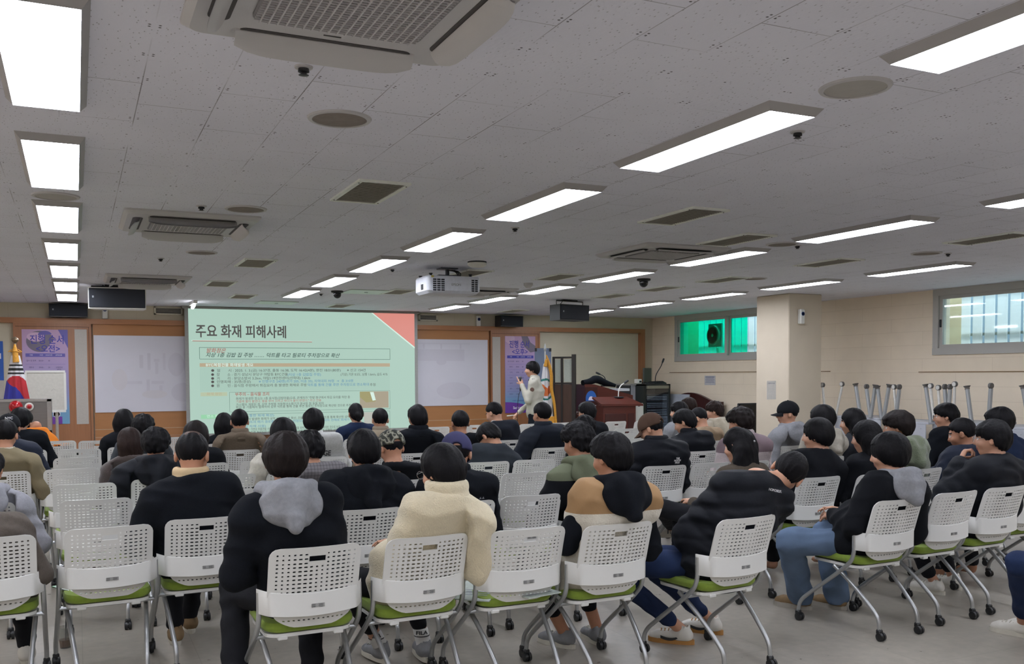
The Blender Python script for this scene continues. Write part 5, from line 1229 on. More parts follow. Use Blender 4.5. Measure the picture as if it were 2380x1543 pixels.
o = sit('person in a black puffer jacket and dark jeans, head drooping to one side', 'the drooping sleeper', 1830, 1045, 4.10, x, y, 5, hyaw=-46, hpitch=20, hroll=36, hair='short', hopt=dict(wid=1.04, longer=.01), pel=(.04, .29, .565), skin=1, pants=JEAN,
    top=TOP(BLKN, th=.038, quilt=.012, fold=.008, collar=('crew', BLKN, 1.1)), arms=[((-.13, .36, .70), (.02, .54, .66), (0, 0, -1)), ((.40, .34, .72), (.14, .50, .63), (0, 0, -1))],
    legs=[((-.46, .72, .52), ank(x, y, 5, 1583, 1462), 38), ((-.18, .72, .53), ank(x, y, 5, 1652, 1440), 30)], shoes=(WHS, GUM, 'swoosh'), wear=dict(ankle=.16, N=(.20, .17, 1.015), cuff=.03, seated=True))
surf_text('NOM.CREDIT', .020, LOGO, LOCAL['last']['top'], LOCAL['last']['top'], LOCAL['last']['N']+np.array([.01, 0, -.055], f32), 8, tilt=12)
x, y = 4.48, 4.04
o = sit('youth with a long bob in a black jacket with grey hood and washed jeans', 'the youth in a grey hood', 2066, 1003, 4.20, x, y, 2, hyaw=24, hpitch=10, hair='bowl', hopt=dict(wid=1.04, longer=.035), skin=1, pants=JEANL,
    top=TOP(BLK, th=.026, collar=('hood', GRH, 1.0)), arms=['wide', 'in'], legs=[((-.36, .56, .53), ank(x, y, 2, 1862, 1385), 20), ((.02, .62, .54), ank(x, y, 2, 1945, 1385), 10)], shoes=(TANB, GRSOLE, None, True), wear=dict(leg=.035, cuff=-.05, ankle=.02))
x, y = 5.60, 4.17
d_ = sit('person with glasses and a black padded jacket resting his chin on one hand', 'the man resting his chin', 2306, 974, 4.32, x, y, 2, hyaw=26, hpitch=2, hair='full', hopt=dict(wid=1.0), skin=1,
    top=TOP(BLKN, th=.030, quilt=.008, collar=('crew', BLKN, 1.05)), arms=['chin', 'fold'], legs=[((-.2, .70, .54), ank(x, y, 2, 2172, 1352), 12), ((.1, .72, .54), ank(x, y, 2, 2214, 1340), 0)], shoes=(WHS, OFFS), wear=dict(glasses=WIRE, hands=(0,), curl=(1.1, .5), ankle=.16))
sit('person in a grey brown sweater cut off by the left edge', 'the grey brown sweater', -62, 1085, 5.2, -.40, 5.03, 2, hpitch=15, hair='short', skin=0, top=TOP(cl('taupe_wool', '#5b544e', 'wool'), th=.03, collar=('crew', cl('taupe_wool', '#5b544e', 'wool'))), arms='wide', shoes=(WHS, OFFS), legs=[None, ((.12, .70, .54), ank(-.40, 5.03, 2, 62, 1505), 0)])
# the person at the lower right corner: only a knee and shoes reach the picture
chair(4.98, 2.62, -4, 'white chair outside the lower right corner of the picture'); SEATED.append((4.98, 2.62))
person('person in dark jeans whose knee and sneakers reach in at the lower right corner', 4.98, 2.62, -4, (5.0, 2.85, 1.3), hair='short', top=TOP(BLKW, th=.02, collar=('crew', BLKW)), pants=JEAN, shoes=(WHS, OFFS), wear=dict(ankle=.2), legs=[((-.28, .84, .53), (.10, 1.12, .085), 18), ((.10, .86, .53), (.22, 1.12, .085), 14)])
# ---- second row
x, y = .62, 5.20
o = sit('balding person in a black sweater with a beige collar', 'the balding man', 446, 1003, 5.42, x, y, 1, hyaw=-22, hpitch=16, hair='short', hopt=dict(wid=.98, thin=True), skin=0,
    top=TOP(BLKW, th=.030, wide=.01, collar=('stand', cl('beige_collar', '#bda683'), 1.08)), arms='wide', legs=[((-.12, .74, .545), (-.1, .66, .085), 0), ((.04, .76, .54), ank(x, y, 1, 442, 1435), 0)], shoes=(TANB, OFFS))
sit('person in a black hooded puffer jacket, seated between the grey hood and the cream fleece', 'the black hooded puffer', 845, 998, 5.38, 1.50, 5.12, 0, hyaw=-6, hpitch=12, hair='full', hopt=dict(wid=1.03), top=TOP(BLKW, th=.04, wide=.02, collar=('hood', BLKW, 1.15)), arms='wide')
o = sit('person with a purple cap and black fleece jacket, hair showing through the strap gap', 'the purple cap wearer', 1060, 1005, 5.30, 2.10, 5.16, -2, hyaw=-18, hpitch=20, hair='short', hopt=dict(capped=True), skin=1,
    top=TOP(BLKW, th=.026, collar=('stand', BLKW, .95)), arms='in', wear=dict(cap=cloth('purple_cap', '#3c3c5c'), capback=False))
surf_text('▲▲', .02, GRH, LOCAL['last']['top'], LOCAL['last']['top'], LOCAL['last']['N']+np.array([.13, 0, -.13], f32), 0)
sit('person in a black jacket with an olive hood, arm bent forward', 'the olive hood man', 1343, 980, 5.36, 3.08, 5.22, -3, hyaw=22, hpitch=12, hair='curly', hopt=dict(wid=.98), skin=0, top=TOP([BLK, OLV], th=.03, zone=lambda X, Y, Z: (Z > -.10).astype(int), snap=(-.10,), collar=('hood', OLV, .98)), arms=['wide', 'in'])
x, y = 4.30, 5.14
sit('woman with long wavy half-tied hair, a pearl clip and a brown blazer', 'the woman in the brown blazer', 1716, 993, 5.30, x, y, 8, hyaw=12, hpitch=10, hair='long', hopt=dict(length=.24, wave=.010, wid=.98), skin=1, top=TOP(cl('brown_blazer', '#4e463d', 'wool'), th=.016, fold=.007, collar=('shirt', cl('brown_blazer', '#4e463d'), .95)), arms=['lap', 'lap'],
    legs=[((-.28, .66, .60), ank(x, y, 8, 1560, 1226, .22), 62), ((-.05, .70, .55), (-.16, .66, .085), 8)], shoes=(WHS, OFFS, 'stripes'), wear=dict(woman=True, ankle=.16))
d = LOCAL['last']; H_, M_ = d['H'], d['M']
b = B()
for k in range(5): b.lathe([(.001, -.008), (.008, -.004), (.008, .004), (.001, .008)], tuple(H_+M_@np.array([.045-.013*k, -.108-.006*(2-abs(k-2)), .022], f32)), 8)
obj('hair_clip', b, mat('pearl_clip', '#c9c9cc', .2, metal=.4), d['o'], smooth=True)
obj('earring', B().lathe([(.001, -.006), (.006, 0), (.001, .006)], tuple(H_+M_@np.array([-.088, -.01, -.04], f32)), 8), mat('gold', '#b8862f', .25, metal=1), d['o'])
sit('youth with a bowl cut and black sweatshirt, right behind the drooping sleeper', 'the bowl cut youth', 1899, 970, 5.36, 4.93, 5.18, 1, hyaw=26, hpitch=4, hair='bowl', hopt=dict(wid=1.0), skin=1, top=TOP(BLK, th=.018, collar=('crew', BLK)), arms='in')
sit('woman with very long straight black hair and a black top', 'the long straight hair', 2013, 976, 5.30, 5.47, 5.15, 3, hyaw=18, hpitch=8, hair='long', hopt=dict(length=.36, wid=1.0), skin=1, top=TOP(BLK, th=.012, collar=('crew', BLK)), arms='in', wear=dict(woman=True))
sit('person with fluffy dark hair and a sage green hood', 'the sage green hood', 2087, 953, 5.42, 6.10, 5.26, 3, hyaw=30, hpitch=8, hair='full', hopt=dict(wid=1.12), skin=0, hm=HAIRB, top=TOP(cl('sage_cloth', '#626a55', 'fleece'), th=.03, collar=('hood', cl('sage_cloth', '#626a55', 'fleece'), 1.12)), arms='in')
sit('older person with short dark hair in a navy hooded padded jacket', 'the navy padded jacket', 2236, 971, 5.40, 6.62, 5.24, 3, hyaw=28, hpitch=16, hair='short', skin=2, top=TOP(NAVYN, th=.034, quilt=.006, collar=('hood', NAVYN, 1.0)), arms=['wide', 'in'])
sit('person with glasses, thick dark hair and a navy sweatshirt at the right edge', 'the navy sweatshirt', 2322, 945, 5.5, 7.26, 5.30, 3, hyaw=30, hpitch=8, hair='full', hopt=dict(wid=1.05), skin=1, top=TOP(NAVYW, th=.024, collar=('crew', NAVYW)), arms='in', wear=dict(glasses=DISC))
sit('person in a grey blue jacket whose shoulder shows at the right edge', 'the grey blue jacket', 2440, 985, 4.6, 6.22, 4.36, 2, hyaw=15, hpitch=8, hair='short', top=TOP(cl('grey_blue_cotton', '#3f4a56'), th=.03, collar=('crew', cl('grey_blue_cotton', '#3f4a56'))), arms='wide')
# ---- third row
o = sit('person in a light grey hooded sweatshirt with a blue letter, at the left edge', 'the light grey letter hoodie', -32, 1040, 6.5, -.56, 6.40, 0, hpitch=14, hair='full', top=TOP(cl('pale_grey_jersey', '#8f8f96', 'wool'), th=.026, collar=('hood', cl('pale_grey_jersey', '#8f8f96', 'wool'), 1.0)), arms='wide', wear=dict(hands=None))
surf_text('B', .07, LOGOB, LOCAL['last']['top'], LOCAL['last']['top'], LOCAL['last']['N']+np.array([.07, 0, -.20], f32), 0, bold=.003)
PLAID = mat('grey_plaid_wool', '#6f6c6f', .95, nscale=40, namp=.06)
def plaid(m):
    nt = m.node_tree; p = nt.nodes['Principled BSDF']; tc = mnode(m, 'ShaderNodeTexCoord'); src = p.inputs['Base Color'].links[0].from_socket
    for ax, (r, sc) in enumerate(((0, 14.0), (1, 14.0))):
        w_ = mnode(m, 'ShaderNodeTexWave', Scale=sc, bands_direction='X' if ax == 0 else 'Z'); nt.links.new(tc.outputs['Object'], w_.inputs['Vector'])
        rr = mnode(m, 'ShaderNodeMapRange'); rr.inputs[1].default_value = .85; rr.inputs[2].default_value = .97; rr.inputs[3].default_value = 1; rr.inputs[4].default_value = .62; nt.links.new(w_.outputs['Fac'], rr.inputs[0])
        mx = mnode(m, 'ShaderNodeMix', data_type='RGBA', blend_type='MULTIPLY'); mx.inputs[0].default_value = 1; nt.links.new(src, mx.inputs[6]); nt.links.new(rr.outputs[0], mx.inputs[7]); src = mx.outputs[2]
    nt.links.new(src, p.inputs['Base Color'])
plaid(PLAID)
sit('person with curly black hair and a grey checked blazer', 'the checked blazer', 720, 1000, 6.52, 1.58, 6.40, 0, hyaw=6, hpitch=16, hair='curly', hopt=dict(wid=.95), top=TOP(PLAID, th=.022, collar=('shirt', PLAID, 1.0)), arms='in')
def camom():
    m = mat('camouflage_cloth', '#4d4f42', .9); nt = m.node_tree; p = nt.nodes['Principled BSDF']; tc = mnode(m, 'ShaderNodeTexCoord'); n = mnode(m, 'ShaderNodeTexNoise', Scale=22.0, Detail=1.0); nt.links.new(tc.outputs['Object'], n.inputs['Vector'])
    r = mnode(m, 'ShaderNodeValToRGB'); r.color_ramp.interpolation = 'CONSTANT'; e = r.color_ramp.elements; e[0].position = 0; e[0].color = lin('#1f211f'); e[1].position = .44; e[1].color = lin('#5e5e50')
    for q, c in ((.52, '#8d8b7e'), (.60, '#383a34')): k = e.new(q); k.color = lin(c)
    nt.links.new(n.outputs['Fac'], r.inputs[0]); nt.links.new(r.outputs[0], p.inputs['Base Color']); return m
o = sit('person with a camouflage cap and a black T-shirt', 'the camouflage cap', 909, 999, 6.50, 2.12, 6.42, 0, hyaw=12, hpitch=18, hair='crop', hopt=dict(capped=True), skin=0, top=TOP(BLK, th=.012, collar=('crew', BLK)), arms='in', wear=dict(cap=camom(), camo=True))
surf_text('FREEDOM', .022, LOGO, LOCAL['last']['top'], LOCAL['last']['top'], LOCAL['last']['N']+np.array([.07, 0, -.11], f32), 0); surf_text('20', .03, LOGO, LOCAL['last']['top'], LOCAL['last']['top'], LOCAL['last']['N']+np.array([.07, 0, -.135], f32), 0)
o = sit('person with a brown cap and a black puffer jacket with a white logo', 'the brown cap man', 1514, 960, 6.60, 4.42, 6.42, -4, hyaw=36, hpitch=26, hair='short', hopt=dict(capped=True, wid=.98), skin=1, top=TOP(BLKN, th=.046, quilt=.012, wide=.01, collar=('stand', BLKN, 1.15)), arms='in', wear=dict(cap=cloth('brown_cap', '#4c3a30')))
for k, s_ in enumerate(('THE', 'NORTH', 'FACE')): surf_text(s_, .020, LOGO, LOCAL['last']['top'], LOCAL['last']['top'], LOCAL['last']['N']+np.array([.115, 0, -.115-.018*k], f32), 0, bold=.0012)
o = sit('person with curly hair and a mauve jacket above a pinkish white fleece', 'the mauve and white fleece', 1720, 946, 6.54, 5.30, 6.40, 0, hyaw=22, hpitch=14, hair='curly', hopt=dict(wid=1.12), hm=HAIRB, skin=0, top=TOP([cl('pinkish_fleece', '#b0a3a3', 'fleece'), cl('mauve_nylon', '#75656a', 'nylon')], th=.034, zone=lambda X, Y, Z: (Z > -.12).astype(int), snap=(-.12,), collar=('stand', cl('pinkish_grey', '#9b8d8e', 'fleece'), 1.05)), arms='in')
sit('person with a round black bob and an oatmeal hooded jacket', 'the oatmeal hood', 1910, 940, 6.56, 6.20, 6.42, 2, hyaw=16, hpitch=6, hair='bowl', hopt=dict(wid=1.04), skin=1, top=TOP(cl('oatmeal_jersey', '#9f998e', 'wool'), th=.026, collar=('hood', cl('oatmeal_jersey', '#9f998e', 'wool'), 1.0)), arms='in')
sit('woman with black shoulder length hair and a black leather look jacket', 'the leather look jacket', 1981, 948, 6.56, 6.70, 6.42, 2, hyaw=30, hpitch=6, hair='long', hopt=dict(length=.2, wid=1.0), skin=1, top=TOP(cl('black_leather_look', '#22242a', 'nylon'), th=.02, collar=('shirt', cl('black_leather_look', '#22242a', 'nylon'))), arms='in', wear=dict(woman=True))
sit('person with glasses and a black coat turned toward the slide, before the folded tables', 'the black coat by the tables', 2198, 936, 6.48, 7.72, 6.32, 12, hyaw=26, hpitch=4, hair='full', hopt=dict(wid=1.0), skin=1, top=TOP(BLKW, th=.03, collar=('crew', BLKW)), arms=['wide', 'in'], wear=dict(glasses=DISC))
# ---- fourth row
sit('person in a black quilted hooded jacket beside the empty left column', 'the black quilted hood', 360, 993, 7.52, .56, 7.36, 0, hyaw=-8, hpitch=16, hair='curly', hopt=dict(wid=1.03), top=TOP(BLKN, th=.05, quilt=.010, wide=.03, collar=('hood', BLKN, 1.15)), arms='wide')
o = sit('person in a white and black striped varsity jacket, mostly behind the grey hooded man', 'the varsity jacket', 657, 970, 7.52, 1.55, 7.40, 0, hyaw=-4, hpitch=4, hair='bowl', hopt=dict(wid=1.0), top=TOP([cl('ivory_jersey', '#b9b5aa', 'wool'), BLK], th=.024, zone=lambda X, Y, Z: ((Z < -.33) | ((Z < -.26) & (np.sin(Z*160) > .3))).astype(int), collar=('crew', cl('ivory_jersey', '#b9b5aa'))), arms='wide')
sit('person bowing his head low in a dark shirt jacket', 'the bowed man in the shirt jacket', 1137, 981, 7.66, 3.25, 7.42, -2, hyaw=30, hpitch=48, hair='full', hopt=dict(wid=.94), skin=0, top=TOP(cl('charcoal_denim', '#2b3036', 'denim'), th=.026, collar=('shirt', cl('charcoal_denim', '#2b3036', 'denim'), 1.05)), arms='in')
sit('person with a black puffer jacket and neat black hair behind the brown cap', 'the neat haired puffer man', 1591, 950, 7.62, 5.56, 7.46, 0, hyaw=36, hpitch=22, hair='full', hopt=dict(wid=.96), skin=1, top=TOP(BLKN, th=.036, quilt=.010, collar=('stand', BLKN, .95)), arms='in')
sit('person with a black cap and a light grey hooded sweatshirt by the pillar', 'the black cap man', 1830, 932, 7.62, 6.82, 7.58, 6, hyaw=52, hpitch=2, hair='crop', hopt=dict(capped=True), skin=1, top=TOP(GRH, th=.03, collar=('hood', GRH, 1.0)), arms='in', wear=dict(cap=cloth('black_cap', '#16171b')))
# ---- fifth row
o = sit('person with an olive beige jacket and white collar near the left edge', 'the olive beige jacket', 12, 975, 8.62, -.56, 8.5, 0, hyaw=-6, hpitch=10, hair='short', skin=0, top=TOP(cl('khaki_cotton', '#7c725b'), th=.03, collar=('shirt', cl('off_white_collar', '#b8b2a2'), 1.0)), arms='wide', wear=dict(glasses=DISC))
surf_text('OLD', .02, LOGO, LOCAL['last']['top'], LOCAL['last']['top'], LOCAL['last']['N']+np.array([.1, 0, -.16], f32), 0)
sit('woman with long dark brown hair in a brown grey coat', 'the long brown hair', 300, 993, 8.62, .47, 8.5, 0, hyaw=10, hpitch=8, hair='long', hm=HAIRR, hopt=dict(length=.3, wid=1.0), top=TOP(cl('brown_fur', '#3a302d', 'fleece'), th=.03, collar=('crew', cl('brown_fur', '#3a302d', 'fleece'))), arms='in', wear=dict(woman=True))
sit('woman with a dark brown bob and black top behind the balding man', 'the dark brown bob', 455, 977, 8.62, 1.0, 8.49, 0, hair='long', hm=HAIRB, hopt=dict(length=.13, wid=1.1), top=TOP(BLK, th=.02, collar=('crew', BLK)), arms='wide', wear=dict(woman=True))
o = sit('person in a white sweatshirt lettered LEDGE on the back', 'the white sweatshirt', 728, 948, 8.62, 2.10, 8.60, -6, hyaw=2, hpitch=4, hair='full', hopt=dict(wid=1.0), skin=1, top=TOP(cl('white_jersey', '#b9bab8', 'wool'), th=.026, wide=.01, collar=('roll', cl('white_jersey', '#b9bab8', 'wool'), 1.1)), arms='wide')
surf_text('LEDGE', .07, LOGOK, LOCAL['last']['top'], LOCAL['last']['top'], LOCAL['last']['N']+np.array([.07, 0, -.15], f32), 0, bold=.002, sx=.8); surf_text('THE BETTER', .022, LOGOK, LOCAL['last']['top'], LOCAL['last']['top'], LOCAL['last']['N']+np.array([.07, 0, -.205], f32), 0)
sit('person with black hair and a black high collar coat, just right of the slide', 'the high collar coat', 970, 940, 8.64, 3.0, 8.60, 0, hyaw=0, hpitch=4, hair='full', hopt=dict(wid=.98), top=TOP(BLKW, th=.03, collar=('stand', BLKW, 1.1)), arms='wide')
sit('person with short black hair, both ears showing, above the purple cap', 'the man with both ears showing', 1069, 953, 8.60, 3.52, 8.56, 0, hyaw=-4, hpitch=10, hair='short', skin=2, top=TOP(BLK, th=.018, collar=('crew', BLK)), arms='in')
QUILT = cl('black_diamond_quilt', '#1a1f29', 'nylon')
sit('person in a black quilted jacket with a stand collar, before the flag', 'the quilted stand collar', 1259, 934, 8.64, 4.47, 8.57, -2, hyaw=14, hpitch=4, hair='short', hopt=dict(wid=1.04), skin=0, top=TOP(QUILT, th=.034, quilt=.006, collar=('stand', QUILT, 1.08)), arms='wide')
sit('person with curly hair bent low, in front of the red brown lectern', 'the curly bent head', 1359, 965, 8.62, 4.98, 8.55, 0, hyaw=18, hpitch=24, hair='curly', hopt=dict(wid=1.0), top=TOP(BLKW, th=.024, collar=('crew', cl('white_shirt', '#bfbfbd'))), arms='in')
sit('person in a tan cable knit sweater', 'the tan knit sweater', 1624, 946, 8.66, 6.45, 8.55, 0, hyaw=34, hpitch=24, hair='crop', skin=1, top=TOP(cl('tan_cable_knit', '#97836c', 'knit'), th=.026, collar=('crew', cl('tan_cable_knit', '#97836c', 'knit'))), arms='in')
# ---- farther rows
o = sit('person with a black lettered cap and a navy padded jacket at the left edge', 'the lettered black cap', 20, 962, 9.86, -.60, 9.72, 0, hyaw=4, hpitch=8, hair='crop', hopt=dict(capped=True), top=TOP(NAVYN, th=.036, quilt=.008, collar=('stand', NAVYN)), arms='wide', wear=dict(cap=cloth('black_cap', '#16171b'), letters=('NYC', .032, LOGO, (0, -.12, .085), 0)))
sit('person with curly black hair and a grey jacket', 'the curly hair and grey jacket', 332, 962, 9.86, .56, 9.72, 0, hpitch=8, hair='curly', hopt=dict(wid=1.02), top=TOP(cl('slate_cotton', '#3c4045'), th=.03, collar=('crew', cl('slate_cotton', '#3c4045'))), arms='wide')
sit('person in a tan blazer with a mandarin collar before the slide', 'the tan blazer', 556, 950, 9.90, 1.52, 9.86, 0, hyaw=-2, hpitch=2, hair='short', hopt=dict(longer=.01), skin=0, top=TOP(cl('tan_blazer', '#6d6154', 'wool'), th=.024, wide=.005, collar=('stand', cl('tan_blazer', '#6d6154', 'wool'), .95)), arms='wide')
sit('person with ears showing and a beige collared jacket at the slide edge', 'the beige collared jacket', 883, 948, 9.88, 3.05, 9.76, 0, hyaw=-6, hpitch=4, hair='short', skin=1, top=TOP(cl('beige_jacket', '#8b7f6e'), th=.024, collar=('stand', cl('beige_jacket', '#8b7f6e'), 1.0)), arms='in')
sit('person in a dark suit with a white shirt collar looking down to the left', 'the dark suit', 1148, 934, 9.92, 4.60, 9.80, 0, hyaw=32, hpitch=22, hair='short', skin=1, top=TOP(cl('charcoal_suit', '#23262e', 'wool'), th=.026, wide=.01, collar=('shirt', cl('white_shirt', '#bfbfbd'), .95)), arms='wide')
sit('person with glasses and fluffy black hair before the lectern', 'the fluffy hair before the lectern', 1363, 933, 9.92, 5.70, 9.76, 0, hyaw=26, hpitch=4, hair='full', hopt=dict(wid=1.04), skin=1, top=TOP(BLK, th=.024, collar=('crew', BLK)), arms='in', wear=dict(glasses=WIRE))
sit('person with a mask loop and light grey hoodie looking left', 'the light hoodie looking left', 1578, 933, 9.90, 7.06, 9.76, 3, hyaw=44, hpitch=6, hair='full', skin=1, top=TOP(GRH, th=.026, collar=('hood', GRH, .95)), arms='in')
sit('person with brown hair and a cream hooded jacket near the dark sofa top', 'the cream hooded jacket', 1660, 932, 9.90, 7.60, 9.78, 3, hyaw=40, hpitch=8, hair='curly', hm=HAIRR, hopt=dict(wid=.95), skin=1, top=TOP(cl('cream_jersey', '#aaa08e', 'fleece'), th=.03, collar=('hood', cl('cream_jersey', '#aaa08e', 'fleece'), 1.05)), arms='in')
sit('person with thick dark hair and a wide black coat at left', 'the wide black coat', 48, 947, 11.02, -.50, 10.9, 0, hyaw=-10, hpitch=8, hair='full', hopt=dict(wid=1.08), skin=0, top=TOP(BLKW, th=.03, wide=.0, collar=('crew', BLKW)), arms='wide')
sit('woman with long black hair and black top before the orange wood wall', 'the long black hair at left', 288, 950, 11.0, .50, 10.86, 0, hpitch=4, hair='long', hopt=dict(length=.17, wid=1.0), top=TOP(BLK, th=.02, collar=('crew', BLK)), arms='wide', wear=dict(woman=True))
sit('woman with long black hair in front of the slide edge', 'the long hair at the slide', 520, 959, 11.0, 1.52, 10.86, 0, hpitch=4, hair='long', hopt=dict(length=.25, wid=1.0), top=TOP(BLK, th=.012, collar=('crew', BLK)), arms='in', wear=dict(woman=True))
sit('woman with a black ponytail and a navy sweater before the slide', 'the navy ponytail woman', 827, 937, 11.02, 3.10, 10.9, 0, hpitch=6, hair='full', hopt=dict(wid=.88, pony=True, length=.26), top=TOP(NAVYW, th=.024, wide=.02, collar=('shirt', cl('white_shirt', '#bfbfbd'), .9)), arms='wide', wear=dict(woman=True))
sit('person with dark brown hair far back beside the rack', 'the dark brown hair by the rack', 1600, 923, 11.0, 8.05, 10.88, 3, hyaw=30, hair='full', hm=HAIRR, top=TOP(GRHD, th=.02, collar=('crew', GRHD)), arms='in')
sit('person with bright orange shoulders on a black jacket, leaning forward', 'the orange shouldered jacket', 54, 952, 12.5, -.22, 12.3, 0, hpitch=16, hair='full', hopt=dict(longer=.03), top=TOP([BLKW, cl('orange_cloth', '#d37a2a')], th=.034, wide=.05, zone=lambda X, Y, Z: ((Z > -.17) & (X > .045)).astype(int), collar=('stand', BLKW, 1.1)), arms='wide')
# ---- the man in uniform, standing
X0, Y0_ = wy(1241, 950, 13.3)[0], 13.3
UN = cl('uniform_shirt', '#b5b2a6'); UT = cl('uniform_trousers', '#1b1e25')
fw_ = (-math.sin(math.radians(62)), math.cos(math.radians(62)))
o = person('man in a white uniform shirt standing, microphone in hand, finger at his nose', X0, Y0_, 62, (X0+fw_[0]*.03, Y0_+fw_[1]*.03, 1.815), hyaw=4, hpitch=4, hair='bowl', hopt=dict(wid=.98), skin=1, near=True, group=None, pel=(0, 0, .98),
    top=TOP(UN, th=.008, fold=.006, name='shirt', collar=('shirt', UN, .95), hem=False), pants=UT, shoes=(BLS, BLS), arms=[((-.20, .09, 1.19), (-.075, .185, 1.43), (1, .2, 0)), ((.24, .05, 1.16), (.15, .25, .99), (0, 0, -1))],
    legs=[((-.10, .03, .52), (-.12, -.01, .085), 4), ((.10, .02, .52), (.12, .0, .085), -6)], wear=dict(hands=(0, 1), point=0, curl=(1.15, .9)))
d = LOCAL['last']; N_ = d['N']; A_ = d['A']
b = B(); n = 24; vs = [(.15*math.cos(2*math.pi*k/n), .120*math.sin(2*math.pi*k/n), z) for z in (1.005, 1.045) for k in range(n)]; b.add(vs, [(k, (k+1) % n, n+(k+1) % n, n+k) for k in range(n)]); obj('belt', b, BLACK, o); 
obj('epaulette', B().box((A_[0][0][0]+.02, -.0, A_[0][0][2]+.066), (.10, .05, .012), bev=.004), BLACK, o)
obj('arm_badge', B().lathe([(.001, -.004), (.034, -.003), (.036, .004)], (A_[0][0][0]-.068, A_[0][0][1]+.03, A_[0][0][2]-.10), 8, 'X'), mat('badge_brown', '#5e4438', .6, nscale=80, namp=.4), o)
obj('tie', B().box((0, N_[1]+.085, N_[2]-.03), (.07, .02, .035), bev=.008), BLACK, o)
W_ = A_[0][2]
def wl(p):
    c, s_ = math.cos(math.radians(62)), math.sin(math.radians(62)); return (X0+p[0]*c-p[1]*s_, Y0_+p[0]*s_+p[1]*c, p[2])
t = thing('microphone', 'handheld microphone held at the mouth of the man in uniform', 'microphone', wl((W_[0]+.03, W_[1]+.03, W_[2]+.03)))
obj('handle', B().tube([(0, 0, -.12), (-.0, .0, .06)], [.011, .015], 12), INK, t, smooth=True); obj('head_mesh', B().lathe([(.012, .055), (.023, .075), (.024, .095), (.012, .112), (.001, .115)], (0, 0, 0), 14), mat('mic_mesh', '#4a4b50', .5, metal=.5), t, smooth=True)
obj('cable', B().tube([(0, 0, -.12), (-.04, -.01, -.2), (-.06, 0, -.5), (-.04, 0, -.9), (-.03, .03, -1.38), (.25, .2, -1.44)], .004, 6, sm=3), BLACK, t, smooth=True)
W_ = A_[1][2]
t = thing('remote_control', 'white remote control in the lowered hand of the man in uniform', 'remote control', wl((W_[0], W_[1]+.08, W_[2]-.05)), math.radians(62)); obj('body', B().box((0, .03, 0), (.035, .17, .016), rx=-.1, bev=.005), WHITE, t)
EMPTY = [
 (.14, 5.11, 3, 'nearest empty white chair in the left aisle column, papers on its green seat'),
 (.10, 6.31, -1, 'empty white chair, second from the camera in the left aisle column'),
 (.04, 7.26, -2, 'empty white chair, third from the camera in the left aisle column'),
 (-.05, 8.51, 1, 'empty white chair, fourth from the camera in the left aisle column'),
 (0, 9.67, 2, 'empty white chair, fifth from the camera in the left aisle column'),
 (.02, 10.83, -1, 'empty white chair, sixth from the camera in the left aisle column'),
 (.22, 12.15, 0, 'empty white chair at the far end of the left aisle column'),
 (2.02, 4.10, 0, 'empty front chair with green booklets on its seat, right of the cream fleece man'),
 (2.60, 5.24, -2, 'empty white chair just beyond the empty chair with green booklets'),
 (3.17, 6.48, -2, 'empty white chair right of the bowed man in the dark shirt jacket'),
 (2.67, 6.46, 0, 'white chair whose corner shows over the shoulder of the purple cap wearer'),
 (5.08, 4.13, 3, 'empty white chair with a black bag on it between the two youths at right'),
 (.58, 6.32, 0, 'white chair whose edge shows left of the balding man in the black sweater'),
 (1.08, 6.38, 0, 'white chair between the balding man and the grey hood man'),
 (1.06, 7.40, 1, 'empty white chair right of the balding head, nearer one of two'),
 (1.52, 8.50, 0, 'empty white chair between the tan blazer and the varsity jacket'),
 (3.72, 7.44, 0, 'empty white chair just right of the bowed man'),
 (4.90, 6.42, 0, 'empty white chair right of the brown cap man'),
 (5.02, 7.5, 0, 'empty white chair half hidden beyond the brown cap man'),
 (5.78, 8.90, 0, 'white chair just left of the brown cap, one row behind'),
 (6.42, 10.03, 2, 'white chair third in line below the small lectern'),
 (7.30, 8.46, 3, 'white chair left beyond the man with the black cap'), (7.8, 8.5, 4, 'white chair right beyond the man with the black cap'),
 (7.32, 7.56, 4, 'white chair directly right of the black cap man'),
 (2.5, 9.9, 0, 'white chair left of the beige collared jacket'),
 (4.62, 11.0, 0, 'white chair just left of the suited man, lower one of two'), (5.14, 11.0, 0, 'white chair hidden mostly by the suited man'),
 (6.95, 11.05, 3, 'white chair second in line below the small lectern'),
 (1.03, 12.34, 0, 'white chair top just left of the slide base'), (3.10, 12.4, 0, 'white chair before the slide left of the ponytail woman'),
 (4.78, 12.80, -1, 'white chair at the slide edge beside the high collar coat'), (5.46, 13.0, 0, 'white chair with wooden wall behind, left of the suited man'),
 (6.36, 12.85, 2, 'white chair at the feet of the man in uniform'), (6.88, 12.92, 2, 'white chair in the front row below the flag'),
 (7.87, 12.83, 3, 'white chair in front of the small lectern'), (8.40, 12.78, 3, 'white chair right of the one before the small lectern'),
]
for x, y, rz, lab in EMPTY: chair(x, y, rz, lab)
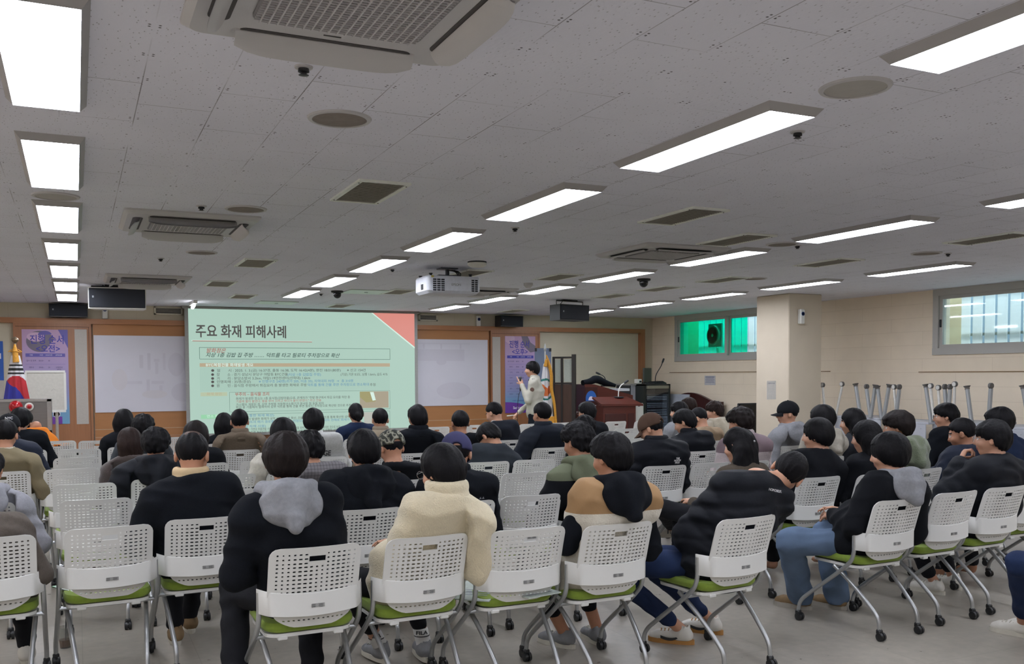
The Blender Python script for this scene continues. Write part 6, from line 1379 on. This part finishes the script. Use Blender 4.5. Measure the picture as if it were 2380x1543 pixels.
# ================================================================== FRONT OF THE ROOM
GOLD = mat('gold_fringe', '#c98f2a', .6, nscale=60, namp=.2, bump=.4, bscale=200); FLW = mat('white_flag_satin', '#d2d0d4', .5, nscale=3, namp=.03); FLR = mat('flag_red', '#b3202c', .5); FLB = mat('flag_blue', '#2b2d8f', .5); FLK = mat('flag_black', '#17171c', .5)
REDW = mat('mahogany_wood', '#54241d', .35, nscale=3, namp=.12, stretch=(1, 1, 8)); REDW2 = mat('dark_mahogany', '#3c1a18', .35, nscale=3, namp=.12)
def draped(name, lab, base, top_z, W0, W1, zb, cat='flag', rz=0):
    """folded flag hanging from a pole: narrow at the top, wide at the foot"""
    return thing(name, lab, cat, base, rz)
def flagcloth(W0, W1, zt, zb, nf=5, depth=.05, gap=0.0, zone=None, mats=(), off=0.0):
    nu, nv = 56, 130; b = B(); vs = []; base_ = []
    for j in range(nv+1):
        v = j/nv; z = zt+(zb-zt)*v; w_ = W0+(W1-W0)*v**.9
        for i in range(nu+1):
            u = 2*i/nu-1; base_.append((u*w_+off*v, z)); vs.append((u*w_+off*v, -depth*(1-u*u)-.018*math.cos(u*nf*math.pi)*(.4+v), z))
    Fc = []; ms = []
    for j in range(nv):
        for i in range(nu):
            q = (j*(nu+1)+i, j*(nu+1)+i+1, (j+1)*(nu+1)+i+1, (j+1)*(nu+1)+i); Fc.append(q); c = [sum(base_[k][a] for k in q)/4 for a in (0, 1)]; ms.append(zone(*c) if zone else 0)
    n = len(vs); b.add(vs+[(x, y+.006, z) for x, y, z in vs], Fc+[tuple(n+k for k in q[::-1]) for q in Fc]); b.m = ms+ms; return b
# national flag at left, folded on its pole
fx, fy, _ = wy(36, 830, 13.95)
t = thing('national_flag', 'folded white flag with red and blue emblem on a pole at far left', 'flag', (fx, fy, 0))
ppm = 2161.8/(fx*.424+fy*.9056)        # pixels per metre there
Zt = lambda py: wy(36, py, fy)[2]
zc_ = Zt(912); R_ = 52/ppm
def kz(x, z):
    for a, c in ((846, 851.5), (856, 861), (865.5, 870)):
        if Zt(c) < z < Zt(a) and x > -.13: return 3
    if (x/.165)**2+((z-Zt(917))/(Zt(873)-Zt(917)))**2 < 1:
        zl = np.interp(x, (-.13, -.10, -.05, .0, .05, .12), [Zt(v) for v in (870, 888, 897, 900, 912, 935)]); return 1 if z > zl else 2
    return 0
b = flagcloth(.05, .30, Zt(826), .35, 3, .06, zone=kz)
obj('cloth', b, [FLW, FLR, FLB, FLK], t, smooth=True)
obj('pole', B().tube([(0, .02, .03), (0, .02, Zt(797))], .012, 10), SILVER, t, smooth=True); obj('finial', B().lathe([(.001, Zt(782)), (.035, Zt(786)), (.045, Zt(790)), (.03, Zt(795)), (.012, Zt(798))], (0, .02, 0), 18), mat('brass_ball', '#82725c', .35, metal=.7), t, smooth=True)
obj('base', B().lathe([(.16, 0), (.15, .03), (.03, .05), (.02, .08)], (0, .02, 0), 24), SILVER, t, smooth=True)
b = B(); b.tube([(0, -.05, Zt(800)), (.0, -.07, Zt(815)), (.01, -.075, Zt(842))], [.010, .032, .040], 12, sm=1); b.tube([(-.05, -.06, Zt(818)), (.0, -.12, Zt(816)), (.06, -.06, Zt(819))], .008, 8, sm=1); b.tube([(-.03, -.06, Zt(812)), (-.08, -.06, Zt(818))], .006, 6); b.tube([(.03, -.06, Zt(812)), (.08, -.06, Zt(818))], .006, 6); obj('tassel', b, GOLD, t, smooth=True)
# city flag behind the man in uniform
fx, fy, _ = wy(1268, 830, 14.6); t = thing('city_flag', 'white flag with gold fringe and green orange emblem behind the man in uniform', 'flag', (fx, fy, 0)); Zt = lambda py: wy(1268, py, fy)[2]
zc_ = Zt(905)
def cz(x, z):
    r = math.hypot(x+.02, (z-zc_)*.8)
    if .125 < r < .155: return 1
    if r < .095 and z < zc_+.02+abs(x)*1.0: return 2
    return 0
b = flagcloth(.035, .17, Zt(845), Zt(983), 3, .06, zone=cz); obj('cloth', b, [FLW, mat('emblem_green', '#26726a', .5), mat('emblem_orange', '#cc6a33', .5)], t, smooth=True)
obj('pole', B().tube([(0, .02, .03), (0, .02, Zt(815))], .012, 10), mat('white_pole', '#c9c9c6', .4), t, smooth=True); obj('finial', B().lathe([(.001, Zt(797)), (.02, Zt(808)), (.024, Zt(812)), (.01, Zt(817))], (0, .02, 0), 12), SILVER, t, smooth=True)
obj('base', B().lathe([(.16, 0), (.15, .03), (.03, .05), (.02, .08)], (0, .02, 0), 24), SILVER, t, smooth=True)
b = B(); b.tube([(0, -.03, Zt(825)), (.02, -.07, Zt(842)), (.075, -.085, Zt(870)), (.06, -.09, Zt(905)), (.12, -.10, Zt(935)), (.15, -.10, Zt(983))], [.01, .03, .028, .03, .022, .02], 10, sm=2); b.tube([(-.02, -.07, Zt(835)), (-.045, -.08, Zt(852))], [.02, .036], 10, sm=1); b.box((.07, -.085, Zt(976)), (.12, .02, .13), bev=.008); obj('fringe', b, GOLD, t, smooth=True)
# roll-up banner behind it
q0 = wy(1243, 809, 15.2); q1 = wy(1281, 990, 15.2)
t = thing('standing_banner', 'grey blue standing banner behind the gold fringed flag', 'banner', (q0[0], 15.2, 0)); w_ = wy(1281, 812, 15.2)[0]-q0[0]
obj('sheet', B().span((0, 0, .05), (w_, .006, q0[2])), mat('grey_blue_banner', '#65728a', .5, nscale=3, namp=.1), t)
for x_ in (.02, w_-.02): obj('clip', B().box((x_, -.004, q0[2]-.03), (.04, .01, .06)), INK, t)
b = B(); 
for k in range(7): b.box((w_*.55, -.003, q0[2]-.62-.11*k), (w_*.5, .004, .012 if k % 2 else .03))
obj('print_lines', b, mat('banner_print', '#8d94a6', .6), t); obj('foot', B().box((w_/2, 0, .025), (w_, .2, .05)), INK, t)
# folding partition: cream upper lights, dark brown lower panel
def partition():
    q0 = wy(1281, 834, 15.6); q1 = wy(1346, 829, 15.0); t = thing('folding_partition', 'dark framed folding partition with cream top panes behind the flag', 'partition', (q0[0], 15.5, 0), math.atan2(-.3, q1[0]-q0[0])); W_ = math.hypot(q1[0]-q0[0], .3); H_ = 1.93
    D = mat('partition_dark_frame', '#2b2623', .5); f = .035
    b = B(); b.box((W_/2, 0, H_-f/2), (W_, .05, f)); b.box((0, 0, H_/2), (f, .05, H_)); b.box((W_, 0, H_/2+.02), (f*2.0, .06, H_+.04)); b.box((W_*.42, 0, H_/2), (f, .05, H_)); b.box((W_/2, 0, H_-.50), (W_, .05, f)); b.box((W_/2, 0, .02), (W_, .4, .04)); obj('frame', b, D, t)
    obj('lower_panel', B().box((W_/2, 0, (H_-.5)/2), (W_-.02, .03, H_-.54)), mat('dark_brown_panel', '#4b3327', .5, nscale=3, namp=.15, stretch=(12, 1, 1)), t)
    P_ = mat('frosted_pane', '#aeb5ab', .3)
    obj('pane', B().box((W_*.21, 0, H_-.26), (W_*.42-.06, .012, .42)), P_, t); obj('pane', B().box((W_*.71, 0, H_-.26), (W_*.58-.08, .012, .42)), P_, t)
partition()
# big lectern with the blue emblem
q0 = wy(1345, 893, 15.4); q1 = wy(1458, 906, 15.4)
t = thing('podium', 'large red brown podium with a round blue emblem', 'podium', (q0[0]+.02, 15.2, 0)); W_ = q1[0]-q0[0]-.02; Hp = q1[2]; Hl = wy(1380, 893, 15.2)[2]
obj('body', B().prism([(0, 0), (W_, 0), (W_, Hp-.10), (.2, Hl), (0, Hl)], 'Y', 0, .6), REDW, t)
obj('front_panel', B().box((.13, -.012, Hl/2+.1), (.26, .02, Hl-.3)), REDW2, t)
e = obj('emblem', ell(B(), .12, Hl-.27, .115, .15, -.024, a0=-.3, a1=math.pi+.3), mat('emblem_blue', '#2f63b0', .4), t); obj('emblem_wave', ell(B(), .12, Hl-.30, .06, .075, -.028, a0=0, a1=math.pi), PALE, e)
b = B(); 
for k in range(3): b.box((.12, -.027, Hl-.40-.045*k), (.26-.05*k, .005, .016))
obj('emblem_lines', b, PALE, e)
tag(obj('black_cloth', B().tube([(q0[0]+.0, 15.25, Hl+.03), (q0[0]+.2, 15.3, Hl+.05), (q0[0]+.35, 15.35, Hl+.11), (q0[0]+.55, 15.35, Hl+.02), (q0[0]+.75, 15.3, Hl-.03)], [.05, .06, .08, .06, .03], 12, sm=2), BLKW, smooth=True), 'black cloth heaped on top of the large podium', 'cloth')
tag(obj('paper_stack', B().box((q0[0]+.93, 15.45, Hp+.005), (.28, .3, .05), bev=.004), mat('paper_white', '#c9ccd2', .7)), 'stack of white papers on the large podium', 'papers')
def gooseneck(name, lab, base, pts, col, r=.012, headr=.02, rz=0):
    t = thing(name, lab, 'microphone', base, rz); obj('base', B().box((0, 0, .012), (.14, .16, .024), bev=.006), INK, t)
    obj('neck', B().tube(pts, r, 8, sm=3), col, t, smooth=True); a, c = Vector(pts[-2]), Vector(pts[-1]); d = (c-a).normalized(); obj('capsule', B().tube([tuple(c-d*.01), tuple(c+d*.03), tuple(c+d*.09)], [headr*.6, headr, headr*.9], 10), INK, t, smooth=True); return t
qm = wy(1408, 893, 15.5); gooseneck('gooseneck_microphone', 'black gooseneck microphone on the large podium', (qm[0], 15.5, Hp+.07), [(0, 0, .01), (.0, 0, .12), (-.04, 0, .2), (-.13, 0, .235)], INK, .008)
# small lectern in front
q0 = wy(1397, 921, 14.2); q1 = wy(1488, 934, 14.2); q2 = wy(1478, 990, 14.2)
t = thing('lectern', 'small red brown lectern with a white gooseneck microphone', 'lectern', (q0[0], 14.2, 0), math.radians(-8)); W_ = q1[0]-q0[0]; Zf = wy(1440, 938, 14.2)[2]; Zb = wy(1440, 922, 14.5)[2]
b = B(); vs = [(0, 0, Zf), (W_, 0, Zf-.01), (W_*.84, .42, Zb), (.0, .42, Zb)]; b.add([*vs, *[(x, y, z-.035) for x, y, z in vs]], [(0, 1, 2, 3), (7, 6, 5, 4), (0, 4, 5, 1), (1, 5, 6, 2), (2, 6, 7, 3), (3, 7, 4, 0)]); obj('top', b, REDW, t)
obj('body', B().span((.06, .04, 0), (W_*.84, .38, Zf-.03)), REDW, t); b = B(); b.box((W_*.36, .032, Zf*.5), (W_*.5, .015, Zf-.35), bev=.006); b.box((W_*.73, .032, Zf*.5), (W_*.16, .015, Zf-.35), bev=.006); obj('front_relief', b, REDW2, t)
qm = wy(1437, 921, 14.5); gooseneck('gooseneck_microphone', 'white gooseneck microphone on the small lectern', (qm[0], 14.5, Zb-.02), [(0, 0, .01), (.005, 0, .12), (.04, 0, .22), (.13, 0, .27)], WHITE, .010, .022)
# grey cabinet and audio rack by the right corner
q0 = wy(1463, 893, 15.9); q1 = wy(1497, 893, 15.9); Zc = wy(1480, 892, 15.9)[2]
t = thing('steel_cabinet', 'pale grey steel cabinet between the podium and the audio rack', 'cabinet', (q0[0], 15.9, 0)); W_ = q1[0]-q0[0]
obj('body', B().span((.03, 0, 0), (W_, .5, Zc-.03)), mat('pale_grey_steel', '#9b9da2', .5), t); obj('top', B().span((0, -.03, Zc-.03), (W_+.03, .53, Zc)), mat('cabinet_top', '#8e8b88', .5), t); obj('edge_strip', B().span((0, -.005, 0), (.03, .5, Zc-.03)), INK, t)
qa, qb = wy(1477, 937, 15.3), wy(1497, 995, 15.3); t = thing('small_appliance', 'low white box standing right of the small lectern', 'appliance', (qa[0], 15.3, 0)); obj('body', B().span((0, 0, 0), (qb[0]-qa[0], .3, qa[2]), bev=.02), WHITE, t); obj('brand_mark', B().box(((qb[0]-qa[0])*.4, -.002, qa[2]-.06), (.05, .004, .01)), INK, t)
q0 = wy(1496, 893, 15.6); q1 = wy(1558, 893, 15.6); W_ = q1[0]-q0[0]; Zr = q0[2]
t = thing('audio_rack', 'black audio rack with blinking mixers and glass door beside the corner', 'rack', (q0[0], 15.6, 0)); D = mat('rack_dark_green', '#1d2422', .4)
b = B(); b.span((0, 0, 0), (.06, .5, Zr)); b.span((W_-.05, 0, 0), (W_, .5, Zr)); b.span((0, 0, 0), (W_, .5, .06)); b.span((0, .46, 0), (W_, .5, Zr)); b.span((0, 0, Zr-.03), (W_, .5, Zr)); obj('case', b, D, t)
obj('top_unit', B().span((.08, -.02, Zr-.09), (W_-.05, .4, Zr-.03)), mat('beige_unit', '#8d8878', .5), t)
BT = mat('button_white', '#c5cbd3', .5); UNI = mat('rack_unit_dark', '#2d3238', .4)
for k, (za, hh_) in enumerate(((.23, .10), (.36, .12), (.49, .14), (.66, .2), (.9, .15), (1.08, .15))):
    u = obj('rack_unit', B().span((.07, .01+.0*k, Zr-za-hh_), (W_-.06, .4, Zr-za+.02)), UNI if k not in (3,) else mat('mixer_grey', '#9a9ca6', .5), t)
    if k < 4:
        b = B(); rn = 3
        for r_ in range(rn):
            for c_ in range(14): b.box((.10+(W_-.2)*c_/13, .004, Zr-za-hh_*(.2+.3*r_)), (.018, .01, .012))
        obj('buttons', b, BT if k != 3 else UNI, u)
obj('door_glass', B().span((.06, -.014, .1), (W_-.05, -.008, Zr-.1)), glass('rack_glass', (.80, .86, .90, 1), .08), t)
qm = wy(1523, 885, 15.75); gooseneck('gooseneck_microphone', 'tall black gooseneck microphone on a desk base on the audio rack', (qm[0], 15.75, Zr), [(0, 0, .02), (.0, 0, .12), (.02, 0, .2), (.14, 0, .36), (.17, 0, .43)], INK, .009)
t = thing('desk_unit', 'flat black control unit on the audio rack', 'audio unit', (qm[0]+.13, 15.82, Zr)); obj('body', B().prism([(-.18, 0), (.19, 0), (.19, .02), (.1, .06), (-.1, .05)], 'Y', 0, .2), INK, t)
qm = wy(1504, 876, 16.1); t = thing('monitor', 'dark screen on a stand, turned back to the wall on the cabinet', 'monitor', (qm[0], 16.1, Zc)); obj('panel', B().box((.0, 0, .17), (.24, .04, .30), rz=.3, bev=.006), mat('monitor_green_grey', '#4d524c', .5), t); obj('stand', B().box((0, 0, .012), (.2, .14, .024)), INK, t)
qm = wy(1483, 885, 16.0); t = thing('white_device', 'small white device on the grey cabinet', 'device', (qm[0], 16.0, Zc)); obj('body', B().box((0, 0, .05), (.1, .14, .09), bev=.01), WHITE, t); obj('lens', B().box((.01, -.072, .045), (.05, .006, .035)), INK, t)
# ornate dark wooden bench back, a white board leaning, a dark screen by the pillar
ya, yb = wx(1542, 930, 11.1)[1], wx(1682, 930, 11.1)[1]; W_ = ya-yb; Zt2 = wx(1640, 913, 11.1)[2]
t = thing('carved_bench', 'dark carved wooden bench back with a curved crest under the green window', 'bench', (11.1, (ya+yb)/2, 0), math.radians(90))
P = [(0, 0), (W_, 0), (W_, Zt2-.16)]+[(W_*(1-u), Zt2-.16+.16*math.sin(math.pi*min(1, max(0, (u-.12)/.76)))**1.3) for u in np.linspace(.02, .98, 18)]+[(0, Zt2-.16)]
obj('back_panel', B().prism([(x-W_/2, z) for x, z in P], 'Y', 0, .06), REDW2, t); obj('seat', B().box((0, .28, .42), (W_, .45, .06), bev=.01), REDW2, t)
for x_ in (-W_/2+.06, W_/2-.06): obj('leg', B().box((x_, .44, .2), (.06, .06, .4)), REDW2, t)
pa, pb = wx(1556, 915, 11.0), wx(1606, 915, 11.0); t = thing('leaning_board', 'pale board leaning on the wall right of the audio rack', 'board', (10.93, (pa[1]+pb[1])/2, 0), math.radians(90)); obj('sheet', B().box((0, 0, pa[2]/2), (pa[1]-pb[1], .02, pa[2]), rx=.06), mat('pale_blue_board', '#aeb4be', .5), t)
q0 = wx(1720, 940, 10.2); t = thing('dark_screen', 'dark flat screen standing behind the pillar', 'screen', (9.55, 12.2, 0)); 
q0 = wy(1719, 940, 12.6); t.location = (q0[0], 12.6, 0); obj('panel', B().box((.28, 0, q0[2]-.45), (.56, .05, .9), bev=.01), mat('screen_black', '#101214', .2), t); obj('frame', B().box((.28, .03, q0[2]-.45), (.60, .03, .94), bev=.01), INK, t); obj('stand', B().box((.28, .05, (q0[2]-.9)/2), (.4, .2, q0[2]-.9)), INK, t)
p0 = wx(1638, 873, XR); p1 = wx(1663, 895, XR)
t = thing('wall_notice', 'white printed notice on the cream wall under the green window', 'notice', (XR-.004, p0[1], p1[2])); hN = p0[2]-p1[2]; obj('sheet', B().span((0, p1[1]-p0[1], 0), (.003, 0, hN)), mat('notice_white', '#c3c1c4', .7), t)
b = B()
for k in range(5): b.box((-.001, (p1[1]-p0[1])/2, hN*(.85-.14*k)), (.002, abs(p1[1]-p0[1])*(.8-.1*(k % 2)), .008 if k else .016))
obj('print_lines', b, mat('notice_ink', '#7c7f94', .7), t)
p0 = wy(1782, 885, 10.785); p1 = wy(1803, 928, 10.785)
t = thing('pillar_notice', 'white paper notice taped on the front of the cream pillar', 'notice', (p0[0], 10.783, p1[2])); Wn, Hn = p1[0]-p0[0], p0[2]-p1[2]; obj('sheet', B().span((0, -.002, 0), (Wn, 0, Hn)), mat('notice_paper', '#cdc9c2', .7), t); text('설문조사 QR', Hn*.09, MATS['notice_ink'], t, (Wn/2, -.003, Hn*.86), sx=.9)
# white board on wheels at left
q0 = wy(62, 866, 14.6); q1 = wy(150, 952, 14.6)
t = thing('whiteboard', 'white board on a stand in front of the left poster', 'whiteboard', (q0[0], 14.6, 0)); W_ = q1[0]-q0[0]; z0, z1 = q1[2], q0[2]
obj('surface', B().span((0, -.004, z0), (W_, .012, z1)), mat('board_white', '#c9c6bd', .25), t)
b = B(); 
for a_, c_ in (((-.02, z1), (W_+.02, z1+.03)), ((-.02, z0-.035), (W_+.02, z0)), ((W_, z0), (W_+.03, z1)), ((-.03, z0), (0, z1))): b.span((a_[0], -.015, a_[1]), (c_[0], .02, c_[1]))
obj('board_frame', b, WHITE, t)
for x_ in (.15, W_-.10): obj('leg', B().tube([(x_, .02, z0-.02), (x_, .02, .05)], .02, 8), mat('leg_cream', '#a49c93', .5), t, smooth=True); obj('foot', B().box((x_, .02, .03), (.05, .5, .04)), mat('leg_cream', '#a49c93', .5), t)
obj('marker_line', B().tube([(W_*.65, -.006, z0+.27), (W_*.72, -.006, z0+.30), (W_*.76, -.006, z0+.28)], .002, 4), GREY, t)
# steel fire cabinet with two red lamps
q0 = wy(-60, 928, 13.3); q1 = wy(119, 928, 13.3)
t = thing('steel_locker', 'grey steel cabinet with two round red lamps at far left', 'cabinet', (q0[0], 13.3, 0)); W_ = q1[0]-q0[0]; Zl = wy(60, 928, 13.3)[2]
STL = mat('brushed_steel', '#77736f', .4, metal=.5, nscale=8, namp=.1, stretch=(1, 1, 12))
obj('body', B().span((0, 0, 0), (W_, .4, Zl), bev=.01), STL, t); b = B(); b.span((0, -.012, Zl-.03), (W_, 0, Zl)); b.span((W_-.05, -.012, 0), (W_, 0, Zl)); b.span((0, -.012, Zl-.45), (W_, 0, Zl-.40)); b.span((W_*.6, -.012, .0), (W_*.6+.03, 0, Zl-.45)); obj('door_frame', b, mat('steel_light_edge', '#9c9893', .35, metal=.5), t)
for xp, r_ in ((37, .06), (68, .034)):
    q = wy(xp, 945, 13.3); l = obj('red_lamp', B().lathe([(.001, -.06), (r_*.6, -.05), (r_, -.015), (r_, 0)], (q[0]-t.location[0], -.012, q[2]), 24, 'Y'), mat('red_lamp_plastic', '#a3151d', .2), t, smooth=True); obj('lamp_ring', B().lathe([(r_, -.014), (r_+.018, -.01), (r_+.018, 0), (r_, 0), (r_, -.014)], (q[0]-t.location[0], -.012, q[2]), 24, 'Y'), WHITE if r_ < .06 else MATS['red_lamp_plastic'], l)
# ================================================================== FOLDED TABLES ALONG THE RIGHT WALL (upturned, legs in the air)
TBW = mat('table_white_laminate', '#a9abb3', .45, nscale=6, namp=.03); LEGG = mat('table_leg_grey', '#9ea1a3', .45, metal=.35, nscale=10, namp=.03); WHL = mat('wheel_white', '#c9c7c2', .4); RUB = mat('wheel_rubber', '#5d5a58', .6); KNOB = mat('leg_cap_dark', '#5f5c5a', .5)
TX = 10.2
ztab = .94
spots = [  # photo x of leg top, y of leg top, x of leg foot, y, kind
 (1897, 895, 1883, 985, 'cap'), (1912, 900, 1918, 960, 'wheel'), (1957, 898, 1945, 955, 'wheel'), (1989, 897, 1998, 955, 'cap'), (2014, 904, 2024, 975, 'side'), (2034, 900, 2026, 955, 'cap'), (2040, 903, 2052, 1000, 'cap'), (2066, 899, 2055, 965, 'cap'), (2078, 905, 2083, 955, 'wheel'), (2090, 905, 2084, 955, 'side'),
 (2152, 899, 2162, 968, 'cap'), (2163, 903, 2170, 968, 'wheel'), (2181, 907, 2184, 950, 'wheel'), (2196, 905, 2200, 955, 'side'), (2208, 905, 2205, 955, 'side'), (2219, 899, 2217, 945, 'wheel'), (2248, 903, 2258, 980, 'cap'), (2303, 903, 2299, 960, 'side'), (2378, 902, 2392, 985, 'cap'), (1845, 901, 1853, 985, 'side')]
tabs = []
for k, (pa, pb, ylow, yup) in enumerate(((1840, 1935, 985, 958), (1935, 2055, 990, 962), (2050, 2160, 1012, 970), (2160, 2290, 1025, 975), (2290, 2450, 1040, 982))):
    xt = TX+.12*(k % 2); a = wx(pa, yup, xt); c = wx(pb, ylow, xt)
    ya, yb = min(10.74, max(a[1], c[1])), min(a[1], c[1])
    t = thing('folding_table', 'upturned white folding table against the right wall, number %s from the pillar' % ('one', 'two', 'three', 'four', 'five')[k], 'table', (xt+.3, (ya+yb)/2, 0)); t['label'] = ('first', 'second', 'third', 'fourth', 'fifth')[k]+' upturned white folding table along the right wall, counting from the pillar'; t['group'] = 'upturned folding tables along the right wall'
    zt_ = ztab+.02*(k % 2); L_ = ya-yb-.03
    obj('table_top', B().box((0, 0, zt_-.015), (.6, L_, .03), bev=.004), TBW, t); obj('modesty_panel', B().box((-.30, 0, zt_-.2), (.015, L_-.08, .34), bev=.004), TBW, t)
    b = B()
    for i in range(int(L_/.14)):
        for j in range(3): b.box((-.309, -L_/2+.12+.14*i, zt_-.09-.1*j), (.004, .012, .012))
    tag(obj('perforations', b, LEGG, t), kind='stuff'); obj('lower_stack', B().box((.02, 0, (zt_-.38)/2), (.56, L_-.02, zt_-.38), bev=.01), mat('stacked_tables_grey', '#8c8e93', .6, nscale=3, namp=.1, stretch=(1, 1, 20)), t); tabs.append((yb, ya, t, zt_))
for (xa, yya, xb, yyb, kind) in spots:
    top = wx(xa, yya, TX+.1); foot = wx(xb, yyb, TX+.1)
    y_ = foot[1]; tb = min(tabs, key=lambda q: abs((q[0]+q[1])/2-y_)); t, z_ = tb[2], tb[3]; o_ = Vector(t.location)
    k_ = (top[2]-z_)/max(.05, top[2]-foot[2]); f_ = (TX+.1, top[1]+(foot[1]-top[1])*k_, z_)
    A_ = Vector(top)-o_; F_ = Vector(f_)-o_; w_ = .026
    l = obj('table_leg', B().tube([tuple(F_), tuple(A_)], w_ if kind != 'wheel' else .018, 8), LEGG if kind != 'wheel' else WHL, t, smooth=True)
    d_ = (A_-F_).normalized()
    if kind == 'cap': obj('foot_cap', B().tube([tuple(A_+d_*.012), tuple(A_+d_*.035)], [.03, .045], 12).tube([tuple(A_-d_*.01), tuple(A_+d_*.006)], .03, 10), KNOB, l, smooth=True)
    else:
        ax = 'X' if kind == 'wheel' else 'Y'; c_ = tuple(A_+Vector((0, 0, .035)))
        w2 = obj('wheel', B().lathe([(.02, -.018), (.036, -.016), (.036, .016), (.02, .018)], c_, 18, ax), RUB, l, smooth=True); obj('hub', B().lathe([(.001, -.021), (.028, -.020), (.028, .020), (.001, .021)], c_, 16, ax), WHL if kind == 'wheel' else RUB, l, smooth=True)
# ================================================================== LOOSE THINGS
PAP = mat('printed_booklet', '#a9b3ac', .5, nscale=35, namp=.2); PAG = mat('booklet_green', '#6e9b78', .5)
def booklet(lab, c, rz, tilt=0):
    t = thing('booklet', lab, 'booklet', c, rz); obj('sheet', B().box((0, 0, .004), (.21, .29, .006), rx=tilt), PAP, t); obj('cover_edge', B().box((0, .13, .0045), (.211, .03, .0062), rx=tilt), PAG, t)
    b = B()
    for k in range(6): b.box((0, -.1+.035*k, .0078), (.16, .006, .0006), rx=tilt)
    obj('print_lines', b, MATS['notice_ink'], t); return t
booklet('printed booklet lying on the seat of the nearest empty chair in the left column', (.02, 5.42, .478), .5)
booklet('printed booklet on the front edge of the empty chair right of the cream fleece man', (1.86, 4.40, .478), -.7, .1); booklet('second booklet lying at the back of the same empty front chair', (2.10, 4.30, .478), .2)
t = thing('bag', 'black bag with a pale strap on an empty chair in the right block', 'bag', (5.10, 4.42, .49)); F = Field(axis(-.2, .2, .012), axis(-.16, .16, .012), axis(-.03, .16, .012)); F.ell((0, 0, .05), (.17, .12, .065), 0); F.warp(lambda X, Y, Z: folds(X, Y, Z, 2, .01, 30)); me, V, Q = F.mesh('bag_body'); link('bag_body', me, BLKN, t); obj('strap', B().tube([(-.15, -.02, .05), (-.1, .0, .13), (.08, 0, .13), (.15, -.03, .04)], .012, 8, sm=2), CREAM, t, smooth=True)
q = wz(152, 1505, 0); t = thing('plastic_cup', 'clear plastic coffee cup with a straw on the floor under the nearest empty left chair', 'cup', (q[0], q[1], 0)); obj('cup', B().lathe([(.028, 0), (.03, .004), (.042, .12), (.044, .125), (.040, .125), (.029, .006), (.001, .004)], (0, 0, 0), 20), glass('clear_plastic', (.86, .87, .86, 1), .15), t, smooth=True); obj('drink', B().lathe([(.001, .006), (.029, .006), (.034, .05), (.001, .05)], (0, 0, 0), 18), mat('coffee', '#5a3c26', .2), t); obj('straw', B().tube([(0, 0, .01), (.01, .01, .21)], .004, 6), INK, t)
